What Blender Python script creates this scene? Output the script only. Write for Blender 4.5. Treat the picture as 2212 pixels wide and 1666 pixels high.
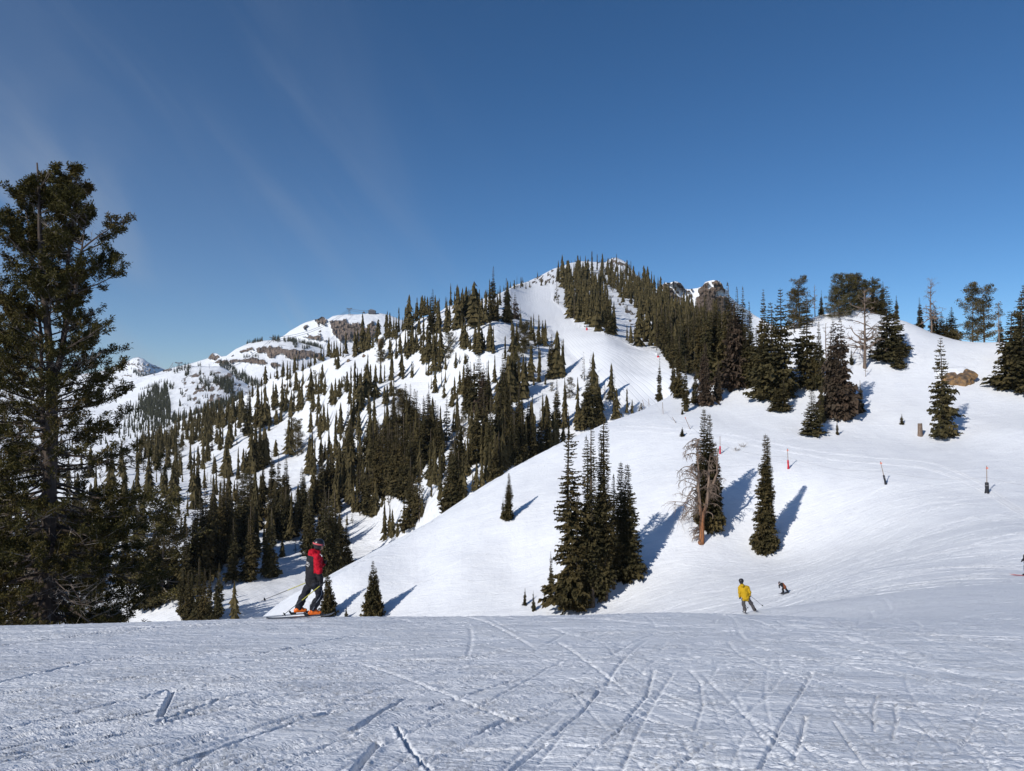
import bpy, math, random
import numpy as np
from mathutils import Vector, Matrix

scene = bpy.context.scene
for o in list(bpy.data.objects):
    bpy.data.objects.remove(o)

# ------------------------------------------------------------------ camera
FPX, CXP, CYP = 1522.0, 1106.0, 833.0          # focal length and centre for a 2212 x 1666 picture
PITCH = math.radians(1.0)
cam_d = bpy.data.cameras.new("camera")
cam = bpy.data.objects.new("camera", cam_d)
scene.collection.objects.link(cam)
cam_d.sensor_width = 36.0
cam_d.lens = 36.0 * FPX / 2212.0
cam_d.clip_start = 0.1
cam_d.clip_end = 30000.0
cam.location = (0, 0, 0)
cam.rotation_euler = (math.radians(90) + PITCH, 0, 0)
scene.camera = cam

# ------------------------------------------------------------------ light
SUN_EL, SUN_AZ = math.radians(32.0), math.radians(45.0)   # sun stands behind the camera to the left
to_sun = Vector((-math.sin(SUN_AZ) * math.cos(SUN_EL), -math.cos(SUN_AZ) * math.cos(SUN_EL), math.sin(SUN_EL)))
sun_d = bpy.data.lights.new("sun", 'SUN')
sun_d.energy = 3.8
sun_d.angle = math.radians(0.5)
sun_d.color = (1.0, 0.955, 0.89)
sun = bpy.data.objects.new("sun", sun_d)
scene.collection.objects.link(sun)
sun.rotation_euler = to_sun.to_track_quat('Z', 'Y').to_euler()

world = bpy.data.worlds.new("World")
scene.world = world
world.use_nodes = True
nt = world.node_tree
for n in list(nt.nodes):
    nt.nodes.remove(n)
wo = nt.nodes.new('ShaderNodeOutputWorld')
bg = nt.nodes.new('ShaderNodeBackground')
sky = nt.nodes.new('ShaderNodeTexSky')
sky.sky_type = 'NISHITA'
sky.sun_disc = False
sky.sun_elevation = SUN_EL
sky.sun_rotation = math.atan2(to_sun.x, to_sun.y)
sky.altitude = 3000
sky.air_density = 1.0
sky.dust_density = 0.1
sky.ozone_density = 4.0
bg.inputs['Strength'].default_value = 0.095


def W(typ, **kw):
    n = nt.nodes.new(typ)
    for k, v in kw.items():
        setattr(n, k, v)
    return n


def wl(a, b):
    nt.links.new(a, b)


def wmath(op, a, b=None, c=None, clamp=False):
    n = W('ShaderNodeMath', operation=op, use_clamp=clamp)
    for i, v in enumerate((a, b, c)):
        if v is None:
            continue
        if isinstance(v, (int, float)):
            n.inputs[i].default_value = v
        else:
            wl(v, n.inputs[i])
    return n.outputs[0]


tc = W('ShaderNodeTexCoord')
sep = W('ShaderNodeSeparateXYZ')
wl(tc.outputs['Generated'], sep.inputs[0])
# thin cirrus drawn out into slanting wisps
comb = W('ShaderNodeCombineXYZ')
wl(sep.outputs[0], comb.inputs[0]); wl(sep.outputs[2], comb.inputs[1])
mp0 = W('ShaderNodeMapping')
mp0.inputs['Rotation'].default_value = (0, 0, math.radians(56))
wl(comb.outputs[0], mp0.inputs[0])
mp = W('ShaderNodeMapping')
mp.inputs['Scale'].default_value = (1.1, 4.6, 1.0)
wl(mp0.outputs[0], mp.inputs[0])
n1 = W('ShaderNodeTexNoise')
n1.inputs['Scale'].default_value = 1.9; n1.inputs['Detail'].default_value = 6; n1.inputs['Roughness'].default_value = 0.5; n1.inputs['Distortion'].default_value = 0.9
wl(mp.outputs[0], n1.inputs['Vector'])
mr = W('ShaderNodeMapRange', interpolation_type='SMOOTHSTEP')
mr.inputs['From Min'].default_value = 0.40; mr.inputs['From Max'].default_value = 0.78
wl(n1.outputs[0], mr.inputs[0])
# the sheet of cirrus covers the western half of the sky
mside = W('ShaderNodeMapRange', interpolation_type='SMOOTHSTEP')
mside.inputs['From Min'].default_value = 0.10; mside.inputs['From Max'].default_value = -0.60
wl(sep.outputs[0], mside.inputs[0])
mlow = W('ShaderNodeMapRange', interpolation_type='SMOOTHSTEP')
mlow.inputs['From Min'].default_value = 0.50; mlow.inputs['From Max'].default_value = 0.05
mlow.inputs['To Min'].default_value = 0.25
wl(sep.outputs[2], mlow.inputs[0])
c1 = wmath('MULTIPLY', mr.outputs[0], mside.outputs[0])
c1 = wmath('MULTIPLY', c1, mlow.outputs[0])
veil = wmath('MULTIPLY', mside.outputs[0], mlow.outputs[0])
veil = wmath('MULTIPLY', veil, 0.17)
c1 = wmath('MULTIPLY_ADD', c1, 0.48, veil, clamp=True)
mix = W('ShaderNodeMix', data_type='RGBA')
hs = W('ShaderNodeHueSaturation')
hs.inputs['Saturation'].default_value = 1.17
hs.inputs['Hue'].default_value = 0.499
wl(sky.outputs[0], hs.inputs['Color'])
wl(c1, mix.inputs[0])
wl(hs.outputs[0], mix.inputs[6])
mix.inputs[7].default_value = (3.7, 4.3, 5.2, 1)
wl(mix.outputs[2], bg.inputs['Color'])
wl(bg.outputs[0], wo.inputs['Surface'])

scene.view_settings.view_transform = 'Standard'
scene.view_settings.look = 'None'
scene.view_settings.exposure = 0.05
scene.view_settings.gamma = 1.0
scene.view_settings.use_curve_mapping = False
scene.render.engine = 'CYCLES'
scene.cycles.max_bounces = 5
scene.cycles.diffuse_bounces = 3

# ------------------------------------------------------------------ helpers
cP, sP = math.cos(PITCH), math.sin(PITCH)
col = scene.collection


def ray(px, py):
    cx = (px - CXP) / FPX
    cy = (CYP - py) / FPX
    dy = cP - sP * cy
    return cx / dy, (sP + cP * cy) / dy


def at(px, py, Y):
    a, b = ray(px, py)
    return a * Y, Y + 0 * a, b * Y


_rs = np.random.RandomState(7)
_tab = _rs.rand(256, 256).astype(np.float32)


def vnoise(x, y, seed=0):
    x = np.asarray(x, dtype=np.float64) + seed * 17.31
    y = np.asarray(y, dtype=np.float64) + seed * 5.77
    xi = np.floor(x).astype(np.int64); yi = np.floor(y).astype(np.int64)
    fx = x - xi; fy = y - yi
    fx = fx * fx * (3 - 2 * fx); fy = fy * fy * (3 - 2 * fy)
    a = _tab[xi & 255, yi & 255]; b = _tab[(xi + 1) & 255, yi & 255]
    c = _tab[xi & 255, (yi + 1) & 255]; d = _tab[(xi + 1) & 255, (yi + 1) & 255]
    return (a * (1 - fx) + b * fx) * (1 - fy) + (c * (1 - fx) + d * fx) * fy - 0.5


def fbm(x, y, o=4, seed=0, g=0.5):
    s = 0; a = 1.0
    for i in range(o):
        s = s + a * vnoise(x * 2 ** i, y * 2 ** i, seed + i)
        a *= g
    return s


class TPS:
    """smooth surface through scattered points"""
    def __init__(self, pts, vals, scale, lam=1e-4):
        self.p = np.array(pts, dtype=float) / scale
        self.s = scale
        n = len(self.p)
        K = self.k(self.p, self.p) + lam * np.eye(n)
        Pm = np.hstack([np.ones((n, 1)), self.p])
        A = np.zeros((n + 3, n + 3))
        A[:n, :n] = K; A[:n, n:] = Pm; A[n:, :n] = Pm.T
        b = np.zeros(n + 3); b[:n] = vals
        self.w = np.linalg.solve(A, b)

    def k(self, a, b):
        d2 = ((a[:, None, :] - b[None, :, :]) ** 2).sum(-1)
        return 0.5 * d2 * np.log(d2 + 1e-12)

    def __call__(self, x, y):
        x = np.asarray(x, dtype=float); y = np.asarray(y, dtype=float)
        sh = np.broadcast(x, y).shape
        q = np.stack([np.broadcast_to(x, sh).ravel(), np.broadcast_to(y, sh).ravel()], 1) / self.s
        out = np.empty(len(q))
        for i in range(0, len(q), 40000):
            c = q[i:i + 40000]
            out[i:i + 40000] = self.k(c, self.p) @ self.w[:-3] + self.w[-3] + c @ self.w[-2:]
        return out.reshape(sh)


def mesh_np(name, verts, faces, mats=(), fmat=None, smooth=False):
    """faces: array (n,3) or (n,4)"""
    me = bpy.data.meshes.new(name)
    verts = np.asarray(verts, dtype=np.float32); faces = np.asarray(faces, dtype=np.int32)
    k = faces.shape[1]
    me.vertices.add(len(verts)); me.vertices.foreach_set('co', verts.ravel())
    me.loops.add(faces.size); me.loops.foreach_set('vertex_index', faces.ravel())
    me.polygons.add(len(faces))
    me.polygons.foreach_set('loop_start', np.arange(0, faces.size, k, dtype=np.int32))
    try:
        me.polygons.foreach_set('loop_total', np.full(len(faces), k, dtype=np.int32))
    except Exception:
        pass
    for m in mats:
        me.materials.append(m)
    if fmat is not None:
        me.polygons.foreach_set('material_index', np.asarray(fmat, dtype=np.int32))
    me.polygons.foreach_set('use_smooth', np.full(len(faces), smooth))
    me.update(calc_edges=True)
    return me


def link(name, me, parent=None, loc=None):
    o = bpy.data.objects.new(name, me)
    col.objects.link(o)
    if parent is not None:
        o.parent = parent
    if loc is not None:
        o.location = loc
    return o


def tag(o, label=None, cat=None, group=None, kind=None):
    if label: o['label'] = label
    if cat: o['category'] = cat
    if group: o['group'] = group
    if kind: o['kind'] = kind
    return o


def thing(name, label, cat, loc=(0, 0, 0), rz=0.0, group=None):
    o = bpy.data.objects.new(name, None)
    o.empty_display_size = 0.2
    col.objects.link(o)
    o.location = loc; o.rotation_euler = (0, 0, rz)
    return tag(o, label, cat, group)


class MB:
    """collects simple shapes into one mesh"""
    def __init__(self):
        self.v = []; self.f = []

    def add(self, vs, fs):
        b = len(self.v)
        self.v += [tuple(p) for p in vs]
        self.f += [tuple(i + b for i in f) for f in fs]

    def box(self, c, s, rz=0.0, M=None):
        M = M or Matrix.Translation(Vector(c)) @ Matrix.Rotation(rz, 4, 'Z')
        vs = [M @ Vector((x * s[0] / 2, y * s[1] / 2, z * s[2] / 2)) for x in (-1, 1) for y in (-1, 1) for z in (-1, 1)]
        self.add(vs, [(0, 1, 3, 2), (4, 6, 7, 5), (0, 4, 5, 1), (2, 3, 7, 6), (0, 2, 6, 4), (1, 5, 7, 3)])

    def tube(self, pts, rads, n=6, cap=True):
        pts = [Vector(p) for p in pts]
        vs = []
        ref = Vector((0.13, 0.21, 0.97))
        for i, p in enumerate(pts):
            t = (pts[min(i + 1, len(pts) - 1)] - pts[max(i - 1, 0)])
            if t.length < 1e-9: t = Vector((0, 0, 1))
            t.normalize()
            r = ref if abs(t.dot(ref)) < 0.95 else Vector((1, 0, 0))
            a = t.cross(r).normalized(); b = t.cross(a)
            rr = rads[i] if hasattr(rads, '__len__') else rads
            for k in range(n):
                an = 2 * math.pi * k / n
                vs.append(p + (a * math.cos(an) + b * math.sin(an)) * rr)
        fs = []
        for i in range(len(pts) - 1):
            for k in range(n):
                k2 = (k + 1) % n
                fs.append((i * n + k, i * n + k2, (i + 1) * n + k2, (i + 1) * n + k))
        if cap:
            fs.append(tuple(range(n - 1, -1, -1)))
            fs.append(tuple(range((len(pts) - 1) * n, len(pts) * n)))
        self.add(vs, fs)

    def ball(self, c, r, nu=10, nv=7):
        r = (r, r, r) if not hasattr(r, '__len__') else r
        vs = [(c[0], c[1], c[2] - r[2])]
        for i in range(1, nv):
            th = -math.pi / 2 + math.pi * i / nv
            for k in range(nu):
                a = 2 * math.pi * k / nu
                vs.append((c[0] + r[0] * math.cos(th) * math.cos(a), c[1] + r[1] * math.cos(th) * math.sin(a), c[2] + r[2] * math.sin(th)))
        vs.append((c[0], c[1], c[2] + r[2]))
        fs = []
        for k in range(nu):
            fs.append((0, 1 + (k + 1) % nu, 1 + k))
        for i in range(nv - 2):
            for k in range(nu):
                a = 1 + i * nu + k; b = 1 + i * nu + (k + 1) % nu
                fs.append((a, b, b + nu, a + nu))
        L = len(vs) - 1
        for k in range(nu):
            fs.append((L, 1 + (nv - 2) * nu + k, 1 + (nv - 2) * nu + (k + 1) % nu))
        self.add(vs, fs)

    def mesh(self, name, mat, smooth=False):
        me = bpy.data.meshes.new(name)
        me.from_pydata([tuple(v) for v in self.v], [], self.f)
        for m in (mat if isinstance(mat, (list, tuple)) else [mat]):
            me.materials.append(m)
        if smooth:
            for p in me.polygons: p.use_smooth = True
        me.update()
        return me

    def build(self, name, mat, parent=None, loc=None, smooth=False):
        return link(name, self.mesh(name, mat, smooth), parent, loc)


# ------------------------------------------------------------------ materials
class Mat:
    def __init__(self, name, rough=0.8, spec=0.3):
        self.m = bpy.data.materials.new(name)
        self.m.use_nodes = True
        self.t = self.m.node_tree
        self.b = self.t.nodes['Principled BSDF']
        self.b.inputs['Roughness'].default_value = rough
        self.b.inputs['Specular IOR Level'].default_value = spec

    def n(self, typ, **kw):
        nd = self.t.nodes.new(typ)
        for k, v in kw.items():
            if k.startswith('i_'):
                nd.inputs[k[2:].replace('_', ' ')].default_value = v
            else:
                setattr(nd, k, v)
        return nd

    def l(self, a, b):
        self.t.links.new(a, b)

    def math(self, op, a, b=None, c=None, clamp=False):
        n = self.n('ShaderNodeMath', operation=op, use_clamp=clamp)
        for i, v in enumerate((a, b, c)):
            if v is None: continue
            if isinstance(v, (int, float)): n.inputs[i].default_value = v
            else: self.l(v, n.inputs[i])
        return n.outputs[0]

    def coord(self, scale=(1, 1, 1), rot=(0, 0, 0), kind='Object'):
        tc = self.n('ShaderNodeTexCoord'); mp = self.n('ShaderNodeMapping')
        mp.inputs['Scale'].default_value = scale
        if any(rot):
            m0 = self.n('ShaderNodeMapping'); m0.inputs['Rotation'].default_value = rot
            self.l(tc.outputs[kind], m0.inputs[0]); self.l(m0.outputs[0], mp.inputs[0])
        else:
            self.l(tc.outputs[kind], mp.inputs[0])
        return mp.outputs[0]

    def noise(self, vec, scale, detail=4, rough=0.5, dist=0.0):
        n = self.n('ShaderNodeTexNoise')
        n.inputs['Scale'].default_value = scale; n.inputs['Detail'].default_value = detail
        n.inputs['Roughness'].default_value = rough; n.inputs['Distortion'].default_value = dist
        self.l(vec, n.inputs['Vector'])
        return n.outputs[0]

    def ramp(self, fac, stops):
        r = self.n('ShaderNodeValToRGB')
        while len(r.color_ramp.elements) < len(stops): r.color_ramp.elements.new(0.5)
        for e, (p, c) in zip(r.color_ramp.elements, stops):
            e.position = p; e.color = (c[0], c[1], c[2], 1)
        self.l(fac, r.inputs[0])
        return r.outputs[0]

    def mix(self, fac, a, b):
        n = self.n('ShaderNodeMix', data_type='RGBA')
        for i, v in ((0, fac), (6, a), (7, b)):
            if isinstance(v, (int, float)): n.inputs[i].default_value = v
            elif isinstance(v, tuple): n.inputs[i].default_value = (v[0], v[1], v[2], 1)
            else: self.l(v, n.inputs[i])
        return n.outputs[2]

    def bump(self, h, dist, strength=1.0, prev=None):
        b = self.n('ShaderNodeBump')
        b.inputs['Distance'].default_value = dist; b.inputs['Strength'].default_value = strength
        self.l(h, b.inputs['Height'])
        if prev is not None: self.l(prev, b.inputs['Normal'])
        return b.outputs[0]

    def smooth(self, v, a, b, lo=0.0, hi=1.0):
        n = self.n('ShaderNodeMapRange', interpolation_type='SMOOTHSTEP')
        n.inputs['From Min'].default_value = a; n.inputs['From Max'].default_value = b
        n.inputs['To Min'].default_value = lo; n.inputs['To Max'].default_value = hi
        self.l(v, n.inputs[0])
        return n.outputs[0]

    def attr(self, name):
        a = self.n('ShaderNodeAttribute', attribute_name=name)
        return a.outputs['Fac']

    def col(self, c):
        if isinstance(c, tuple): self.b.inputs['Base Color'].default_value = (c[0], c[1], c[2], 1)
        else: self.l(c, self.b.inputs['Base Color'])

    def nor(self, s):
        self.l(s, self.b.inputs['Normal'])


def plain(name, c, rough=0.7, spec=0.3, nscale=8.0, var=0.25, bump=0.0):
    m = Mat(name, rough, spec)
    v = m.coord()
    f = m.noise(v, nscale, 4, 0.6)
    a = tuple(x * (1 - var) for x in c); b = tuple(min(1, x * (1 + var)) for x in c)
    m.col(m.mix(f, a, b))
    if bump: m.nor(m.bump(f, bump))
    return m.m


SNOW = (0.84, 0.86, 0.89)
SNOW2 = (0.79, 0.81, 0.85)


def snow_near():
    m = Mat('trodden_snow', 0.55, 0.25)
    v = m.coord()
    f = m.noise(v, 0.35, 4, 0.6)
    c = m.mix(m.smooth(f, 0.35, 0.7), SNOW, SNOW2)
    m.col(c)
    grain = m.noise(v, 34.0, 4, 0.7)
    clump = m.noise(v, 19.0, 5, 0.75, 0.4)
    patch = m.smooth(m.noise(v, 0.9, 3, 0.6), 0.40, 0.62)
    h1 = m.math('MULTIPLY', m.smooth(clump, 0.5, 0.78), patch)
    vs = m.coord((0.5, 7.0, 1.0), (0, 0, math.radians(-24)))
    st = m.noise(vs, 1.6, 5, 0.65, 0.3)
    vs2 = m.coord((0.07, 1.3, 0.3), (0, 0, math.radians(6)))
    st2 = m.noise(vs2, 1.0, 6, 0.7, 0.5)
    n = m.bump(st2, 0.20, 0.5)
    n = m.bump(m.noise(v, 0.9, 6, 0.7, 0.3), 0.17, 0.6, n)
    n = m.bump(m.noise(m.coord((0.35, 3.2, 0.5), (0, 0, math.radians(14))), 1.0, 6, 0.72, 0.6), 0.09, 0.7, n)
    n = m.bump(st, 0.016, 0.6, n)
    n = m.bump(h1, 0.017, 1.0, n)
    n = m.bump(grain, 0.009, 1.0, n)
    m.nor(n)
    return m.m


def snow_far():
    """skied mountain snow: groomed lanes from the lane attribute, moguls and tracks elsewhere"""
    m = Mat('mountain_snow', 0.6, 0.2)
    v = m.coord()
    rock = m.attr('rock')
    lane = m.attr('lane'); lm = m.attr('lane_mask')
    mog = m.noise(v, 0.16, 5, 0.62, 0.2)
    vs = m.coord((0.05, 0.5, 0.5), (0, 0, math.radians(35)))
    trk = m.noise(vs, 1.0, 5, 0.7, 0.8)
    nm = m.math('SUBTRACT', 1.0, lm)
    h = m.math('ADD', m.math('MULTIPLY', mog, 1.0), m.math('MULTIPLY', trk, 0.7))
    h = m.math('MULTIPLY', h, nm)
    n = m.bump(h, 1.5, 0.75)
    jit = m.math('MULTIPLY_ADD', m.noise(v, 0.02, 2, 0.5), 0.08, lane)
    w = m.math('FRACT', m.math('MULTIPLY', jit, 19.0))
    w = m.math('ABSOLUTE', m.math('SUBTRACT', w, 0.5))
    g = m.smooth(w, 0.0, 0.13)
    g = m.math('MULTIPLY', g, m.smooth(m.noise(m.coord((0.02, 0.02, 0.02)), 1.0, 3, 0.6), 0.3, 0.55, 0.45, 1.0))
    g = m.math('MULTIPLY', g, lm)
    n = m.bump(g, 0.14, 0.7, n)
    # rock where the mask says so, broken by its own noise, with snow caught on ledges
    rn = m.noise(m.coord((1, 1, 0.55)), 0.09, 6, 0.7, 0.4)
    r = m.math('MULTIPLY_ADD', m.math('SUBTRACT', rn, 0.5), 1.6, rock)
    rm = m.smooth(r, 0.44, 0.56)
    rc = m.ramp(m.noise(m.coord((1, 1, 0.4)), 0.12, 7, 0.72, 0.6), [(0.3, (0.075, 0.06, 0.05)), (0.5, (0.19, 0.15, 0.115)), (0.72, (0.31, 0.235, 0.165))])
    m.col(m.mix(rm, m.mix(m.noise(v, 0.05, 3, 0.5), SNOW, (0.82, 0.835, 0.86)), rc))
    n = m.bump(m.math('MULTIPLY', m.noise(m.coord((1, 1, 0.6)), 0.25, 8, 0.75, 0.5), rm), 4.0, 0.8, n)
    m.nor(n)
    return m.m


def snow_hills():
    m = Mat('far_snow', 0.6, 0.2)
    v = m.coord()
    rock = m.attr('rock')
    rn = m.noise(m.coord((1, 1, 2.6)), 0.02, 7, 0.78, 0.6)
    r = m.math('MULTIPLY_ADD', m.math('SUBTRACT', rn, 0.5), 2.9, m.math('MULTIPLY', rock, 0.92))
    rm = m.smooth(r, 0.45, 0.55)
    rc = m.ramp(m.noise(m.coord((1, 1, 0.5)), 0.02, 7, 0.7, 0.7), [(0.3, (0.12, 0.095, 0.08)), (0.5, (0.27, 0.205, 0.16)), (0.72, (0.40, 0.30, 0.22))])
    m.col(m.mix(rm, SNOW, rc))
    n = m.bump(m.noise(v, 0.02, 7, 0.62, 0.3), 14.0, 0.7)
    n = m.bump(m.math('MULTIPLY', m.noise(m.coord((1, 1, 0.5)), 0.035, 8, 0.75, 0.6), rm), 22.0, 0.9, n)
    m.nor(n)
    return m.m


def foliage(name, a, b, tipc):
    m = Mat(name, 0.75, 0.12)
    oi = m.n('ShaderNodeObjectInfo')
    v = m.coord()
    f = m.noise(v, 9.0, 3, 0.6)
    c = m.mix(m.smooth(f, 0.35, 0.7), a, b)
    c = m.mix(m.math('MULTIPLY', oi.outputs['Random'], 0.55), c, tipc)
    ge = m.n('ShaderNodeNewGeometry')
    wn = m.noise(ge.outputs['Position'], 0.33, 2, 0.6)
    c = m.mix(m.smooth(wn, 0.50, 0.66, 0.0, 0.6), c, tuple(x * 0.48 for x in a))
    c = m.mix(m.smooth(wn, 0.46, 0.34, 0.0, 0.45), c, tuple(x * 1.25 for x in b))
    m.col(c)
    return m.m


def bark(name, a, b, sc=3.0):
    m = Mat(name, 0.9, 0.1)
    v = m.coord((1, 1, 0.18))
    f = m.noise(v, sc, 6, 0.7, 0.5)
    m.col(m.mix(m.smooth(f, 0.35, 0.65), a, b))
    m.nor(m.bump(f, 0.05))
    return m.m


M_SNOW = snow_near()
M_SNOWF = snow_far()
M_HILL = snow_hills()
M_FIR = foliage('fir_needles', (0.054, 0.045, 0.019), (0.108, 0.080, 0.032), (0.052, 0.052, 0.026))
M_FIR_RED = foliage('dying_needles', (0.055, 0.040, 0.028), (0.088, 0.058, 0.040), (0.065, 0.052, 0.034))
M_PINE = foliage('pine_needles', (0.062, 0.058, 0.018), (0.115, 0.092, 0.030), (0.10, 0.062, 0.024))
M_BARK = bark('fir_bark', (0.09, 0.07, 0.055), (0.17, 0.135, 0.105))
M_BARK_D = bark('pine_bark', (0.055, 0.042, 0.034), (0.12, 0.095, 0.08), 2.0)
M_GREY = bark('grey_limbs', (0.20, 0.17, 0.14), (0.33, 0.29, 0.25), 4.0)
M_SNAG = bark('weathered_orange_wood', (0.10, 0.065, 0.042), (0.34, 0.15, 0.065), 22.0)
_m = Mat('old_trunk_wood', 0.9, 0.1)
_vv = _m.coord((1, 1, 0.12)); _ff = _m.noise(_vv, 40.0, 6, 0.7, 0.4)
_sp = _m.n('ShaderNodeSeparateXYZ'); _tc = _m.n('ShaderNodeTexCoord'); _m.l(_tc.outputs['Object'], _sp.inputs[0])
_k = _m.smooth(_m.math('MULTIPLY_ADD', _ff, 0.35, _sp.outputs[2]), 0.36, 0.62)
_m.col(_m.mix(_k, _m.mix(_m.smooth(_ff, 0.38, 0.6), (0.10, 0.06, 0.04), (0.36, 0.15, 0.065)), _m.mix(_m.smooth(_ff, 0.38, 0.6), (0.09, 0.07, 0.055), (0.25, 0.18, 0.135))))
_m.nor(_m.bump(_ff, 0.012))
M_SNAG = _m.m
M_SNAGG = bark('weathered_grey_wood', (0.12, 0.09, 0.07), (0.27, 0.20, 0.155), 12.0)
# ------------------------------------------------------------------ tree builders (height 1, scaled when placed)
def unit(a):
    return a / (np.linalg.norm(a, axis=1, keepdims=True) + 1e-9)


def kites(P, D, L, Wd, roll, sag, rs):
    """one leafy spray per row: a bent kite from P along D"""
    up = np.tile(np.array([0, 0, 1.0]), (len(P), 1))
    side = unit(np.cross(D, up) + 1e-6)
    nrm = np.cross(side, D)
    s = side * np.cos(roll)[:, None] + nrm * np.sin(roll)[:, None]
    L = L[:, None]; Wd = Wd[:, None]; sag = sag[:, None]
    a = P
    b = P + D * L * 0.55 + s * Wd
    c = P + D * L - up * sag * L
    d = P + D * L * 0.5 - s * Wd
    v = np.stack([a, b, c, d], 1).reshape(-1, 3)
    f = np.arange(len(P) * 4).reshape(-1, 4)
    return v, f


def fir_crown(seed, R=0.14, nw=30, nb=9, ns=3, lo=0.05, spike=1.0, sprig=1.0, gap=0.0, droop=0.45, notch=0.25):
    rs = np.random.RandomState(seed)
    P, D, L, Wd, ro, sg = [], [], [], [], [], []
    t = lo + (0.992 - lo) * (np.arange(nw) + rs.rand(nw) * 0.6) / nw
    ph = rs.rand() * 9
    for ti in t:
        k = max(4, int(nb * (0.55 + 0.6 * (1 - ti))))
        prof = 0.05 + 0.95 * (1 - ti) ** spike
        if ti < lo + 0.08: prof *= 0.65 + 0.35 * (ti - lo) / 0.08
        lump = 1 + notch * math.sin(ti * 23 + ph) * math.sin(ti * 9.1 + 2 * ph)
        an = rs.rand() * 6.28 + 2 * np.pi * np.arange(k) / k + rs.randn(k) * 0.25
        asym = 1 + 0.18 * np.cos(an - ph - ti * 3)
        ln = R * prof * lump * asym * (0.72 + 0.5 * rs.rand(k))
        if gap: ln[rs.rand(k) < gap] *= 0.35
        sl = -droop * (0.5 + 0.8 * (1 - ti)) + 0.35 * max(0, ti - 0.8) / 0.2 + rs.randn(k) * 0.12
        for j in range(k):
            if ln[j] < R * 0.03: ln[j] = R * 0.03
            s = (np.arange(ns) + 0.3 + 0.6 * rs.rand(ns)) / ns
            s = 0.12 + 0.80 * s
            ca, sa = math.cos(an[j]), math.sin(an[j])
            z = ti + ln[j] * (sl[j] * s + 0.30 * s ** 2)
            P.append(np.stack([ca * s * ln[j], sa * s * ln[j], z], 1))
            dev = rs.randn(ns) * 0.55 + np.where(np.arange(ns) % 2, 0.5, -0.5) * (1 - s)
            D.append(np.stack([np.cos(an[j] + dev), np.sin(an[j] + dev), sl[j] * 0.8 + 0.3 * s + rs.randn(ns) * 0.22], 1))
            l = ln[j] * (0.62 - 0.22 * s) * (0.7 + 0.6 * rs.rand(ns)) * sprig * (1.25 if ns <= 4 else (0.85 if ns < 9 else (0.55 if ns < 16 else 0.42)))
            l = np.maximum(l, R * 0.05)
            L.append(l)
            Wd.append(l * (0.30 + 0.2 * rs.rand(ns)))
            ro.append(rs.randn(ns) * 0.7)
            sg.append(0.15 + rs.rand(ns) * 0.4)
    # the leader
    P.append(np.array([[0, 0, 0.96], [0, 0, 0.955]])); D.append(np.array([[0.02, 0, 1.0], [0, 0.03, 1.0]]))
    L.append(np.array([0.045, 0.04])); Wd.append(np.array([0.004, 0.004])); ro.append(np.array([0, 1.5])); sg.append(np.zeros(2))
    P = np.concatenate(P); D = unit(np.concatenate(D))
    return kites(P, D, np.concatenate(L), np.concatenate(Wd), np.concatenate(ro), np.concatenate(sg), rs)


def trunk_mb(r0=0.012, n=6, h=0.97, segs=5, seed=0, bend=0.01):
    rs = random.Random(seed)
    m = MB()
    pts, rad = [], []
    for i in range(segs + 1):
        t = i / segs
        pts.append((math.sin(t * 3 + seed) * bend * t, math.cos(t * 2.3 + seed) * bend * t, -0.03 + t * (h + 0.03)))
        rad.append(r0 * (1 - 0.9 * t) + 0.0008)
    m.tube(pts, rad, n)
    return m


def far_fir_mesh(name, seed, red=False, **k):
    v, f = fir_crown(seed, **k)
    tm = trunk_mb(0.010, 4, 0.9, 2, seed)
    tv = np.array([tuple(p) for p in tm.v]); tf = np.array([q for q in tm.f if len(q) == 4][:8])
    base = len(v)
    V = np.concatenate([v, tv]); Fc = np.concatenate([f, tf + base])
    mi = np.concatenate([np.zeros(len(f), int), np.ones(len(tf), int)])
    return mesh_np(name, V, Fc, [M_FIR_RED if red else M_FIR, M_BARK], mi)


FAR = [far_fir_mesh('fir_tree', 100 + i, R=0.09 + 0.015 * (i % 3), nw=26, nb=9, ns=3, lo=[0.04, 0.1, 0.03, 0.07][i % 4],
                    spike=[1.0, 0.8, 1.2, 0.9][i % 4], gap=0.1, notch=0.3) for i in range(9)]
FARW = [far_fir_mesh('fir_tree', 140 + i, R=0.15, nw=22, nb=11, ns=4, lo=0.04, spike=0.8, gap=0.1) for i in range(3)]
FART = [far_fir_mesh('fir_tree', 160 + i, R=0.075, nw=22, nb=6, ns=2, lo=0.12, spike=0.7, gap=0.35) for i in range(3)]
FARR = [far_fir_mesh('dying_fir_tree', 170 + i, True, R=0.12, nw=26, nb=9, ns=3, lo=0.05, spike=0.8) for i in range(2)]
def skirt_fir(seed, R=0.12, layers=9, n=6, lo=0.05, spike=0.9):
    """cheap fir: ragged overlapping skirts of boughs"""
    rs = np.random.RandomState(seed)
    V, Fq = [], []
    for i in range(layers):
        t = lo + (1 - lo) * i / layers
        top = min(1.0, t + (1 - lo) / layers * 2.1)
        r = R * (0.08 + 0.92 * (1 - t) ** spike) * (0.85 + 0.3 * rs.rand())
        a = rs.rand() * 6.28 + 2 * np.pi * np.arange(n) / n
        for k in range(n):
            rr_ = r * (0.65 + 0.6 * rs.rand()); a1 = a[k] - 0.62; a2 = a[k] + 0.62
            z = t - 0.02 + rs.randn() * 0.012
            b = len(V)
            V += [(0, 0, top), (math.cos(a1) * rr_ * 0.62, math.sin(a1) * rr_ * 0.62, z + 0.012), (math.cos(a[k]) * rr_, math.sin(a[k]) * rr_, z - 0.01), (math.cos(a2) * rr_ * 0.62, math.sin(a2) * rr_ * 0.62, z + 0.012)]
            Fq.append((b, b + 1, b + 2, b + 3))
    return np.array(V), np.array(Fq)


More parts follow.
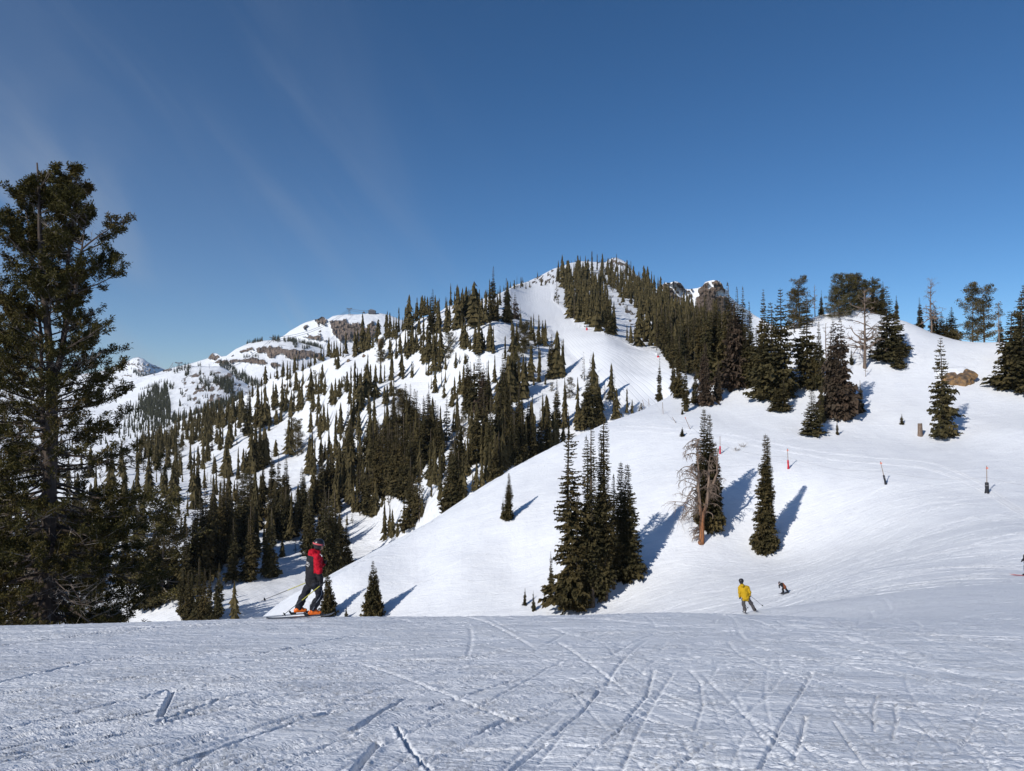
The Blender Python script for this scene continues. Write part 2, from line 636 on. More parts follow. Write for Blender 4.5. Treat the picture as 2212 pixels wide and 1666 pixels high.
STUFFV = [skirt_fir(180 + i, 0.075 + 0.085 * ((i * 7) % 12) / 12, 9 + i % 4, 6, 0.04 + 0.10 * (i % 3 == 0), 0.65 + 0.5 * ((i * 5) % 12) / 12) for i in range(12)]


def two_part(seed, crown_kw, tr=0.011, red=False, tmat=None, tn=8):
    v, f = fir_crown(seed, **crown_kw)
    return (mesh_np('crown', v, f, [M_FIR_RED if red else M_FIR]),
            trunk_mb(tr, tn, 0.97, 6, seed).mesh('trunk', tmat or M_BARK, True))


MID = [two_part(200 + i, dict(R=0.098 + 0.012 * (i % 3), nw=50, nb=11, ns=7, lo=[0.04, 0.09, 0.06][i % 3], spike=[0.95, 0.8, 1.1][i % 3], gap=0.12, notch=0.3)) for i in range(6)]
MIDW = [two_part(220 + i, dict(R=0.185, nw=36, nb=13, ns=10, lo=0.03, spike=0.85, gap=0.1, droop=0.35)) for i in range(3)]
MIDT = [two_part(230 + i, dict(R=0.10, nw=34, nb=8, ns=5, lo=0.14, spike=0.7, gap=0.3)) for i in range(2)]
MIDR = [two_part(240 + i, dict(R=0.16, nw=44, nb=11, ns=7, lo=0.05, spike=0.75, gap=0.15), red=True) for i in range(2)]
BIG = [two_part(300 + i, dict(R=0.072, nw=84, nb=13, ns=20, lo=[0.10, 0.13, 0.04][i], spike=[0.62, 0.75, 0.6][i], gap=0.12, notch=0.35, droop=0.5), tr=0.014) for i in range(3)]
COLM = two_part(310, dict(R=0.105, nw=84, nb=14, ns=17, lo=0.012, spike=0.62, gap=0.05, notch=0.2, droop=0.45))
SPARSE = two_part(320, dict(R=0.092, nw=66, nb=12, ns=24, lo=0.04, spike=0.42, gap=0.35, notch=0.45, droop=0.55), tr=0.014)
TALLSP = two_part(321, dict(R=0.17, nw=40, nb=9, ns=14, lo=0.06, spike=0.8, gap=0.2, notch=0.35, droop=0.5), tr=0.012)
BUSH = two_part(330, dict(R=0.30, nw=34, nb=14, ns=12, lo=0.03, spike=0.95, gap=0.05, droop=0.25, notch=0.1), tr=0.02)


# pines: rounded heads of tufts carried on visible limbs
def pine_mesh(seed, R=0.24, lo=0.1, nl=40, tuft=1.0, top=0.9, nt=34, leaf=0.022, gap=0.1, shape=None, sub=5, trunk_r=0.014):
    rs = np.random.RandomState(seed)
    limbs = MB()
    tr = trunk_mb(trunk_r, 8, 0.96, 7, seed, 0.02)
    P, D = [], []
    for i in range(nl):
        t = lo + (0.97 - lo) * ((i + rs.rand() * 0.7) / nl)
        if rs.rand() < gap: continue
        if shape: prof = shape(t)
        else: prof = max(0.12, math.sin(min(1, (1 - t) * 1.55 + 0.12) * math.pi / 2)) * (0.8 + 0.3 * math.sin(t * 17 + seed))
        ln = R * prof * (0.65 + 0.5 * rs.rand())
        an = i * 2.399 + rs.randn() * 0.4
        rise = 0.15 + 0.75 * max(0, t - 0.45) / 0.5 - 0.35 * max(0, 0.35 - t) / 0.35 + rs.randn() * 0.12
        pts = []
        for s in np.linspace(0, 1, 6):
            x = math.cos(an + 0.25 * s) * ln * s; y = math.sin(an + 0.25 * s) * ln * s
            pts.append((x, y, t + ln * (rise * s + 0.25 * s * s - 0.15 * math.sin(s * 3.1))))
        limbs.tube(pts, [0.0042 * (1 - 0.8 * s) * (1.3 - t) for s in np.linspace(0, 1, 6)], 4, False)
        for q in range(sub):
            s = 0.35 + 0.65 * (q + rs.rand()) / sub
            b = np.array(pts[min(5, int(s * 5))])
            dd = np.array([math.cos(an + rs.randn() * 0.9), math.sin(an + rs.randn() * 0.9), 0.35 + 0.35 * rs.rand()])
            l2 = ln * 0.28 * (0.6 + 0.6 * rs.rand())
            e = b + dd * l2
            limbs.tube([tuple(b), tuple(b + dd * l2 * 0.5 + [0, 0, -0.004]), tuple(e)], [0.0014, 0.001, 0.0006], 3, False)
            c = e - dd * l2 * 0.25
            m = int(nt * (0.6 + 0.8 * rs.rand()))
            off = rs.randn(m, 3) * np.array([1, 1, 0.62]) * 0.020 * tuft
            P.append(c + off)
            D.append(unit(off + dd * 0.02 + rs.randn(m, 3) * 0.01 + np.array([0, 0, 0.008])))
    P = np.concatenate(P); D = np.concatenate(D)
    n = len(P)
    L = leaf * (0.6 + 0.8 * rs.rand(n))
    v, f = kites(P, D, L, L * 0.30, rs.rand(n) * 3.1, rs.rand(n) * 0.3, rs)
    return mesh_np('crown', v, f, [M_PINE]), tr.mesh('trunk', M_BARK, True), limbs.mesh('limbs', M_GREY)


MPINE = [pine_mesh(400 + i, R=[0.24, 0.29, 0.26][i], nl=50, lo=0.07, nt=34, leaf=0.018, gap=0.14, sub=6) for i in range(3)]
WPINE = pine_mesh(410, R=0.36, nl=60, lo=0.05, nt=34, leaf=0.019, gap=0.05, shape=lambda t: (1 - t) ** 0.8 + 0.08)


def snag_mb(seed, nl=26, R=0.22, curl=0.6, r0=0.02, lo=0.25, gen=2, lean=0.0, side=None, up=0.5, thick=0.0078):
    rs = np.random.RandomState(seed)
    tr = MB(); lm = MB()
    pts, rad = [], []
    for i in range(9):
        t = i / 8
        pts.append((lean * t + 0.008 * math.sin(t * 7 + seed), 0.006 * math.cos(t * 5), -0.03 + t * 1.02))
        rad.append(r0 * (1 - 0.88 * t) * (1 + 0.25 * max(0, 0.1 - t) / 0.1) + 0.001)
    tr.tube(pts, rad, 8)

    def limb(p, d, ln, r, g):
        n = 6; q = [Vector(p)]; dd = Vector(d).normalized()
        for k in range(n):
            dd = (dd + Vector(rs.randn(3) * 0.20) + Vector((0, 0, -0.10 * curl * (k < 4) + 0.05 * (k >= 4)))).normalized()
            q.append(q[-1] + dd * ln / n)
        lm.tube(q, [r * (1 - 0.8 * k / n) for k in range(n + 1)], 4 if g < 2 else 3, False)
        if g < gen:
            for k in range(4 if g == 0 else 3):
                j = 1 + int(rs.rand() * (n - 1))
                e = (dd + Vector(rs.randn(3) * 0.9) + Vector((0, 0, -0.4 * curl))).normalized()
                limb(q[j], e, ln * 0.45 * (0.6 + 0.6 * rs.rand()), r * 0.5, g + 1)
    for i in range(nl):
        t = lo + (0.98 - lo) * rs.rand()
        an = rs.rand() * 6.28
        if side is not None and rs.rand() < 0.7: an = side + rs.randn() * 0.6
        ln = R * (0.4 + 0.6 * (1 - t) / (1 - lo) + 0.1) * (0.5 + 0.7 * rs.rand())
        limb((lean * t, 0, t), (math.cos(an), math.sin(an), up - 0.5 * (1 - t)), ln, thick * (1.25 - t) * (0.7 + 0.6 * rs.rand()), 0)
    return tr, lm


def snag_pair(seed, tm, lm, **k):
    a, b = snag_mb(seed, **k)
    return a.mesh('trunk', tm, True), b.mesh('limbs', lm)


SNAGS = [snag_pair(500, M_SNAGG, M_SNAGG, nl=46, R=0.26, curl=0.35, thick=0.010, up=0.8, lo=0.2), snag_pair(501, M_SNAGG, M_GREY, nl=26, R=0.14, curl=0.3, r0=0.014, gen=1, thick=0.009)]


def old_snag(seed=71):
    """thick orange base that forks, with long drooping bare branches on one side"""
    rs = np.random.RandomState(seed)
    tr = MB(); lm = MB()
    tr.tube([(0, 0, -0.03), (0.004, 0, 0.03), (0.006, 0, 0.10), (0.004, 0, 0.20), (0.012, 0, 0.30)], [0.036, 0.027, 0.024, 0.022, 0.022], 12)
    f1 = [(0.0, 0, 0.26), (-0.022, 0.004, 0.38), (-0.036, 0, 0.52), (-0.040, -0.004, 0.66), (-0.052, 0, 0.78), (-0.046, 0, 0.90), (-0.055, 0, 0.97)]
    f2 = [(0.012, 0, 0.26), (0.045, 0.006, 0.36), (0.056, 0, 0.48), (0.062, 0.01, 0.60), (0.056, 0.01, 0.72), (0.066, 0, 0.82)]
    f3 = [(0.05, 0, 0.40), (0.10, 0.01, 0.55), (0.135, 0, 0.66), (0.13, 0.0, 0.80), (0.142, 0, 0.88)]
    tr.tube(f1, [0.019, 0.016, 0.014, 0.011, 0.009, 0.005, 0.002], 9); tr.tube(f2, [0.017, 0.016, 0.014, 0.010, 0.007, 0.003], 9); tr.tube(f3, [0.014, 0.013, 0.010, 0.007, 0.002], 7)

    def limb(p, d, ln, r, g):
        n = 8; q = [Vector(p)]; dd = Vector(d).normalized()
        for k in range(n):
            dd = (dd + Vector(rs.randn(3) * 0.22) + Vector((0, 0, -0.22 if k > 1 else 0.05))).normalized()
            q.append(q[-1] + dd * ln / n)
        lm.tube(q, [r * (1 - 0.82 * k / n) for k in range(n + 1)], 5 if g == 0 else 3, False)
        if g < 2:
            for k in range(6 if g == 0 else 3):
                j = 1 + int(rs.rand() * (n - 1))
                e = (dd + Vector(rs.randn(3) * 0.8) + Vector((0, 0, -0.5))).normalized()
                limb(q[j], e, ln * 0.42 * (0.5 + 0.7 * rs.rand()), r * 0.5, g + 1)
    for st, k in ((f1, 46), (f2, 34), (f3, 10)):
        for i in range(k):
            j = 1 + int(rs.rand() * (len(st) - 1)); p = Vector(st[j]).lerp(Vector(st[j - 1]), rs.rand())
            left = rs.rand() < (0.85 if st is f1 else 0.3)
            an = (math.pi if left else 0.0) + rs.randn() * 0.7
            ln = (0.30 if left and st is f1 else 0.15) * (0.45 + 0.75 * rs.rand()) * (1.25 - 0.75 * p.z)
            limb(p, (math.cos(an), math.sin(an), 0.35 + 0.3 * rs.randn()), ln, 0.0062 * (0.6 + 0.7 * rs.rand()), 0)
    for i in range(16):
        an = math.pi + rs.randn() * 0.6
        limb((-0.02, 0, 0.05 + 0.12 * rs.rand()), (math.cos(an), math.sin(an), -0.3), 0.10, 0.005, 1)
    return tr.mesh('trunk', M_SNAG, True), lm.mesh('limbs', M_SNAGG)


SNAG_BIG = old_snag()

_n_up = [0]


def place_tree(name, kind, loc, h, wf=1.0, label=None, group=None, cat='tree', rz=None, far=False, lean=0.0):
    """kind letters: f fir, w wide fir, t thin fir, r dying fir, p pine, q wide pine, s snag ..."""
    rs = random.Random(int(loc[0] * 131 + loc[1] * 17 + h * 7))
    rz = rs.random() * 6.28 if rz is None else rz
    _n_up[0] += 1
    i = _n_up[0]
    sc = Vector((h * wf, h * wf, h))
    if far:
        me = {'f': FAR, 'w': FARW, 't': FART, 'r': FARR}[kind]
        o = link(name, me[i % len(me)])
        o.location = loc; o.rotation_euler = (rs.uniform(-.025, .025), lean + rs.uniform(-.025, .025), rz); o.scale = sc
        return tag(o, label, cat, group)
    lib = {'f': MID, 'w': MIDW, 't': MIDT, 'r': MIDR, 'B': BIG, 'C': [COLM], 'S': [SPARSE], 'T': [TALLSP], 'U': [BUSH],
           'p': MPINE, 'q': [WPINE], 's': [SNAGS[0]], 'd': [SNAGS[1]], 'G': [SNAG_BIG]}[kind]
    parts = lib[i % len(lib)]
    t = thing(name, label, cat, loc, rz, group)
    t.rotation_euler = (0, lean, rz)
    names = ('crown', 'trunk', 'limbs') if len(parts) == 3 else (('trunk', 'limbs') if kind in 'sdG' else ('crown', 'trunk'))
    for nm, me in zip(names, parts):
        c = link(nm, me, t)
        c.scale = sc
    return t
# ------------------------------------------------------------------ near ground: fitted through points measured in the place
near_ctrl = []


def nearer(Y):
    """survey distances beyond the foot of the slope, corrected for its steepness"""
    return Y if Y < 84 else 84 + (Y - 84) * 0.64


def nc(px, py, Y):
    x, y, z = at(px, py, nearer(Y))
    near_ctrl.append((x, y, z))


def ncw(x, y, z):
    near_ctrl.append((x, y, z))


for x in (-60, -24, -12, -5, 0, 5, 12, 24, 60):          # the piste we stand on falls gently away
    for y in (-60, -20, 0, 8, 14):
        ncw(x, y, -1.6 - 0.22 * y - (0.0015 * y * y if y < 0 else 0))
# brow of the piste
for px, py, Y in ((-300, 1362, 18.5), (0, 1352, 18), (250, 1346, 18), (560, 1336, 18), (800, 1333, 18), (1000, 1331, 18.5), (1250, 1329, 19), (1400, 1328, 21)):
    nc(px, py, Y)
for x, y, z in ((-20, 24, -8.0), (-8, 24, -8.1), (0, 24, -8.1), (8, 25, -8.2), (-26, 34, -13), (-12, 36, -14), (0, 36, -13.6), (8, 34, -12.0),
                (-60, 60, -34), (-40, 60, -31), (-20, 60, -25.5), (0, 60, -22.5), (14, 55, -18.5), (-60, 110, -64), (-60, 200, -75), (0, 210, -62),
                (-90, 60, -42), (-100, 30, -25), (-100, 200, -90), (-55, 30, -14)):
    ncw(x, y, z)
for p in ((1612, 1323, 38.7), (1700, 1309, 41), (1850, 1290, 40), (2000, 1270, 42), (2212, 1242, 48), (2400, 1240, 50), (1695, 1287, 68),
          (1850, 1240, 60), (2000, 1200, 62), (2212, 1150, 62), (2400, 1140, 65), (1800, 1180, 84), (2000, 1100, 82), (2212, 1060, 84), (2400, 1050, 85),
          (640, 1300, 99), (700, 1300, 100), (760, 1270, 102), (900, 1230, 108), (1100, 1230, 102), (1250, 1080, 118), (1180, 1020, 135), (805, 1334, 94), (1000, 1330, 88), (1230, 1318, 84), (1300, 1308, 84), (1450, 1285, 80), (1560, 1260, 80),
          (700, 1240, 108), (820, 1180, 118), (960, 1100, 133), (1100, 1010, 146), (1200, 960, 152), (1330, 905, 166), (1420, 866, 184),
          (1098, 1122, 117), (1000, 1220, 104), (1250, 1200, 98), (1400, 1200, 94), (1655, 1196, 92), (1513, 1172, 95), (1500, 1050, 110), (1400, 1000, 127), (1300, 1050, 122), (1500, 940, 138),
          (1555, 980, 125), (1702, 1013, 112), (1910, 1046, 97), (2132, 1067, 84),
          (1600, 900, 150), (1700, 880, 152), (1800, 930, 135), (2035, 946, 126), (1900, 900, 140), (2212, 930, 118), (2400, 930, 118), (2212, 850, 145),
          (1550, 830, 180), (1700, 800, 172), (1700, 740, 190), (1800, 760, 178), (1847, 700, 192), (1920, 780, 170), (2000, 780, 168), (2083, 815, 160), (2212, 770, 165),
          (1700, 705, 205), (1743, 691, 205), (1782, 679, 205), (1847, 668, 204), (1894, 678, 200), (1964, 695, 196), (2014, 718, 190), (2053, 730, 186), (2110, 738, 182), (2153, 740, 178), (2212, 738, 175), (2400, 735, 172),
          (1620, 745, 212), (1540, 790, 208), (1470, 830, 200)):
    nc(*p)
# behind the ridges the ground falls again
for p, dz in (((1700, 705, 228), -5), ((1847, 668, 226), -7), ((1964, 695, 218), -6), ((2110, 738, 204), -6), ((2300, 738, 200), -6)):
    x, y, z = at(p[0], p[1], nearer(p[2]))
    ncw(x, y, z + dz)
for p, dz in (((1600, 740, 280), -28), ((1847, 668, 300), -40), ((2110, 738, 290), -34), ((2500, 738, 290), -30)):
    x, y, z = at(p[0], p[1], nearer(p[2]))
    ncw(x, y, z + dz)
_np = np.array(near_ctrl)
_tps = TPS(_np[:, :2], _np[:, 2], 60.0, 2e-5)


# the left flank of the slope breaks off along this line towards the valley
EDGE = np.array([at(p[0], p[1], nearer(p[2])) for p in ((560, 1400, 84), (600, 1352, 90), (640, 1306, 97), (700, 1245, 106), (820, 1181, 118), (960, 1101, 133), (1100, 1011, 146), (1200, 961, 153), (1330, 906, 167), (1420, 867, 184), (1480, 836, 203), (1560, 790, 225))])


def H0(x, y):
    z = _tps(x, y)
    x = np.asarray(x, float); y = np.asarray(y, float)
    m = (y > 60)
    if not m.any(): return z
    xm, ym = (x[m], y[m]) if x.ndim else (x, y)
    best = np.full(np.shape(xm), 1e9); dd = np.zeros(np.shape(xm)); ze = np.zeros(np.shape(xm))
    for a, b in zip(EDGE[:-1], EDGE[1:]):
        t = b[:2] - a[:2]; L2 = t @ t
        s = np.clip(((xm - a[0]) * t[0] + (ym - a[1]) * t[1]) / L2, 0, 1)
        ex = xm - (a[0] + s * t[0]); ey = ym - (a[1] + s * t[1])
        d = np.hypot(ex, ey)
        sg = np.sign(-(t[1] * (xm - a[0]) - t[0] * (ym - a[1])))
        k = d < best
        best = np.where(k, d, best); dd = np.where(k, d * sg, dd); ze = np.where(k, a[2] + s * (b[2] - a[2]), ze)
    cap = ze - 0.42 * dd - 0.004 * np.clip(dd, 0, 50) ** 2
    cap = np.maximum(cap, -74) + np.where(dd < 0, 30.0 * np.clip(-dd / 12, 0, 1), 0)
    zz = z[m] if x.ndim else z
    wgt = np.clip((ym - 60) / 25, 0, 1)
    h = 1.2
    dlt = zz - cap
    sm = cap + h * (-np.log1p(np.exp(-np.clip(dlt / h, -30, 30)))) + np.minimum(dlt, 0) * 0 + 0
    sm = np.where(dlt > 0, cap - h * np.log1p(np.exp(-np.clip(dlt / h, 0, 30))), zz - h * np.log1p(np.exp(np.clip(dlt / h, -30, 0)))) + 0.0
    out = zz + (sm - zz) * wgt
    if not x.ndim: return out
    z = z.copy(); z[m] = out
    return z


def H(x, y):
    x = np.asarray(x, float); y = np.asarray(y, float)
    far = np.clip((y - 30) / 60, 0, 1)
    return H0(x, y) + far * (0.55 * fbm(x / 16, y / 16, 3, 3) + 0.10 * fbm(x / 3.1, y / 3.1, 2, 9)) + (1 - far) * 0.04 * fbm(x / 3, y / 3, 2, 5) * np.clip(y / 5, 0, 1)


def near_hit(px, py, Yg=None, lo=20.0):
    a, b = ray(px, py)
    Y = np.arange(lo, 300.0, 0.5) if Yg is None else np.arange(Yg * 0.75, Yg * 1.3, 0.25)
    g = H(a * Y, Y) - b * Y
    s = np.where((g[1:] >= 0) & (g[:-1] < 0))[0]
    if len(s):
        k = s[0] if Yg is None else s[np.argmin(abs(Y[s] - Yg))]
        f = -g[k] / (g[k + 1] - g[k] + 1e-9)
        y = Y[k] + f * (Y[k + 1] - Y[k])
    elif Yg is not None:
        y = Yg
    else:
        m = Y > 100
        y = Y[m][np.argmax(g[m])] + 2.5
    x = a * y
    return Vector((float(x), float(y), float(H(x, y))))


def hpx(h, Y):
    return h * Y / FPX


# fine sheet: rows thicken towards the camera
Yr = np.concatenate([np.linspace(1.2, 4.6, 12), np.exp(np.linspace(math.log(4.65), math.log(26), 440)), np.exp(np.linspace(math.log(26.1), math.log(300), 290))])
_o = 0.80 + 1.9 * np.linspace(0, 1, 22)[1:] ** 1.6
ur = np.concatenate([-_o[::-1], np.linspace(-0.80, 0.80, 805), _o])
kc = np.array(sorted(set(range(0, 22)) | set(range(21, 826, 6)) | set(range(825, len(ur)))))
U, YY = np.meshgrid(ur, Yr)
XX = U * YY
ZZ = H0(XX[:, kc], YY[:, kc])
# smooth surface: interpolate the fit between every sixth column
full = np.empty_like(XX)
for r in range(len(Yr)):
    full[r] = np.interp(ur, ur[kc], ZZ[r])
ZZ = full
far = np.clip((YY - 30) / 60, 0, 1)
ZZ = ZZ + far * (0.55 * fbm(XX / 16, YY / 16, 3, 3) + 0.10 * fbm(XX / 3.1, YY / 3.1, 2, 9)) + (1 - far) * 0.04 * fbm(XX / 3, YY / 3, 2, 5) * np.clip(YY / 5, 0, 1)
fx, fy, fz = XX.ravel(), YY.ravel(), ZZ.ravel().copy()
disp = np.zeros_like(fz)
rsn = np.random.RandomState(11)


def groove(cx, cy, R, a0, a1, w, dep, berm, sgn=1.0):
    """a ski edge cut along an arc: groove with a ridge of thrown snow on one side"""
    m = np.abs(fx - cx) < R + 2
    d = np.hypot(fx - cx, fy - cy) - R
    m = (np.abs(d) < w * 4) & (np.abs(fx) < 0.82 * fy)
    idx = np.nonzero(m)[0]
    if not len(idx): return
    an = np.arctan2(fy[idx] - cy, fx[idx] - cx)
    rel = (an - a0) % (2 * math.pi)
    k = rel < (a1 - a0)
    idx = idx[k]; rel = rel[k]
    if not len(idx): return
    dd = d[idx] * sgn
    ww = np.maximum(w, 0.0026 * fy[idx])
    e = np.clip(np.minimum(rel, (a1 - a0) - rel) * R / 0.5, 0, 1)
    s = rel * R
    mod = 0.75 + 0.5 * vnoise(s / 0.5, s * 0 + R)
    crumb = 0.6 + 1.1 * vnoise(fx[idx] / 0.05, fy[idx] / 0.05, 4)
    disp[idx] += e * (-dep * mod * np.exp(-(dd / ww) ** 2) + berm * crumb * np.exp(-((dd - 2.0 * ww) / (1.1 * ww)) ** 2))


def cut(x, y, ang, R, length, w, dep, berm):
    """arc of radius |R| through x, y heading along ang"""
    s = 1 if R > 0 else -1
    cx = x - math.sin(ang) * R; cy = y + math.cos(ang) * R
    mid = math.atan2(y - cy, x - cx)
    half = length / abs(R) / 2
    half = min(half, 3.0)
    groove(cx, cy, abs(R), mid - half, mid + half, w, dep, berm, s)


for i in range(430):         # traverses, from the lower left away to the right
    Y = 4.8 + 17 * rsn.rand() ** 1.3
    u = -0.85 + 1.75 * rsn.rand()
    x = u * Y
    left = u < 0.05 + 0.2 * rsn.randn()
    if left:
        ang = math.radians(float(np.interp(Y, [4.8, 6.5, 8, 10, 15, 22], [66, 50, 34, 27, 18, 12])) + 7 * rsn.randn())
        R = (35 + 90 * rsn.rand()) * (-1 if rsn.rand() < 0.8 else 1)
        ln = 1.5 + 9 * rsn.rand()
    else:
        ang = math.radians(rsn.choice([75, 68, 20, 0, 100, 120, 5]) + 14 * rsn.randn())
        R = (7 + 40 * rsn.rand()) * (-1 if rsn.rand() < 0.5 else 1)
        ln = 1.0 + 6 * rsn.rand()
    k = rsn.rand() ** 1.6
    sunx = abs(math.sin(ang - math.radians(45)))
    cut(x, Y, ang, R, ln, 0.014 + 0.014 * k, (0.016 + 0.026 * k) * (0.8 + Y / 30) * (1 if left else 0.65), (0.003 + 0.008 * k) * (0.8 + Y / 30) * (1 if left else 0.3))
for i in range(170):         # the piste further down on the right
    Y = 19 + 30 * rsn.rand(); u = 0.02 + 0.8 * rsn.rand()
    cut(u * Y, Y, math.radians((12 if rsn.rand() < 0.6 else 80) + 28 * rsn.randn()), (6 + 50 * rsn.rand()) * (1 if rsn.rand() < 0.5 else -1), 2 + 9 * rsn.rand(), 0.05 + 0.05 * rsn.rand(), 0.022 + 0.02 * rsn.rand(), 0.014)
for i in range(700):         # light edge scratches
    Y = 4.8 + 17 * rsn.rand() ** 1.2; u = -0.84 + 1.68 * rsn.rand()
    ang = math.radians(float(np.interp(Y, [4.8, 8, 12, 22], [62, 34, 20, 8])) + (14 if u < 0 else 34) * rsn.randn())
    cut(u * Y, Y, ang, (8 + 60 * rsn.rand()) * (1 if rsn.rand() < 0.5 else -1), 0.4 + 2.2 * rsn.rand(), 0.010 + 0.008 * rsn.rand(), 0.010 + 0.010 * rsn.rand(), 0.003)
for i in range(34):          # paired skis
    Y = 5.5 + 12 * rsn.rand(); u = -0.8 + 1.6 * rsn.rand()
    ang = math.radians(float(np.interp(Y, [5, 8, 10, 15, 22], [62, 34, 27, 18, 12])) + 6 * rsn.randn()); R = -(40 + 60 * rsn.rand()); ln = 4 + 8 * rsn.rand()
    for off in (0, 0.35):
        cut(u * Y + off * math.sin(ang), Y - off * math.cos(ang), ang, R, ln, 0.022, 0.016, 0.007)
for i in range(30):          # skidded turns on the right
    Y = 9 + 26 * rsn.rand(); u = 0.1 + 0.7 * rsn.rand()
    ang = math.radians(90 + 50 * rsn.randn()); R = (3 + 5 * rsn.rand()) * (1 if rsn.rand() < 0.5 else -1)
    cut(u * Y, Y, ang, R, 3 + 4 * rsn.rand(), 0.08 + 0.08 * rsn.rand(), 0.022, 0.014)
def seg_cut(pts, w, dep, berm, bend=0.0):
    """one long ski cut through points seen on the piste"""
    q = []
    for px, py in pts:
        a, b = ray(px, py)
        Y = 1.6 / (-b - 0.22)
        q.append((a * Y, Y))
    q = np.array(q)
    for a, b in zip(q[:-1], q[1:]):
        L = np.linalg.norm(b - a); t = (b - a) / L
        rx = fx - a[0]; ry = fy - a[1]
        s = rx * t[0] + ry * t[1]
        m = (s > -0.02) & (s < L + 0.02)
        d = -rx * t[1] + ry * t[0]
        d = d - bend * L * np.sin(np.clip(s / L, 0, 1) * math.pi) - 0.03 * vnoise(s / 1.7, s * 0 + L, 6)
        m &= (np.abs(d) < 6 * w) & (np.abs(fx) < 0.82 * fy)
        idx = np.nonzero(m)[0]
        dd = d[idx]; ss = s[idx]
        ww = np.maximum(w, 0.0026 * fy[idx])
        mod = 0.8 + 0.5 * vnoise(ss / 0.4, ss * 0 + 3)
        crumb = 0.5 + 1.3 * vnoise(fx[idx] / 0.045, fy[idx] / 0.045, 4)
        disp[idx] += -dep * mod * np.exp(-(dd / ww) ** 4) + berm * crumb * (np.exp(-((dd + 2.0 * ww) / ww) ** 2) + 0.3 * np.exp(-((dd - 2.0 * ww) / ww) ** 2))


Q = lambda pts, o=0: [(o + x * 0.5, 1301 + y * 0.5) for x, y in pts]
for pts, o, w, dep in [
    ([(0, 400), (1100, 250), (2212, 170)], 0, 0.035, 0.05), ([(0, 590), (640, 470), (1250, 350)], 0, 0.032, 0.05), ([(0, 350), (400, 255), (800, 215)], 0, 0.03, 0.04), ([(650, 729), (1430, 460)], 0, 0.034, 0.055),
    ([(690, 510), (970, 410)], 0, 0.045, 0.06), ([(620, 410), (745, 372)], 0, 0.05, 0.06), ([(745, 372), (695, 490)], 0, 0.035, 0.06), ([(0, 700), (700, 520)], 0, 0.028, 0.04), ([(1540, 729), (1640, 600)], 0, 0.05, 0.06),
    ([(1710, 540), (1780, 650), (1850, 729)], 0, 0.028, 0.05), ([(1530, 540), (1760, 400)], 0, 0.045, 0.045), ([(1860, 450), (2212, 330)], 0, 0.028, 0.045), ([(0, 550), (500, 430), (900, 350)], 0, 0.026, 0.035), ([(1130, 720), (1560, 560)], 0, 0.024, 0.03),
    ([(2080, 560), (2212, 500)], 0, 0.05, 0.06), ([(0, 190), (700, 110), (1300, 85)], 0, 0.05, 0.05), ([(200, 150), (1100, 90)], 0, 0.05, 0.04), ([(1000, 240), (1560, 140)], 0, 0.04, 0.05), ([(1400, 310), (2212, 200)], 0, 0.035, 0.045), ([(0, 300), (600, 230)], 0, 0.028, 0.035),
    ([(300, 620), (1000, 440), (1500, 330)], 0, 0.026, 0.035), ([(0, 640), (330, 560)], 0, 0.024, 0.035), ([(200, 729), (900, 560)], 0, 0.024, 0.03), ([(900, 340), (1500, 250), (2100, 230)], 0, 0.028, 0.035), ([(1640, 470), (2100, 380)], 0, 0.026, 0.035),
    ([(0, 480), (250, 470), (560, 360), (740, 300)], 1020, 0.045, 0.05), ([(360, 580), (480, 480), (550, 380)], 1020, 0.032, 0.05), ([(1250, 729), (1320, 570), (1380, 450), (1470, 300)], 1020, 0.032, 0.05), ([(1395, 690), (1430, 580), (1445, 500)], 1020, 0.034, 0.05),
    ([(670, 520), (760, 400), (780, 290)], 1020, 0.028, 0.04), ([(180, 729), (320, 620)], 1020, 0.035, 0.05), ([(880, 729), (1020, 620)], 1020, 0.035, 0.045), ([(1745, 560), (1735, 480), (1750, 410)], 1020, 0.028, 0.04), ([(1820, 600), (1840, 500), (1830, 440)], 1020, 0.028, 0.04),
    ([(0, 580), (280, 480)], 1020, 0.034, 0.045), ([(900, 250), (1130, 212)], 1020, 0.045, 0.045), ([(970, 560), (1000, 440), (985, 340), (940, 290)], 1020, 0.026, 0.025), ([(430, 729), (640, 560), (760, 480)], 1020, 0.026, 0.03), ([(100, 410), (260, 320), (400, 240)], 1020, 0.026, 0.03),
    ([(620, 470), (800, 530), (980, 560)], 1020, 0.03, 0.025), ([(1160, 520), (1250, 430), (1350, 300)], 1020, 0.05, 0.02), ([(2100, 660), (2160, 560), (2212, 420)], 1020, 0.024, 0.03), ([(1560, 520), (1640, 640), (1700, 729)], 1020, 0.024, 0.03)]:
    seg_cut(Q(pts, o), w * (0.66 if o == 0 else 0.55), dep * (1.35 if o == 0 else 0.75), dep * (0.36 if o == 0 else 0.22))
RV, RF = [], []


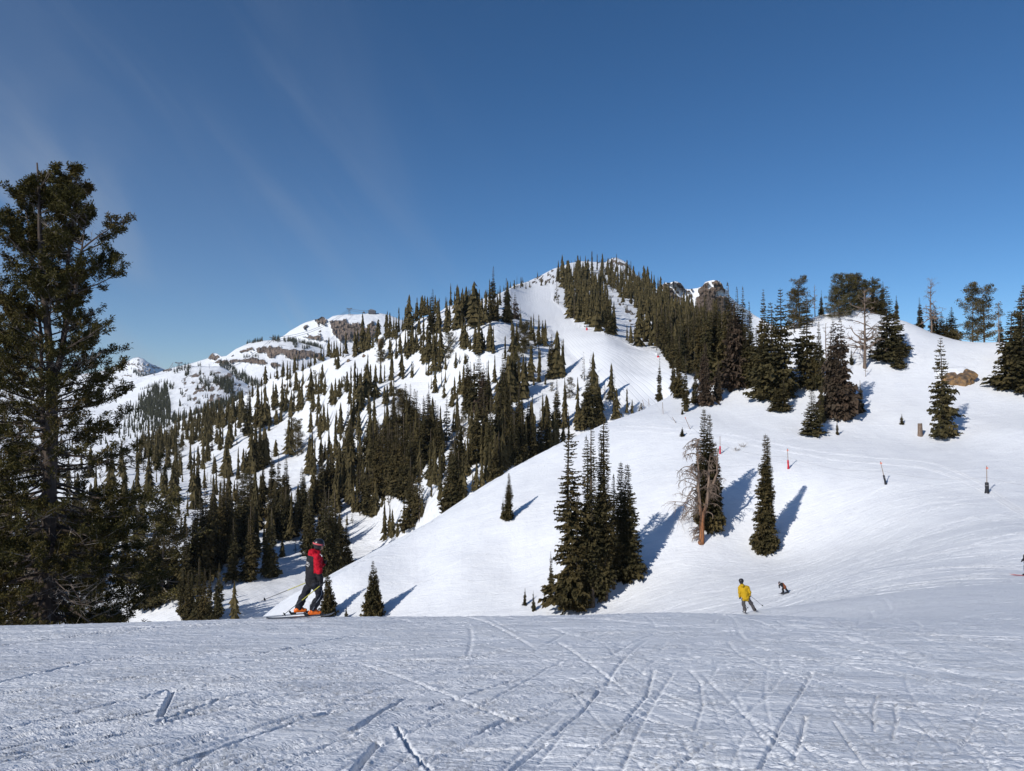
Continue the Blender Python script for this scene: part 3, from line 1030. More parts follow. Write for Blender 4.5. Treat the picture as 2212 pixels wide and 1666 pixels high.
def ribbon(P, w, hgt):
    """a ski track: two thrown-up ridges beside a shallow trough, following the ground"""
    P = np.array(P, float)
    d = np.gradient(P, axis=0); d /= np.linalg.norm(d, axis=1, keepdims=True) + 1e-9
    nrm = np.stack([-d[:, 1], d[:, 0]], 1)
    prof = ((-2.2, -0.9), (-1.15, 1.0), (-0.5, -0.15), (0.5, -0.15), (1.15, 0.9), (2.2, -0.9))
    b = sum(len(v) for v in RV)
    cols = []
    rg = 0.7 + 0.8 * (vnoise(P[:, 0] / 0.9, P[:, 1] / 0.9, 3) + 0.5)
    end = np.clip(np.minimum(np.arange(len(P)), np.arange(len(P))[::-1]) / 3.0, 0, 1)
    for o, z in prof:
        q = P + nrm * o * w
        zz = H(q[:, 0], q[:, 1]) + hgt * (z * rg * end if z > 0 else z)
        cols.append(np.stack([q[:, 0], q[:, 1], zz], 1))
    V = np.stack(cols, 1).reshape(-1, 3)
    n = len(P); m = len(prof)
    i = np.arange(n * m).reshape(n, m) + b
    RF.append(np.stack([i[:-1, :-1], i[:-1, 1:], i[1:, 1:], i[1:, :-1]], -1).reshape(-1, 4))
    RV.append(V)


def arc_pts(x, y, ang, R, ln, step=0.8):
    n = max(6, int(ln / step)); s = (np.arange(n) / (n - 1) - 0.5) * ln
    a = ang + s / R
    return np.stack([x + np.cumsum(np.cos(a)) * ln / n - np.cumsum(np.cos(a))[n // 2] * ln / n, y + np.cumsum(np.sin(a)) * ln / n - np.cumsum(np.sin(a))[n // 2] * ln / n], 1)


for i in range(560):         # tracks on the slope beyond
    Y = 44 + 80 * rsn.rand(); u = -0.32 + 1.05 * rsn.rand()
    if u < 0.1: Y = 80 + 62 * rsn.rand()
    if Y > 95 and u > 0.25: continue
    ang = math.radians((-8 if u > 0.15 else 8) + 17 * rsn.randn()); R = (30 + 120 * rsn.rand()) * (1 if rsn.rand() < 0.6 else -1)
    P = arc_pts(u * Y, Y, ang, R, 5 + 26 * rsn.rand() ** 1.5)
    e = np.array([(a[0] / a[1]) for a in P])
    if (P[:, 1] < 40).any(): continue
    ribbon(P, 0.06 + 0.08 * rsn.rand(), 0.018 + 0.028 * rsn.rand())


def path_track(pts, w, hgt):
    q = np.array([near_hit(px, py)[:2] for px, py in pts])
    t = np.concatenate([[0], np.cumsum(np.linalg.norm(np.diff(q, axis=0), axis=1))])
    s = np.arange(0, t[-1], 0.7)
    P = np.stack([np.interp(s, t, q[:, 0]), np.interp(s, t, q[:, 1])], 1)
    k = np.ones(9) / 9
    for c in (0, 1):
        P[4:-4, c] = np.convolve(P[:, c], k, 'valid')
    ribbon(P, w, hgt)


path_track([(1330, 920), (1480, 928), (1560, 935), (1640, 952), (1720, 968), (1820, 982), (1930, 992), (1990, 994), (2030, 1005), (2080, 1025), (2130, 1048), (2180, 1085), (2230, 1115)], 0.20, 0.10)
path_track([(1340, 930), (1500, 940), (1580, 952), (1680, 972), (1790, 992), (1900, 1002), (1980, 1006), (2060, 1030), (2130, 1060), (2230, 1122)], 0.20, 0.10)
path_track([(1560, 955), (1680, 950), (1800, 938), (1850, 935)], 0.15, 0.08)
path_track([(1790, 905), (1880, 890), (1960, 878)], 0.15, 0.06)
tag(link('ski_tracks', mesh_np('ski_tracks', np.concatenate(RV), np.concatenate(RF), [M_SNOW], smooth=True)), kind='structure')
# crumbled snow between the tracks
pm = np.clip(fbm(fx / 1.3, fy / 0.9, 3, 21) * 3 + 0.25, 0, 1) * np.clip((26 - fy) / 6, 0, 1)
pm = pm * (np.abs(fx) < 0.82 * fy)
cr = np.clip(vnoise(fx / 0.035, fy / 0.05, 8) + 0.7 * vnoise(fx / 0.018, fy / 0.03, 31) + 0.05, 0, 1)
disp += pm * cr * 0.007
cr2 = np.clip(vnoise(fx / 0.06, fy / 0.08, 15) - 0.24, 0, 1) * (np.abs(fx) < 0.82 * fy)
disp += cr2 * 0.03 * np.clip((26 - fy) / 6, 0, 1) * np.clip(fbm(fx / 2.1, fy / 1.7, 2, 44) * 2 + 0.4, 0, 1)
fz += disp
nr, ncol = XX.shape
idx = np.arange(nr * ncol).reshape(nr, ncol)
quads = np.stack([idx[:-1, :-1], idx[:-1, 1:], idx[1:, 1:], idx[1:, :-1]], -1).reshape(-1, 4)
me = mesh_np('snow_slope', np.stack([fx, fy, fz], 1), quads, [M_SNOW], smooth=True)
tag(link('snow_slope', me), kind='structure')
del U, full, disp
# coarse ground under and around it, also behind the camera
gx, gy = np.meshgrid(np.arange(-320, 420, 4.0), np.arange(-160, 330, 4.0))
gz = H0(gx, gy) - 0.7
gi = np.arange(gx.size).reshape(gx.shape)
quads = np.stack([gi[:-1, :-1], gi[:-1, 1:], gi[1:, 1:], gi[1:, :-1]], -1).reshape(-1, 4)
tag(link('ground', mesh_np('ground', np.stack([gx.ravel(), gy.ravel(), gz.ravel()], 1), quads, [M_SNOW], smooth=True)), kind='structure')


# ------------------------------------------------------------------ mountain sheets
def pip(px, py, poly):
    inside = np.zeros(px.shape, bool)
    n = len(poly)
    for i in range(n):
        x1, y1 = poly[i]; x2, y2 = poly[(i + 1) % n]
        c = ((y1 > py) != (y2 > py)) & (px < (x2 - x1) * (py - y1) / (y2 - y1 + 1e-12) + x1)
        inside ^= c
    return inside


def sheet(name, top, bottom, ctrl, step, nv, mat, rough, rock_polys=(), relief=0.0, lane=None, back=((25, -8), (90, -45), (260, -160)), warp=4.0, seed=0, rock_fn=None, gully=None):
    dep = TPS([(c[0], c[1]) for c in ctrl], [math.log(c[2]) for c in ctrl], 400.0, 1e-4)
    px = np.arange(top[0][0], top[-1][0] + 0.1, step)
    ty = np.interp(px, [p[0] for p in top], [p[1] for p in top])
    ty = ty + 0.6 * warp * fbm(px / 22.0, px * 0 + seed, 4, seed) * 0.6
    by = np.interp(px, [p[0] for p in bottom], [p[1] for p in bottom])
    v = np.linspace(0, 1, nv)[:, None] ** 1.0
    PX = np.broadcast_to(px, (nv, len(px))).copy(); PY = ty[None, :] * (1 - v) + by[None, :] * v
    Y = np.exp(dep(PX, PY))
    rock = np.zeros_like(PX)
    wx = PX + warp * 2.2 * fbm(PX / 9, PY / 9, 4, seed + 3); wy = PY + warp * 2.2 * fbm(PX / 9, PY / 9, 4, seed + 8)
    for poly in rock_polys:
        rock[pip(wx, wy, poly)] = 1.0
    if rock_fn is not None:
        rock = np.maximum(rock, rock_fn(PX, PY))
    X, Yw, Z = at(PX, PY, Y)
    fade = np.clip(v * nv / 3.0, 0, 1)
    n = rough * (fbm(X / (rough * 16), Y / (rough * 16), 5, seed + 1, 0.55))
    if gully is not None: n = n + gully(X, Y, PX, PY)
    Z = Z + n * fade * (0.25 + 0.75 * np.clip(v * 8, 0, 1))
    if relief:
        rr = np.abs(fbm(PX / 5.0, PY / 9.0, 5, seed + 13, 0.6)) * relief
        sgn = fbm(PX / 14.0, PY / 4.0, 3, seed + 17) * relief
        k = 1 - rock * (rr * 1.0 + 0.4 * sgn + 0.3 * relief) / 1.0
        X = X * k; Yw = Yw * k; Z = Z * k
    rows = [np.stack([X, Yw, Z], -1)]
    r0 = rows[0][0]
    extra = []
    for dy, dz in back:
        e = r0.copy()
        kk = 1 + dy / e[:, 1]
        e[:, 0] *= kk; e[:, 1] *= kk; e[:, 2] += dz
        extra.append(e)
    V = np.concatenate([np.stack(extra[::-1]), rows[0]], 0)
    ne = len(extra)
    R = np.concatenate([np.zeros((ne, len(px))), rock], 0)
    nr, ncc = V.shape[:2]
    idx = np.arange(nr * ncc).reshape(nr, ncc)
    quads = np.stack([idx[1:, :-1], idx[1:, 1:], idx[:-1, 1:], idx[:-1, :-1]], -1).reshape(-1, 4)
    me = mesh_np(name, V.reshape(-1, 3), quads, [mat], smooth=True)
    a = me.attributes.new('rock', 'FLOAT', 'POINT'); a.data.foreach_set('value', R.ravel().astype(np.float32))
    if lane is not None:
        s, msk = lane(PX, PY)
        for nm, arr in (('lane', s), ('lane_mask', msk)):
            arr = np.concatenate([np.repeat(arr[:1], ne, 0), arr], 0)
            a = me.attributes.new(nm, 'FLOAT', 'POINT'); a.data.foreach_set('value', arr.ravel().astype(np.float32))
    o = tag(link(name, me), kind='structure')

    def grid_pt(x, y):
        """the built surface at a picture position"""
        j = int(np.clip(round((x - px[0]) / step), 0, len(px) - 1))
        t0 = ty[j]; t1 = by[j]
        i = int(np.clip(round((y - t0) / (t1 - t0) * (nv - 1)), 0, nv - 1))
        i2 = min(max(i, 0), nv - 1)
        return Vector((float(X[i2, j]), float(Yw[i2, j]), float(Z[i2, j])))
    top_fn = lambda x: float(np.interp(x, px, ty))
    return grid_pt, top_fn, dep


def T(ox, oy, s, pts):
    """points read in an enlarged view -> picture coordinates"""
    return [((ox + x / s) * 0.54216, (oy + y / s) * 0.54216) for x, y in pts]


# main flank
top_M = [(-250, 1010), (100, 985), (250, 955), (330, 936), (367, 920), (427, 893), (484, 884), (512, 865), (536, 850), (576, 829), (584, 818), (635, 806), (669, 793), (717, 773), (782, 761),
         (811, 749), (826, 728), (838, 727), (850, 735), (880, 706), (909, 687), (935, 682), (954, 671), (968, 661), (985, 659), (1004, 663), (1024, 657), (1049, 643), (1075, 636), (1098, 625), (1112, 616), (1139, 609), (1165, 597), (1194, 581),
         (1212, 576), (1233, 568), (1256, 564.5), (1288, 566), (1306, 568), (1318, 560), (1326, 556.5), (1334, 557), (1344, 562), (1356, 569), (1361, 577), (1370, 590), (1394, 607), (1419, 626), (1450, 650), (1500, 690), (1560, 730), (1640, 762), (1760, 800)]
bot_M = [(-250, 1420), (1760, 1420)]
ctrl_M = [(-250, 1340, 190), (250, 1335, 175), (450, 1335, 165), (640, 1335, 170), (541, 1256, 190), (400, 1290, 180), (700, 1240, 196), (250, 1230, 200), (0, 1200, 230), (572, 1005, 330), (400, 1100, 270), (250, 1050, 350),
          (484, 884, 500), (367, 920, 620), (100, 985, 640), (-250, 1010, 640), (768, 874, 310), (622, 893, 420), (584, 818, 470), (669, 793, 430), (717, 773, 400), (782, 761, 385), (831, 728, 370), (909, 687, 365), (975, 660, 375), (1024, 657, 370),
          (1066, 700, 312), (1049, 643, 390), (1098, 625, 440), (1140, 620, 520), (1139, 609, 560), (1193, 608, 565), (1194, 581, 640), (1233, 568, 680), (1256, 564, 700), (1329, 557, 750), (1358, 571, 730), (1394, 607, 690), (1419, 626, 640),
          (1500, 690, 450), (1600, 750, 300), (1760, 800, 270), (1350, 895, 215), (1310, 722, 300), (1244, 700, 345), (1197, 649, 450), (1456, 775, 250), (1222, 766, 285), (1272, 920, 213), (1420, 866, 222), (1600, 900, 235),
          (974, 1098, 180), (805, 1114, 240), (1100, 1000, 190), (1089, 699, 318), (960, 850, 290), (1200, 850, 245), (820, 980, 270), (700, 1000, 300), (640, 1180, 222), (1150, 760, 290), (900, 1180, 195), (1200, 960, 205), (1000, 1400, 190), (1300, 1100, 215), (1600, 1200, 240),
          (640, 1400, 160), (300, 1400, 160), (860, 780, 340), (1300, 640, 520), (1350, 680, 420), (1380, 740, 300)]
laneL = [(600, 1100), (632, 1090), (657, 1096), (678, 1130), (715, 1187), (766, 1223), (810, 1261), (862, 1312), (895, 1349), (960, 1400)]
laneR = [(600, 1196), (608, 1194), (649, 1198), (686, 1237), (700, 1245), (723, 1323), (747, 1374), (759, 1403), (775, 1456), (830, 1560), (960, 1700)]


def laneM(PX, PY):
    l = np.interp(PY, [p[0] for p in laneL], [p[1] for p in laneL])
    r = np.interp(PY, [p[0] for p in laneR], [p[1] for p in laneR])
    s = (PX - l) / (r - l)
    m = np.clip(np.minimum(s, 1 - s) * 14, 0, 1) * (PY > 612) * (PY < 960) * np.clip((PY - 590) / 90, 0.2, 1)
    # the lower run in the valley on the left is groomed too
    d = np.clip((PY - (1345 - 0.42 * (PX - 230))) / 20 + 0.5, 0, 1) * (PX < 760)
    s2 = (PY - (1345 - 0.42 * (PX - 230))) / 160
    s = np.where(m > 0, s, s2); m = np.maximum(m, d * 0.8)
    return s, m


J = lambda pts: T(2100, 980, 2.765, pts)
peak_rocks = [J([(895, 200), (935, 140), (950, 200), (960, 240), (930, 235)]), J([(1005, 165), (1020, 160), (1035, 190), (1100, 190), (1125, 205), (1130, 250), (1100, 240), (1050, 215), (1010, 215)]),
              J([(960, 175), (985, 175), (980, 195), (955, 192)]), J([(130, 370), (180, 345), (175, 385), (150, 400)]), J([(60, 400), (80, 400), (78, 420), (60, 418)])]


def rockM(PX, PY):
    # stony ridge left of the summit and small outcrops along the skyline
    a = ((PX > 1120) & (PX < 1200) & (PY < 612) & (fbm(PX / 4, PY / 3, 3, 77) > 0.17)) * 1.0
    b = ((PX > 1290) & (PX < 1366) & (PY < 590) & (fbm(PX / 5, PY / 4, 3, 71) > 0.16)) * 1.0
    c = ((PX > 1260 + (PY - 650) * 1.9) & (PX < 1500) & (PY > 640) & (PY < 760) & (fbm(PX / 6, PY / 5, 3, 72) > 0.36)) * 1.0
    return np.maximum(np.maximum(a, b), c) * 0.9


ptM, topM, depM = sheet('mountain_flank', top_M, bot_M, ctrl_M, 2.8, 220, M_SNOWF, 1.3, peak_rocks, 0.006, laneM, warp=1.6, seed=2, rock_fn=rockM)

# rocky twin peaks to the right of the summit
top_R = J([(1250, 560), (1380, 500), (1440, 465), (1470, 440), (1500, 420), (1530, 405), (1580, 405), (1620, 388), (1650, 392), (1700, 412), (1740, 470), (1780, 478), (1850, 468), (1880, 465), (1930, 445), (1960, 400), (1990, 388), (2050, 376), (2090, 378), (2120, 388), (2150, 420), (2170, 470), (2205, 480), (2240, 560), (2330, 640), (2500, 760), (2750, 900), (3100, 1150)])
bot_R = [(top_R[0][0], 800), (top_R[-1][0], 860)]
ctrl_R = [(1350, 640, 1150), (1419, 623, 1080), (1456, 607, 1060), (1480, 623, 1080), (1507, 622, 1075), (1540, 605, 1030), (1564, 623, 1030), (1620, 690, 1100), (1460, 680, 1000), (1500, 700, 960), (1550, 680, 985), (1400, 790, 850), (1500, 800, 860), (1640, 810, 860), (1750, 780, 900), (1750, 860, 800)]
rk_R = [J([(1860, 590), (1890, 480), (1935, 450), (1955, 402), (2000, 392), (2010, 400), (1985, 440), (2000, 470), (2050, 450), (2150, 450), (2185, 480), (2130, 490), (2060, 540), (2120, 560), (2212, 560), (2300, 700), (2300, 900), (2100, 820), (2060, 770), (2000, 760), (1900, 740), (1850, 640)]),
        J([(2040, 385), (2100, 380), (2150, 420), (2140, 440), (2050, 440)]),
        J([(1470, 470), (1530, 410), (1550, 420), (1560, 470), (1600, 500), (1640, 560), (1690, 600), (1690, 620), (1620, 600), (1580, 540), (1500, 500)]),
        J([(1650, 400), (1690, 410), (1725, 480), (1730, 500), (1690, 500), (1670, 450)]), J([(1600, 395), (1640, 390), (1650, 410), (1610, 420)]), J([(1780, 640), (1820, 630), (1800, 670)])]


def rockR(PX, PY):
    return ((PX < 1496) & (fbm(PX / 5, PY / 4, 3, 55) > 0.18)) * 0.9


ptR, topR, _ = sheet('rocky_peak', top_R, bot_R, ctrl_R, 0.9, 150, M_HILL, 6.0, rk_R, 0.020, None, ((60, -30), (200, -120)), 3.0, 5, rockR)

# distant shoulder, summit, dome and the far pyramid on the left
Z3 = lambda pts: T(400, 1100, 1.8433, pts)
BT = lambda pts: T(900, 1300, 3.6867, pts)
C8 = lambda pts: T(480, 1350, 2.0403, pts)
S8 = lambda pts: T(1000, 1180, 3.16, pts)
top_V = S8([(-100, 720), (160, 600), (260, 560), (360, 530), (420, 490), (500, 430), (600, 380), (650, 350), (700, 325), (800, 295), (850, 285), (890, 258), (930, 270), (950, 292), (980, 290), (1030, 255), (1100, 238), (1200, 232), (1300, 232), (1400, 225), (1500, 215), (1600, 215), (1700, 230), (1900, 300), (2300, 420)])
bot_V = [(top_V[0][0], 880), (top_V[-1][0], 880)]
ctrl_V = [(500, 800, 2900), (600, 735, 3000), (690, 684, 2950), (750, 678, 2900), (830, 680, 2900), (900, 700, 2950), (990, 740, 3000), (620, 780, 2600), (700, 750, 2550), (760, 740, 2600), (820, 760, 2500), (550, 870, 2200), (760, 870, 2100), (950, 870, 2100), (716, 720, 2700)]
rk_V = [S8([(990, 290), (1100, 300), (1200, 290), (1260, 345), (1400, 350), (1480, 365), (1520, 320), (1560, 330), (1560, 480), (1450, 540), (1250, 540), (1180, 560), (1100, 545), (1095, 460), (1075, 505), (1045, 500), (1010, 420)]),
        S8([(820, 290), (860, 262), (895, 255), (940, 275), (970, 295), (945, 330), (940, 365), (890, 345), (850, 330), (840, 380), (825, 330)]),
        S8([(640, 480), (720, 485), (790, 480), (870, 490), (880, 530), (820, 555), (770, 530), (700, 515)]), S8([(820, 450), (870, 445), (880, 470), (850, 470)]), S8([(880, 515), (920, 525), (960, 545), (900, 550)]),
        S8([(640, 370), (690, 340), (700, 370), (650, 400)])]
ptV, topV, _ = sheet('summit_massif', top_V, bot_V, ctrl_V, 1.5, 130, M_HILL, 13.0, rk_V, 0.022, None, ((120, -60), (400, -260)), 3.5, 12)

top_S = [(-350, 880), (0, 870), (200, 850), (300, 815), (340, 806), (364, 797), (405, 787), (449, 774), (455, 766), (460, 762), (470, 764), (478, 770), (490, 768), (511, 753), (540, 741), (570, 735), (594, 734), (612, 735), (652, 741), (687, 750), (717, 762), (760, 790), (820, 830), (900, 870)]
bot_S = [(-350, 960), (900, 960)]
ctrl_S = [(-350, 880, 2500), (-350, 950, 1900), (200, 850, 2500), (300, 815, 2450), (364, 797, 2450), (449, 774, 2400), (511, 753, 2350), (594, 734, 2300), (687, 750, 2250), (760, 790, 2150), (900, 870, 1900), (450, 830, 2050), (550, 800, 2000), (650, 790, 1980), (560, 850, 1800), (300, 900, 1900), (500, 940, 1500), (700, 940, 1500), (900, 950, 1500)]
rk_S = [BT([(40, 510), (60, 550), (200, 530), (340, 540), (430, 550), (520, 582), (630, 545), (600, 520), (540, 500), (420, 480), (330, 465), (200, 490)]),
        BT([(430, 335), (500, 310), (580, 300), (680, 290), (760, 300), (900, 330), (1050, 370), (1160, 350), (1250, 365), (1400, 405), (1440, 470), (1300, 480), (1250, 470), (1100, 478), (1000, 480), (880, 465), (840, 410), (760, 400), (700, 445), (620, 450), (580, 400), (500, 390), (450, 370)]),
        BT([(170, 390), (250, 350), (400, 325), (400, 365), (320, 380), (230, 412)]), BT([(670, 540), (720, 530), (800, 560), (790, 590), (740, 612), (680, 590)]),
        BT([(-30, 505), (20, 500), (30, 530), (-20, 540)]), BT([(60, 440), (120, 435), (130, 455), (70, 460)]),
        C8([(705, 150), (720, 125), (750, 118), (790, 132), (810, 150), (770, 168), (715, 165)]), C8([(740, 190), (790, 170), (870, 170), (880, 205), (850, 215), (780, 200)]),
        C8([(880, 180), (960, 170), (970, 185), (900, 205)]), C8([(350, 250), (410, 240), (420, 262), (350, 268)]), C8([(270, 290), (330, 280), (345, 300), (280, 305)])]
ptS, topS, _ = sheet('cliff_shoulder', top_S, bot_S, ctrl_S, 1.2, 130, M_HILL, 9.0, rk_S, 0.016, None, ((100, -60), (400, -260)), 2.6, 22)

top_D = [(-350, 900), (100, 870), (230, 850), (260, 842), (300, 826), (330, 812), (364, 803), (382, 796), (423, 791.5), (476, 792), (493, 800), (511, 816), (540, 834), (610, 856), (700, 900), (800, 940)]
bot_D = [(-350, 1040), (800, 1040)]
ctrl_D = [(-350, 900, 1900), (100, 870, 1850), (260, 842, 1800), (364, 803, 1750), (423, 792, 1700), (476, 792, 1650), (540, 834, 1500), (610, 856, 1400), (800, 940, 1200), (423, 850, 1350), (350, 870, 1350), (500, 870, 1250), (420, 940, 1000), (300, 960, 1050), (550, 940, 1000), (100, 960, 1200), (400, 1020, 820), (-350, 1020, 900), (800, 1020, 900)]


def rockD(PX, PY):
    k = np.clip(1 - np.abs(PX - 470) / 110, 0, 1) * np.clip((PY - 800) / 10, 0, 1) * np.clip((945 - PY) / 20, 0, 1)
    return np.clip(k * 1.6, 0, 1) * (fbm(PX / 7 + PY / 16, PY / 7, 4, 61) > 0.13) * 0.75


def gulD(X, Y, PX, PY):
    return -9 * np.clip(fbm(X / 130.0 + Y / 700.0, Y / 300.0, 4, 33), -0.2, 1) * np.clip((PY - 805) / 30, 0, 1)


ptD, topD, _ = sheet('forested_dome', top_D, bot_D, ctrl_D, 2.0, 120, M_HILL, 4.0, (), 0.004, None, ((60, -40), (250, -190)), 2.0, 32, rockD, gulD)

top_P = Z3([(-1400, 800), (-300, 740), (0, 700), (130, 660), (180, 630), (225, 610), (245, 600), (280, 595), (320, 610), (345, 630), (400, 655), (470, 681), (560, 700), (800, 760)])
bot_P = [(top_P[0][0], 900), (top_P[-1][0], 900)]
ctrl_P = [(140, 830, 5600), (260, 790, 5400), (299, 771, 5200), (355, 797, 5400), (450, 830, 5600), (240, 860, 4300), (330, 860, 4200), (450, 880, 4300), (300, 800, 4900)]


def rockP(PX, PY):
    return ((fbm(PX / 5, PY / 2.5, 3, 91) > 0.18) & (PY < 815)) * 0.8


ptP, topP, _ = sheet('distant_pyramid_peak', top_P, bot_P, ctrl_P, 1.6, 60, M_HILL, 14.0, (), 0.01, None, ((200, -160), (700, -700)), 2.0, 42, rockP)
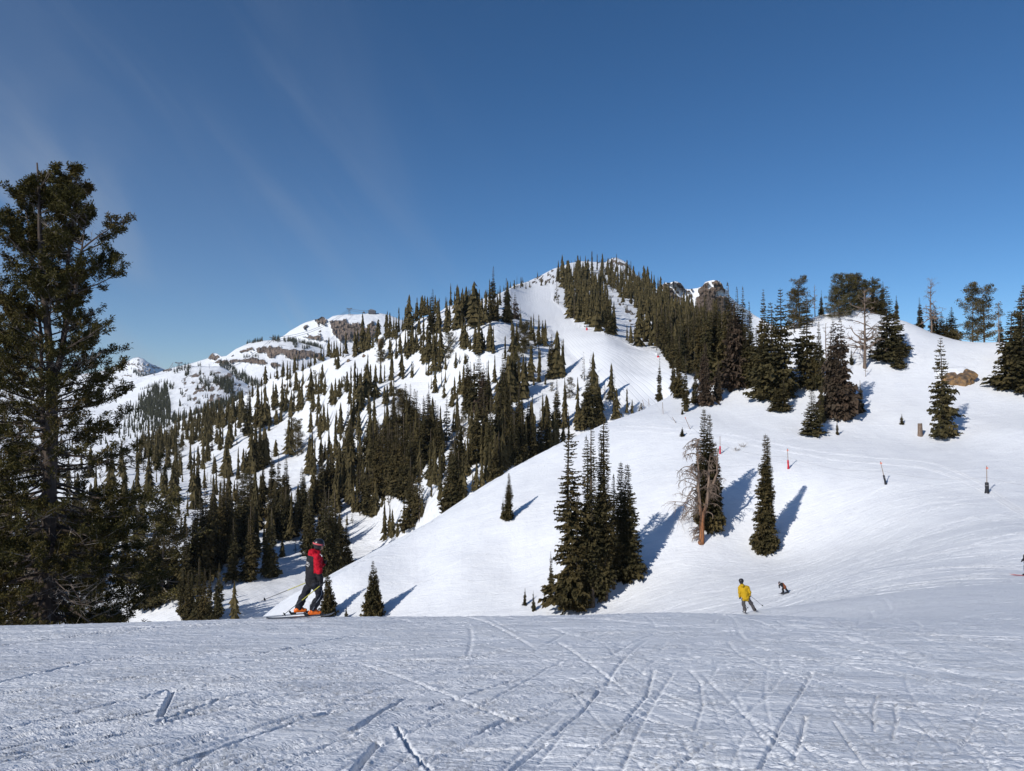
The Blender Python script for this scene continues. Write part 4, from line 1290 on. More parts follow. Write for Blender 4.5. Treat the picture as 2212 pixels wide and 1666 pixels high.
# ------------------------------------------------------------------ trees of the mountain flank, read off tile by tile: x, base, height, kind
TILES = {
 'A': (1500, 1050, 3.6867), 'B': (900, 1300, 3.6867), 'C': (1500, 1450, 3.6867), 'D': (2000, 1250, 3.6867), 'E': (500, 1550, 3.6867),
 'F': (1000, 1700, 3.6867), 'G': (1500, 1700, 2.765), 'H': (500, 1900, 1.4056), 'J': (2100, 980, 2.765), 'L': (2500, 1000, 1.4)}
CAT = {
'A': "135 1000 270,160 1100 320,200 990 300,258 960 280,325 960 330,300 1110 260,388 870 170,420 1010 300,485 1020 460,460 1080 200,540 880 180,575 800 220,598 790 275,648 790 260,680 790 270,710 800 260,752 790 240,822 1030 570,790 900 340,870 780 250,920 1010 420,900 900 300,1008 650 140,1040 650 140,1088 620 270w,1180 960 520,1150 620 170,1120 1000 140,1250 980 180,1270 950 150,1210 960 500,1245 680 200,1285 640 170,1255 900 420,1325 620 160,1375 640 210,1325 850 400,1360 850 380,1435 960 540,1470 930 450,1510 700 260,1540 540 60,1500 990 300,1545 910 330,1585 510 80,1615 500 100,1610 940 440,1660 880 230,1660 690 360,1720 860 680,1690 870 130,1775 680 230,1780 790 260,1820 650 270,1790 420 60,1905 880 560,1925 870 500,1990 850 400t,2045 820 330r,2115 940 300t,1990 990 130,1035 1010 330,1075 920 250,1030 930 100,1880 390 80,1960 360 80,2030 380 110,2055 380 190t,2110 370 140,2130 350 120,2190 370 100,2160 290 50,695 1130 330,640 1030 250,610 1010 150,740 1060 130,430 1350 330,460 1400 350,520 1300 300,545 1330 350,480 1100 170,570 1250 300,600 1300 250,205 1390 250,215 1240 110,140 1130 120,230 1110 100,300 1390 300,350 1330 260,20 1110 280,50 1090 170,650 1300 260,700 1480 340w,740 1470 400,690 1330 250,790 1400 340,845 1250 200,820 1230 180,885 1400 420,930 1480 420,910 1640 330,850 1650 450,870 1600 400,1165 1190 200t,1055 1430 350p,1100 1210 160p,1255 1270 330,1300 1260 350,1345 1240 180,1375 1300 200,1330 1000 70,1445 1350 340,1475 1390 300,1510 1370 380w,1555 1300 280,1530 1350 270,1585 1230 150,1640 1280 300,1665 1280 330,1690 1270 320,1715 1310 350,1450 1440 30,1015 1580 180,1168 1560 190,1225 1500 130,1295 1510 150,1320 1480 120,735 1650 150,765 1640 180,800 1650 120,520 1660 200w,540 1660 170,395 1690 300,360 1650 300,240 1750 400w,210 1700 300,70 1750 350,110 1750 220,60 1450 280p,80 1440 300p,2010 1250 260,2065 1270 330,2150 1300 350p,2180 1310 400p,2010 1500 300",
'C': "1285 450 360,1345 700 720,1330 650 600,1380 720 650,1225 450 280,1435 500 430,1510 700 720w,1560 765 590r,1620 740 650t,1595 500 480t,1650 450 400,1665 700 350,1700 720 300t,1155 480 250,1110 630 230,1140 520 180,855 420 300,800 360 160,765 350 70,895 440 50,960 355 190,1022 305 185,995 510 180,245 590 290,210 480 200,110 640 240,160 590 220,1740 270 330w,1850 770 800,1880 780 700,1900 760 600,1940 560 560,2010 530 520,1980 540 300,2090 400 400,2150 480 500,2190 470 480,1775 650 350,1860 990 260,2135 1400 770,2150 1440 600,2010 1480 720,1800 1400 520,1760 1400 250,1630 1070 400,1600 1090 350,1850 1300 250,120 1050 350w,100 1200 300,260 1100 560,330 1100 600p,380 1100 600p,440 1150 550,480 1050 450,560 1300 800,590 1250 750,545 1450 550t,640 1400 700,700 1400 750,740 1400 820w,785 700 160,830 1200 560,860 1300 650,900 1350 650,930 1300 560w,1030 1200 680t,960 1280 400,1150 800 150,1190 1000 550,1120 1050 300,1180 900 300,1290 1060 350p,1350 900 200,1400 1150 480,1480 1160 500,1380 1400 300,1300 1500 300,1440 1500 600,1550 1500 500,1600 1480 500,1100 1650 600,1140 1700 500w,1200 1650 700,1250 1600 550,1540 1700 300w,1340 1650 500,1690 1600 350,1730 1650 500,1780 1650 450,1850 1600 550,1950 1530 350,40 1700 700,140 1700 600,200 1750 800,280 1750 700,340 1800 700,410 1700 850,440 1750 400w,480 1700 600,20 1000 150,630 1600 200,800 1700 650,850 1700 500,930 1700 400,970 1600 350",
'F': "15 650 450,60 650 480,120 640 580,90 640 300w,200 590 480w,355 450 200,545 460 470,590 430 450,690 430 420p,640 350 400p,860 700 450w,895 740 560,930 760 480,840 690 380w,1030 560 330,1085 500 230,1150 430 350,1115 500 150,1230 480 440,1005 230 250,1320 210 230,1440 640 600,1470 620 570,1305 620 320,1350 550 330,1375 480 260,1590 230 200,1600 700 480,1560 700 400,1700 600 600,1745 600 560,1800 700 650,1850 900 850,1880 1000 900,1950 1020 980,2010 1000 900,2060 950 800,2110 950 900,2160 950 850,2200 1040 300,1010 1200 700,1050 1150 650,960 1290 600,930 1300 500,920 1150 450,1190 1120 600w,1150 1100 600w,1120 900 400,1270 1250 400w,1290 830 400,1360 1000 450,1320 900 300,1430 1180 550,1470 1200 500,1500 1230 400,1560 1230 500,1605 1290 600t,1650 1230 550,1690 1200 550,1740 1280 600,1790 1310 600,1820 1280 400,1560 1000 350,1640 1000 400,1930 1170 130,1408 1420 150,1485 1420 260t,1400 1680 200,1960 1680 470,2035 1620 370,2075 1640 330,2148 1620 170,1240 1650 400,1290 1700 390,1130 1800 600w,1090 1800 750,1070 1600 650,1180 1750 600,840 1700 700,880 1700 550,860 1750 500w,800 1500 400,900 1400 350,760 1350 600,790 1350 620,680 1400 450,655 1590 400,700 1300 280,590 1500 430,550 1620 670,490 1600 620,450 1550 450,540 1300 350,290 1500 650,350 1500 640,370 1450 500,310 1680 400w,180 1400 690,70 1500 550,120 1500 400,30 1600 500,200 1700 300,240 1650 500,20 950 200p",
'E': "965 780 150,1010 770 160,1075 770 160,1130 790 300,1170 900 450,1190 760 450,1230 780 300,1240 600 250,1290 520 300,1330 530 300,1370 520 280,1435 570 300,1580 500 310,1680 560 400,1720 540 430,1700 640 200t,1810 700 600,1830 700 550w,1940 560 490,1910 600 300w,1750 700 180,2000 560 450,2060 540 480,2105 600 130w,2040 530 400,2100 480 300,1330 820 200w,1385 910 300,1430 870 250,1520 870 500,1490 890 200,1550 800 350,1610 740 250,1270 920 160r,1640 800 60,1350 760 150,1065 1120 240,945 1190 400,1000 1180 250,1140 1180 400w,1190 1130 400,1220 1050 250,1285 1230 240,1310 1220 200,1480 1270 480,1460 1250 400,1540 1280 270,1655 1310 390,1740 1270 320,1775 1260 300,1850 1230 470,1900 1200 550w,1930 1180 500,1970 1150 540,2045 1120 450,2090 1100 300,2200 1000 200,820 1270 270,840 1360 120,770 1040 240p,740 1200 400,760 1500 350w,700 1650 480,720 1600 450,790 1250 250,620 1190 280w,610 1170 300,460 1100 380,440 1120 350,515 1240 110,385 1170 200,540 1000 350,500 950 300,640 1000 250,590 1500 280,610 1480 250,460 1400 180,540 1450 220,965 1540 370,1040 1500 300,1070 1570 400w,1070 1420 220,1160 1440 250,1200 1400 210t,1255 1380 120,1295 1360 120,1340 1550 350,1330 1500 200,1020 1700 300,910 1690 150,1530 1700 480,1500 1650 400,1600 1650 250,1640 1650 250,1790 1600 320p,1740 1650 330p,2020 1650 400,2140 1600 220,2190 1620 210,1430 1690 160,1335 1690 100",
'B': "575 850 210,570 980 150,515 1010 120,580 860 220,515 850 110,395 1050 230,750 800 220,710 750 80,660 750 80,820 750 190,850 750 190,905 780 230,940 770 220,995 690 230,1020 680 210,1055 650 220,1125 660 140,1165 600 70,1205 600 110,1225 625 80,1250 560 180,1310 550 180,1330 540 150,1400 500 200,1440 480 170,1510 470 260,1560 460 200,1590 440 200,1620 400 200,1650 440 120,1680 400 200,1640 620 230w,1600 600 170,1760 450 300,1720 470 200,1900 450 350,1930 400 300,2000 380 460,2080 350 300,2050 370 200,2110 240 300,2160 270 170,825 990 190,860 1000 130,910 1030 200,940 920 120,960 910 100,1020 960 280,1030 940 230,1128 860 200,1017 1070 60,1070 1250 380,1110 1240 320,970 1350 330,940 1340 250,1000 1300 300,820 1280 300,850 1260 270,880 1240 280,700 1240 350,740 1230 300,690 1150 280,800 1390 160,760 1420 180,735 1430 200,640 1400 200,640 1450 250,1250 1100 400,1235 1080 250,1260 870 170,1300 790 120p,1330 990 250,1360 1010 260,1400 1000 260,1415 780 190,1380 770 120,1465 1020 240,1285 1270 300,1365 1300 250,1545 1190 290,1570 1160 250,1600 1150 320,1665 1100 250,1700 920 150,1740 950 180p,1780 1000 250,1835 1050 370,1900 1150 520,1940 1100 400,1985 1080 370,2060 1130 460,1970 1270 450,1940 1290 300,1820 1150 250,2100 1300 300w,2090 900 400,2130 1000 350,2190 1070 400,2050 650 110r,1245 1560 320,1380 1560 250,1350 1500 200,1440 1560 330,1495 1550 320,1630 1450 180,1680 1640 400,1690 1600 330,1865 1530 360,1950 1560 300,1950 1680 350,1375 1640 280,1395 1600 300",
'D': "325 470 250p,330 580 190p,430 400 290,475 380 320,540 450 360w,590 430 280,640 460 320,490 460 150,550 640 170,690 800 280,740 960 570,800 950 560,760 940 400w,880 930 450,850 940 350,910 900 430,670 970 160,430 1000 420,470 1050 200,540 1010 380w,560 900 300,450 950 300,635 1060 100,725 1135 120p,240 980 400p,320 1220 450,350 1200 400,260 1230 500,160 1250 600,120 1280 500,90 1270 550,200 1200 400,50 1250 600,40 1500 500,165 700 450,220 520 320,175 540 280,145 255 130,280 200 170,50 700 300,30 1660 200,160 1650 150,300 1660 300,370 1650 130,805 1650 620,915 1650 480,940 1640 430,420 1660 320,440 1680 300,600 1680 430w,660 1680 420,620 1700 250,850 1650 100,1000 1260 260p,930 1240 220,1115 1600 540,1170 1140 40,1215 1020 370t,1310 1000 380t,1350 1200 500,1280 1650 730w,1260 1600 600w,1410 1650 650,1440 1600 450,1390 1300 350,1510 1250 260t,1600 1250 430,1650 1200 300t,1640 1560 380,1680 1530 370,1120 1700 400,1180 1700 350,1350 1700 400,1835 1480 320,1910 1440 170,1755 1500 70,2040 1390 90p",
'G': "300 1170 270w,340 1140 260t,390 1110 500w,430 1090 450,480 1050 600t,500 1000 200,780 930 450w,820 900 550w,860 880 650,900 850 500,950 800 400w,1060 730 200w,1100 710 250,1160 690 330w,1200 640 250,1250 620 350,1300 610 420,1340 570 420,1370 560 350,1400 500 300,1480 450 300,1450 460 260,1520 450 500,1600 420 460,1640 410 400,1700 390 440,1740 360 400,1800 350 480,1870 340 430,1900 330 400,1960 310 400,1990 290 300,2060 260 350,2120 230 330,610 800 200,700 800 400,640 700 380w,590 650 350,480 620 300,300 800 500w,200 720 500w,250 740 450",
'H': "345 800 240,320 790 250,370 790 210,410 800 300,440 800 250,470 795 250,500 790 180t,520 795 270,610 797 175w,605 590 310,700 585 360,690 580 300,780 560 250,820 560 340,790 555 200t,880 440 80,950 420 80t,1030 430 300w,1140 560 420,1170 540 400,1200 510 290,1240 500 215,1120 580 400,495 540 420,540 500 400,500 530 290,480 520 300,385 590 400,400 580 300,330 600 270,340 690 360,440 600 470,410 560 420,430 550 350,315 340 110,330 330 100,285 640 230t,345 210 110,295 230 100,385 170 200,405 160 240,200 700 530p,240 680 430p,150 720 400w,560 490 390,590 440 300,650 450 400,640 440 300,720 440 250,620 430 350,740 430 200,870 350 260,900 345 260,925 350 200,950 320 220,990 300 300,265 640 300,170 640 420,215 560 300p",
'J': "340 400 190,390 400 110,460 300 110,300 620 120t,340 640 80,330 640 330t,430 640 300,410 690 120t,480 800 300,520 810 320t,560 850 260,590 855 240,620 870 260,660 880 250,700 890 300,735 900 170,770 940 400,825 920 200w,880 970 420,955 980 300,1100 1050 160w,1150 1080 180w,1060 650 150,1090 730 60,1140 740 50,925 640 90,840 720 160,1235 1110 350,1250 1060 400,1290 1080 280,1310 1060 250,1180 1030 160w,1400 850 150,1360 1130 200,1420 1110 260,1480 1130 300,1550 1140 320,80 370 28,25 460 60,45 460 20,120 350 50,160 440 80,205 430 50,240 410 40,480 190 30,530 180 30,805 180 30,825 180 28,860 180 45,880 180 45,905 185 40,940 130 10,1000 150 20,1018 175 30,1690 420 30,1730 440 35,1755 470 40,1820 480 55,1460 460 40",
}
SKIP = {'A': 0}
mt = []
for k, s in CAT.items():
    ox, oy, sc = TILES[k]
    for e in s.split(','):
        x, y, h = e.split()
        kd = 'f'
        if h[-1].isalpha(): kd = h[-1]; h = h[:-1]
        px = (ox + float(x) / sc) * 0.54216; py = (oy + float(y) / sc) * 0.54216; hp = float(h) / sc * 0.54216
        mt.append([px, py, hp, kd])
rr = random.Random(5)


def poly_fill(poly, n, spacing, holes=()):
    xs = [p[0] for p in poly]; ys = [p[1] for p in poly]
    out = []
    for _ in range(n * 30):
        if len(out) >= n: break
        x = rr.uniform(min(xs), max(xs)); y = rr.uniform(min(ys), max(ys))
        if not pip(np.array([x]), np.array([y]), poly)[0]: continue
        if any(pip(np.array([x]), np.array([y]), h)[0] for h in holes): continue
        if any(abs(x - a) < spacing and abs(y - b) < spacing * 0.8 for a, b in out): continue
        out.append((x, y))
    return out


gap1 = J([(800, 560), (960, 530), (1130, 640), (1250, 780), (1400, 880), (1400, 1000), (1100, 1060), (950, 980), (850, 700)])
gap2 = J([(690, 330), (800, 350), (800, 410), (740, 400)])
fills = [
    (J([(330, 330), (420, 300), (500, 330), (560, 260), (620, 300), (700, 270), (800, 250), (900, 290), (1000, 300), (1130, 300), (1260, 390), (1340, 440), (1450, 520), (1550, 640), (1700, 760), (1900, 900), (2300, 1100), (2300, 1500), (2050, 1400), (1800, 1300), (1450, 1110), (1240, 1000), (1000, 930), (650, 860), (500, 790), (430, 650), (400, 500), (330, 430)]), 430, 5.0, (gap1, gap2), 12.5),
    ([(1420, 690), (1480, 735), (1540, 765), (1620, 790), (1640, 850), (1560, 850), (1460, 800), (1400, 740)], 95, 6.5, (), 14.0),
    ([(300, 955), (367, 930), (430, 903), (490, 893), (530, 872), (520, 905), (470, 930), (420, 960), (370, 985), (290, 1015)], 170, 3.5, (), 9.5),
    ([(230, 1000), (330, 985), (370, 1010), (365, 1060), (350, 1150), (330, 1230), (250, 1290), (-60, 1320), (-60, 1010)], 90, 12, (), 14),
    ([(812, 925), (930, 930), (930, 1010), (880, 1100), (830, 1110)], 22, 7, (), 15),
    ([(1030, 960), (1130, 900), (1200, 930), (1140, 1000), (1060, 1040)], 16, 8, (), 14),
    ([(700, 1010), (800, 900), (850, 1000), (760, 1110), (690, 1150)], 24, 9, (), 14),
    ([(440, 1120), (600, 1060), (640, 1140), (480, 1230)], 18, 9, (), 14),
]
for poly, n, sp, holes, hm in fills:
    for x, y in poly_fill(poly, n, sp, holes):
        p = ptM(x, max(y, topM(x) + 0.5))
        hh = hm * rr.uniform(0.65, 1.25)
        if rr.random() < 0.06: kd = 't'
        elif rr.random() < 0.1: kd = 'w'
        else: kd = 'f'
        mt.append([x, y, hh * FPX / p.y, kd])

ZONES = [
    (440, 1310, 'in the row standing directly behind the snow crest'), (335, 1330, 'at the valley foot behind the big left pine'), (505, 1240, 'on the upper bank of the groomed valley run'),
    (540, 1160, 'in the dense stand above the valley run'), (620, 1120, 'in the stand above left of the walking skier'), (650, 1250, 'in the clump right behind the walking skier'),
    (420, 1170, 'on the shaded bank right of the big pine'), (400, 1060, 'in the scattered trees beside the big pine branches'), (450, 1010, 'above the scattered trees on the lower left flank'),
    (520, 1000, 'on the open slope at the lower left flank'), (590, 1010, 'in the compact clump casting long lower flank shadows'), (650, 960, 'beside the two broad pines of the middle flank'),
    (340, 990, 'on the far left shoulder of the flank'), (460, 925, 'on the dark wooded far left ridge'), (540, 900, 'on the left ridge below the distant cliffs'), (610, 880, 'below the left end of the skyline ridge'),
    (600, 830, 'on the ridge in front of the cliff band'), (690, 880, 'on the open snow below the brown cliff band'), (700, 800, 'on the ridge line under the far summit'), (780, 850, 'in the band below the snow capped boulder'),
    (770, 760, 'on the skyline left of the snow capped boulder'), (850, 760, 'right of the snow capped boulder'), (880, 720, 'on the left part of the wooded skyline'), (960, 700, 'around the small snow dome on the skyline'),
    (1030, 680, 'under the tallest fir of the skyline'), (1070, 700, 'around the tallest fir of the skyline'), (1100, 720, 'in the group left of the upper groomed piste'), (930, 780, 'in the thick clump under the left skyline'),
    (1000, 770, 'on the open snow in the upper flank'), (1060, 770, 'in the small clump in the upper middle flank'), (1130, 760, 'in the clump on the left piste edge'), (1190, 800, 'in the shadow casting clump beside the piste'),
    (890, 870, 'in the lone strip on the pale middle snowfield'), (960, 860, 'left of the dead red fir'), (1030, 870, 'around the dead red fir'), (1100, 860, 'right of the dead red fir'),
    (860, 990, 'in the tall central stand'), (930, 1010, 'in the stand below the pale middle snowfield'), (1000, 960, 'in the dark stand under the dead red fir'), (780, 1020, 'in the left part of the tall central stand'),
    (740, 1090, 'in the stand above the narrow snow gully'), (810, 1110, 'at the lower tip of the central stand'), (840, 1160, 'behind the smooth edge of the near slope'), (880, 1100, 'at the dark stand foot behind the near slope'),
    (960, 1080, 'overlapping the lower edge of the near slope'), (1040, 1030, 'behind the middle of the near slope edge'), (1120, 960, 'in the brown row behind the near slope edge'), (1190, 940, 'behind the sparse tall fir cluster'),
    (1270, 900, 'in the clump at the piste foot'), (1310, 850, 'on the lower left rim of the piste'), (1350, 890, 'on the near slope edge under the piste'), (1220, 650, 'on the upper right rim of the piste'),
    (1270, 680, 'in the forest right of the upper piste'), (1270, 620, 'in the forest under the summit'), (1350, 640, 'in the forest right of the summit'), (1330, 710, 'in the snowy gully right of the piste'),
    (1400, 700, 'in the deep forest between piste and knoll'), (1420, 790, 'at the forest foot by the lower piste'), (1480, 760, 'in the deep forest left of the knoll'), (1560, 800, 'in the forest edge beside the knoll'),
    (1130, 610, 'on the thin skyline above the piste start'), (1190, 600, 'on the stony ridge above the piste start'), (1310, 570, 'on the summit ridge'), (250, 1200, 'half hidden behind the big left pine')]
_U = ['', 'first', 'second', 'third', 'fourth', 'fifth', 'sixth', 'seventh', 'eighth', 'ninth', 'tenth', 'eleventh', 'twelfth', 'thirteenth', 'fourteenth', 'fifteenth', 'sixteenth', 'seventeenth', 'eighteenth', 'nineteenth']
ORD = list(_U)
for tens, ten_th in (('twenty', 'twentieth'), ('thirty', 'thirtieth'), ('forty', 'fortieth')):
    ORD.append(ten_th)
    ORD += [tens + '-' + w for w in _U[1:10]]
KN = {'f': ('fir_tree', 'slender dark fir'), 'w': ('fir_tree', 'broad dark fir'), 't': ('thin_fir_tree', 'thin sparse conifer'), 'r': ('dying_fir_tree', 'reddish brown dying fir'), 'p': ('pine_tree', 'round crowned pine')}

firs = sorted([t for t in mt if t[3] in 'fw'], key=lambda t: -t[2])
chosen = firs[:246]
rest = firs[246:]
solo = chosen + [t for t in mt if t[3] in 'trp']
byz = {}
for t in solo:
    z = min(range(len(ZONES)), key=lambda i: (ZONES[i][0] - t[0]) ** 2 + (ZONES[i][1] - t[1]) ** 2)
    byz.setdefault((z, t[3]), []).append(t)
for (z, kd), L in byz.items():
    L.sort(key=lambda t: t[0])
    for i, (px, py, hp, k) in enumerate(L):
        p = ptM(px, max(py, topM(px) + 0.5))
        h = 1.20 * hp * p.y / FPX
        nm, words = KN[kd]
        if len(L) == 1: lab = '%s %s' % (words, ZONES[z][2])
        elif i == len(L) - 1: lab = 'rightmost %s %s' % (words, ZONES[z][2])
        elif i == 0: lab = 'leftmost %s %s' % (words, ZONES[z][2])
        else: lab = '%s %s from left %s' % (ORD[min(i + 1, len(ORD) - 1)], words, ZONES[z][2])
        grp = {'f': 'firs on the mountain flank', 'w': 'firs on the mountain flank', 't': 'thin conifers on the mountain flank', 'r': 'dying firs on the mountain flank', 'p': 'pines on the mountain flank'}[kd]
        loc = (p.x, p.y, p.z - 0.25)
        if kd == 'p' or hp > 74:
            place_tree(nm, kd, loc, h, rr.uniform(0.9, 1.2), lab, grp)
        else:
            place_tree(nm, kd, loc, h, rr.uniform(0.95, 1.35), lab, grp, far=True)


def join_stuff(name, items, variants, mats, label, cat, wf=1.0):
    V, Fq = [], []
    b = 0
    for x, y, z, h in items:
        v, f = variants[int(rr.random() * len(variants))]
        a = rr.random() * 6.28; c, s = math.cos(a), math.sin(a)
        w = h * wf * rr.uniform(0.85, 1.25)
        q = np.stack([(v[:, 0] * c - v[:, 1] * s) * w + x, (v[:, 0] * s + v[:, 1] * c) * w + y, v[:, 2] * h + z], 1)
        V.append(q); Fq.append(f + b); b += len(v)
    o = link(name, mesh_np(name, np.concatenate(V), np.concatenate(Fq), mats))
    return tag(o, label, cat, kind='stuff')


items = []
for px, py, hp, k in rest:
    p = ptM(px, max(py, topM(px) + 0.5))
    items.append((p.x, p.y, p.z - 0.2, 1.28 * hp * p.y / FPX))
join_stuff('fir_forest', items, STUFFV, [M_FIR], 'small dark firs filling the woods of the snowy mountain flank', 'forest', 1.25)

# distant woods on the dome, the shoulder and the summit foot
TINY = [skirt_fir(190 + i, 0.15, 5, 5) for i in range(4)]
dw = []


def scatter(pt, poly, n, sp, hm, y_top=None):
    for x, y in poly_fill(poly, n, sp):
        p = pt(x, y)
        dw.append((p.x, p.y, p.z - 0.3, hm * rr.uniform(0.6, 1.3)))


scatter(ptD, C8([(345, 390), (385, 360), (390, 480), (410, 560), (400, 640), (350, 650), (300, 640), (140, 600), (145, 500), (230, 430)]), 330, 1.6, 15)
scatter(ptD, C8([(40, 560), (140, 540), (330, 640), (400, 640), (420, 700), (300, 760), (150, 780), (30, 760)]), 170, 3.2, 13)
scatter(ptD, C8([(400, 640), (440, 620), (560, 620), (700, 560), (880, 480), (1000, 440), (1000, 520), (850, 560), (650, 620), (440, 700)]), 230, 2.2, 13)
scatter(ptD, C8([(620, 330), (700, 330), (740, 350), (730, 400), (700, 420), (650, 370)]), 40, 1.8, 12)
scatter(ptD, C8([(740, 350), (860, 320), (920, 350), (925, 440), (850, 440), (790, 380)]), 110, 1.7, 14)
scatter(ptD, C8([(430, 270), (480, 240), (570, 232), (580, 250), (500, 265), (440, 285)]), 34, 1.6, 12)
scatter(ptD, C8([(520, 300), (555, 270), (560, 300), (540, 318)]), 14, 1.4, 13)
scatter(ptD, C8([(160, 420), (250, 400), (330, 350), (345, 340), (250, 390), (170, 412)]), 34, 2.0, 10)
scatter(ptD, C8([(400, 380), (440, 380), (440, 410), (400, 410)]), 8, 2, 13)
for a, b in (((645, 280), 4), ((655, 290), 3), ((735, 300), 5), ((760, 310), 4), ((780, 320), 3), ((480, 540), 4), ((560, 500), 4), ((640, 520), 5), ((620, 400), 4), ((500, 440), 4), ((700, 470), 4)):
    q = C8([a])[0]
    for _ in range(b):
        p = ptD(q[0] + rr.uniform(-3, 3), q[1] + rr.uniform(-2, 2)); dw.append((p.x, p.y, p.z - 0.3, 12 * rr.uniform(0.6, 1.2)))
scatter(ptD, [(290, 930), (480, 905), (440, 940), (300, 1000), (100, 1010), (0, 960), (100, 900)], 260, 3, 13)
scatter(ptS, C8([(800, 200), (870, 205), (930, 250), (960, 290), (1010, 270), (1020, 310), (1150, 370), (1130, 400), (1000, 360), (880, 290), (810, 240)]), 210, 1.4, 15)
scatter(ptS, BT([(680, 180), (790, 170), (800, 230), (690, 230)]), 26, 1.5, 15)
scatter(ptS, BT([(830, 205), (1000, 180), (1050, 210), (1040, 310), (1010, 330), (960, 230), (850, 230)]), 60, 1.4, 15)
scatter(ptS, BT([(1060, 220), (1100, 200), (1300, 250), (1450, 310), (1400, 330), (1250, 280), (1060, 235)]), 90, 1.3, 14)
scatter(ptS, BT([(1120, 330), (1230, 300), (1240, 320), (1140, 350)]), 22, 1.3, 12)
scatter(ptS, BT([(300, 250), (380, 235), (540, 195), (540, 225), (440, 240), (310, 262)]), 40, 1.3, 13)
scatter(ptS, BT([(240, 440), (480, 440), (480, 470), (250, 470)]), 16, 2, 11)
scatter(ptS, C8([(390, 270), (410, 265), (410, 290), (392, 290)]), 8, 1.2, 12)
scatter(ptS, C8([(625, 210), (655, 205), (650, 225), (630, 230)]), 8, 1.2, 12)
scatter(ptP, Z3([(240, 710), (330, 730), (420, 745), (430, 752), (320, 745), (240, 722)]), 60, 1.2, 30)
M_FIRD = foliage('distant_fir_needles', (0.05, 0.05, 0.028), (0.075, 0.07, 0.036), (0.05, 0.055, 0.035))
join_stuff('distant_forest', dw, TINY, [M_FIRD], 'far off dark conifers scattered below the cliff bands', 'forest', 1.1)

# ------------------------------------------------------------------ near trees (kind, x, base, height, width factor, distance hint, label)
TL = lambda x, y: ((2500 + x / 1.4) * 0.54216, (1000 + y / 1.4) * 0.54216)
def nt_L(kind, x, y, h, w, label, name='fir_tree', group=None, cat='tree', lean=0.0, rz=None):
    px, py = TL(x, y)
    p = near_hit(px, py)
    hh = 1.10 * h / 1.4 * 0.54216 * p.y / FPX
    w = w * (1.35 if kind == 'w' else (1.1 if kind in 'pq' else 1.0))
    p.z -= 0.15
    return place_tree(name, kind, p, hh, w, label, group, cat, rz, False, lean)


def nt_D(kind, px, py, hp, w, Yg, label, name='fir_tree', group=None, cat='tree', lean=0.0, rz=None):
    p = near_hit(px, py, None if Yg is None else nearer(Yg))
    p.z -= 0.12
    # height so that the tip lands where it does above the real base
    return place_tree(name, kind, p, (1.035 if kind in 'BCS' else 1.0) * hp * p.y / FPX, w, label, group, cat, rz, False, lean)


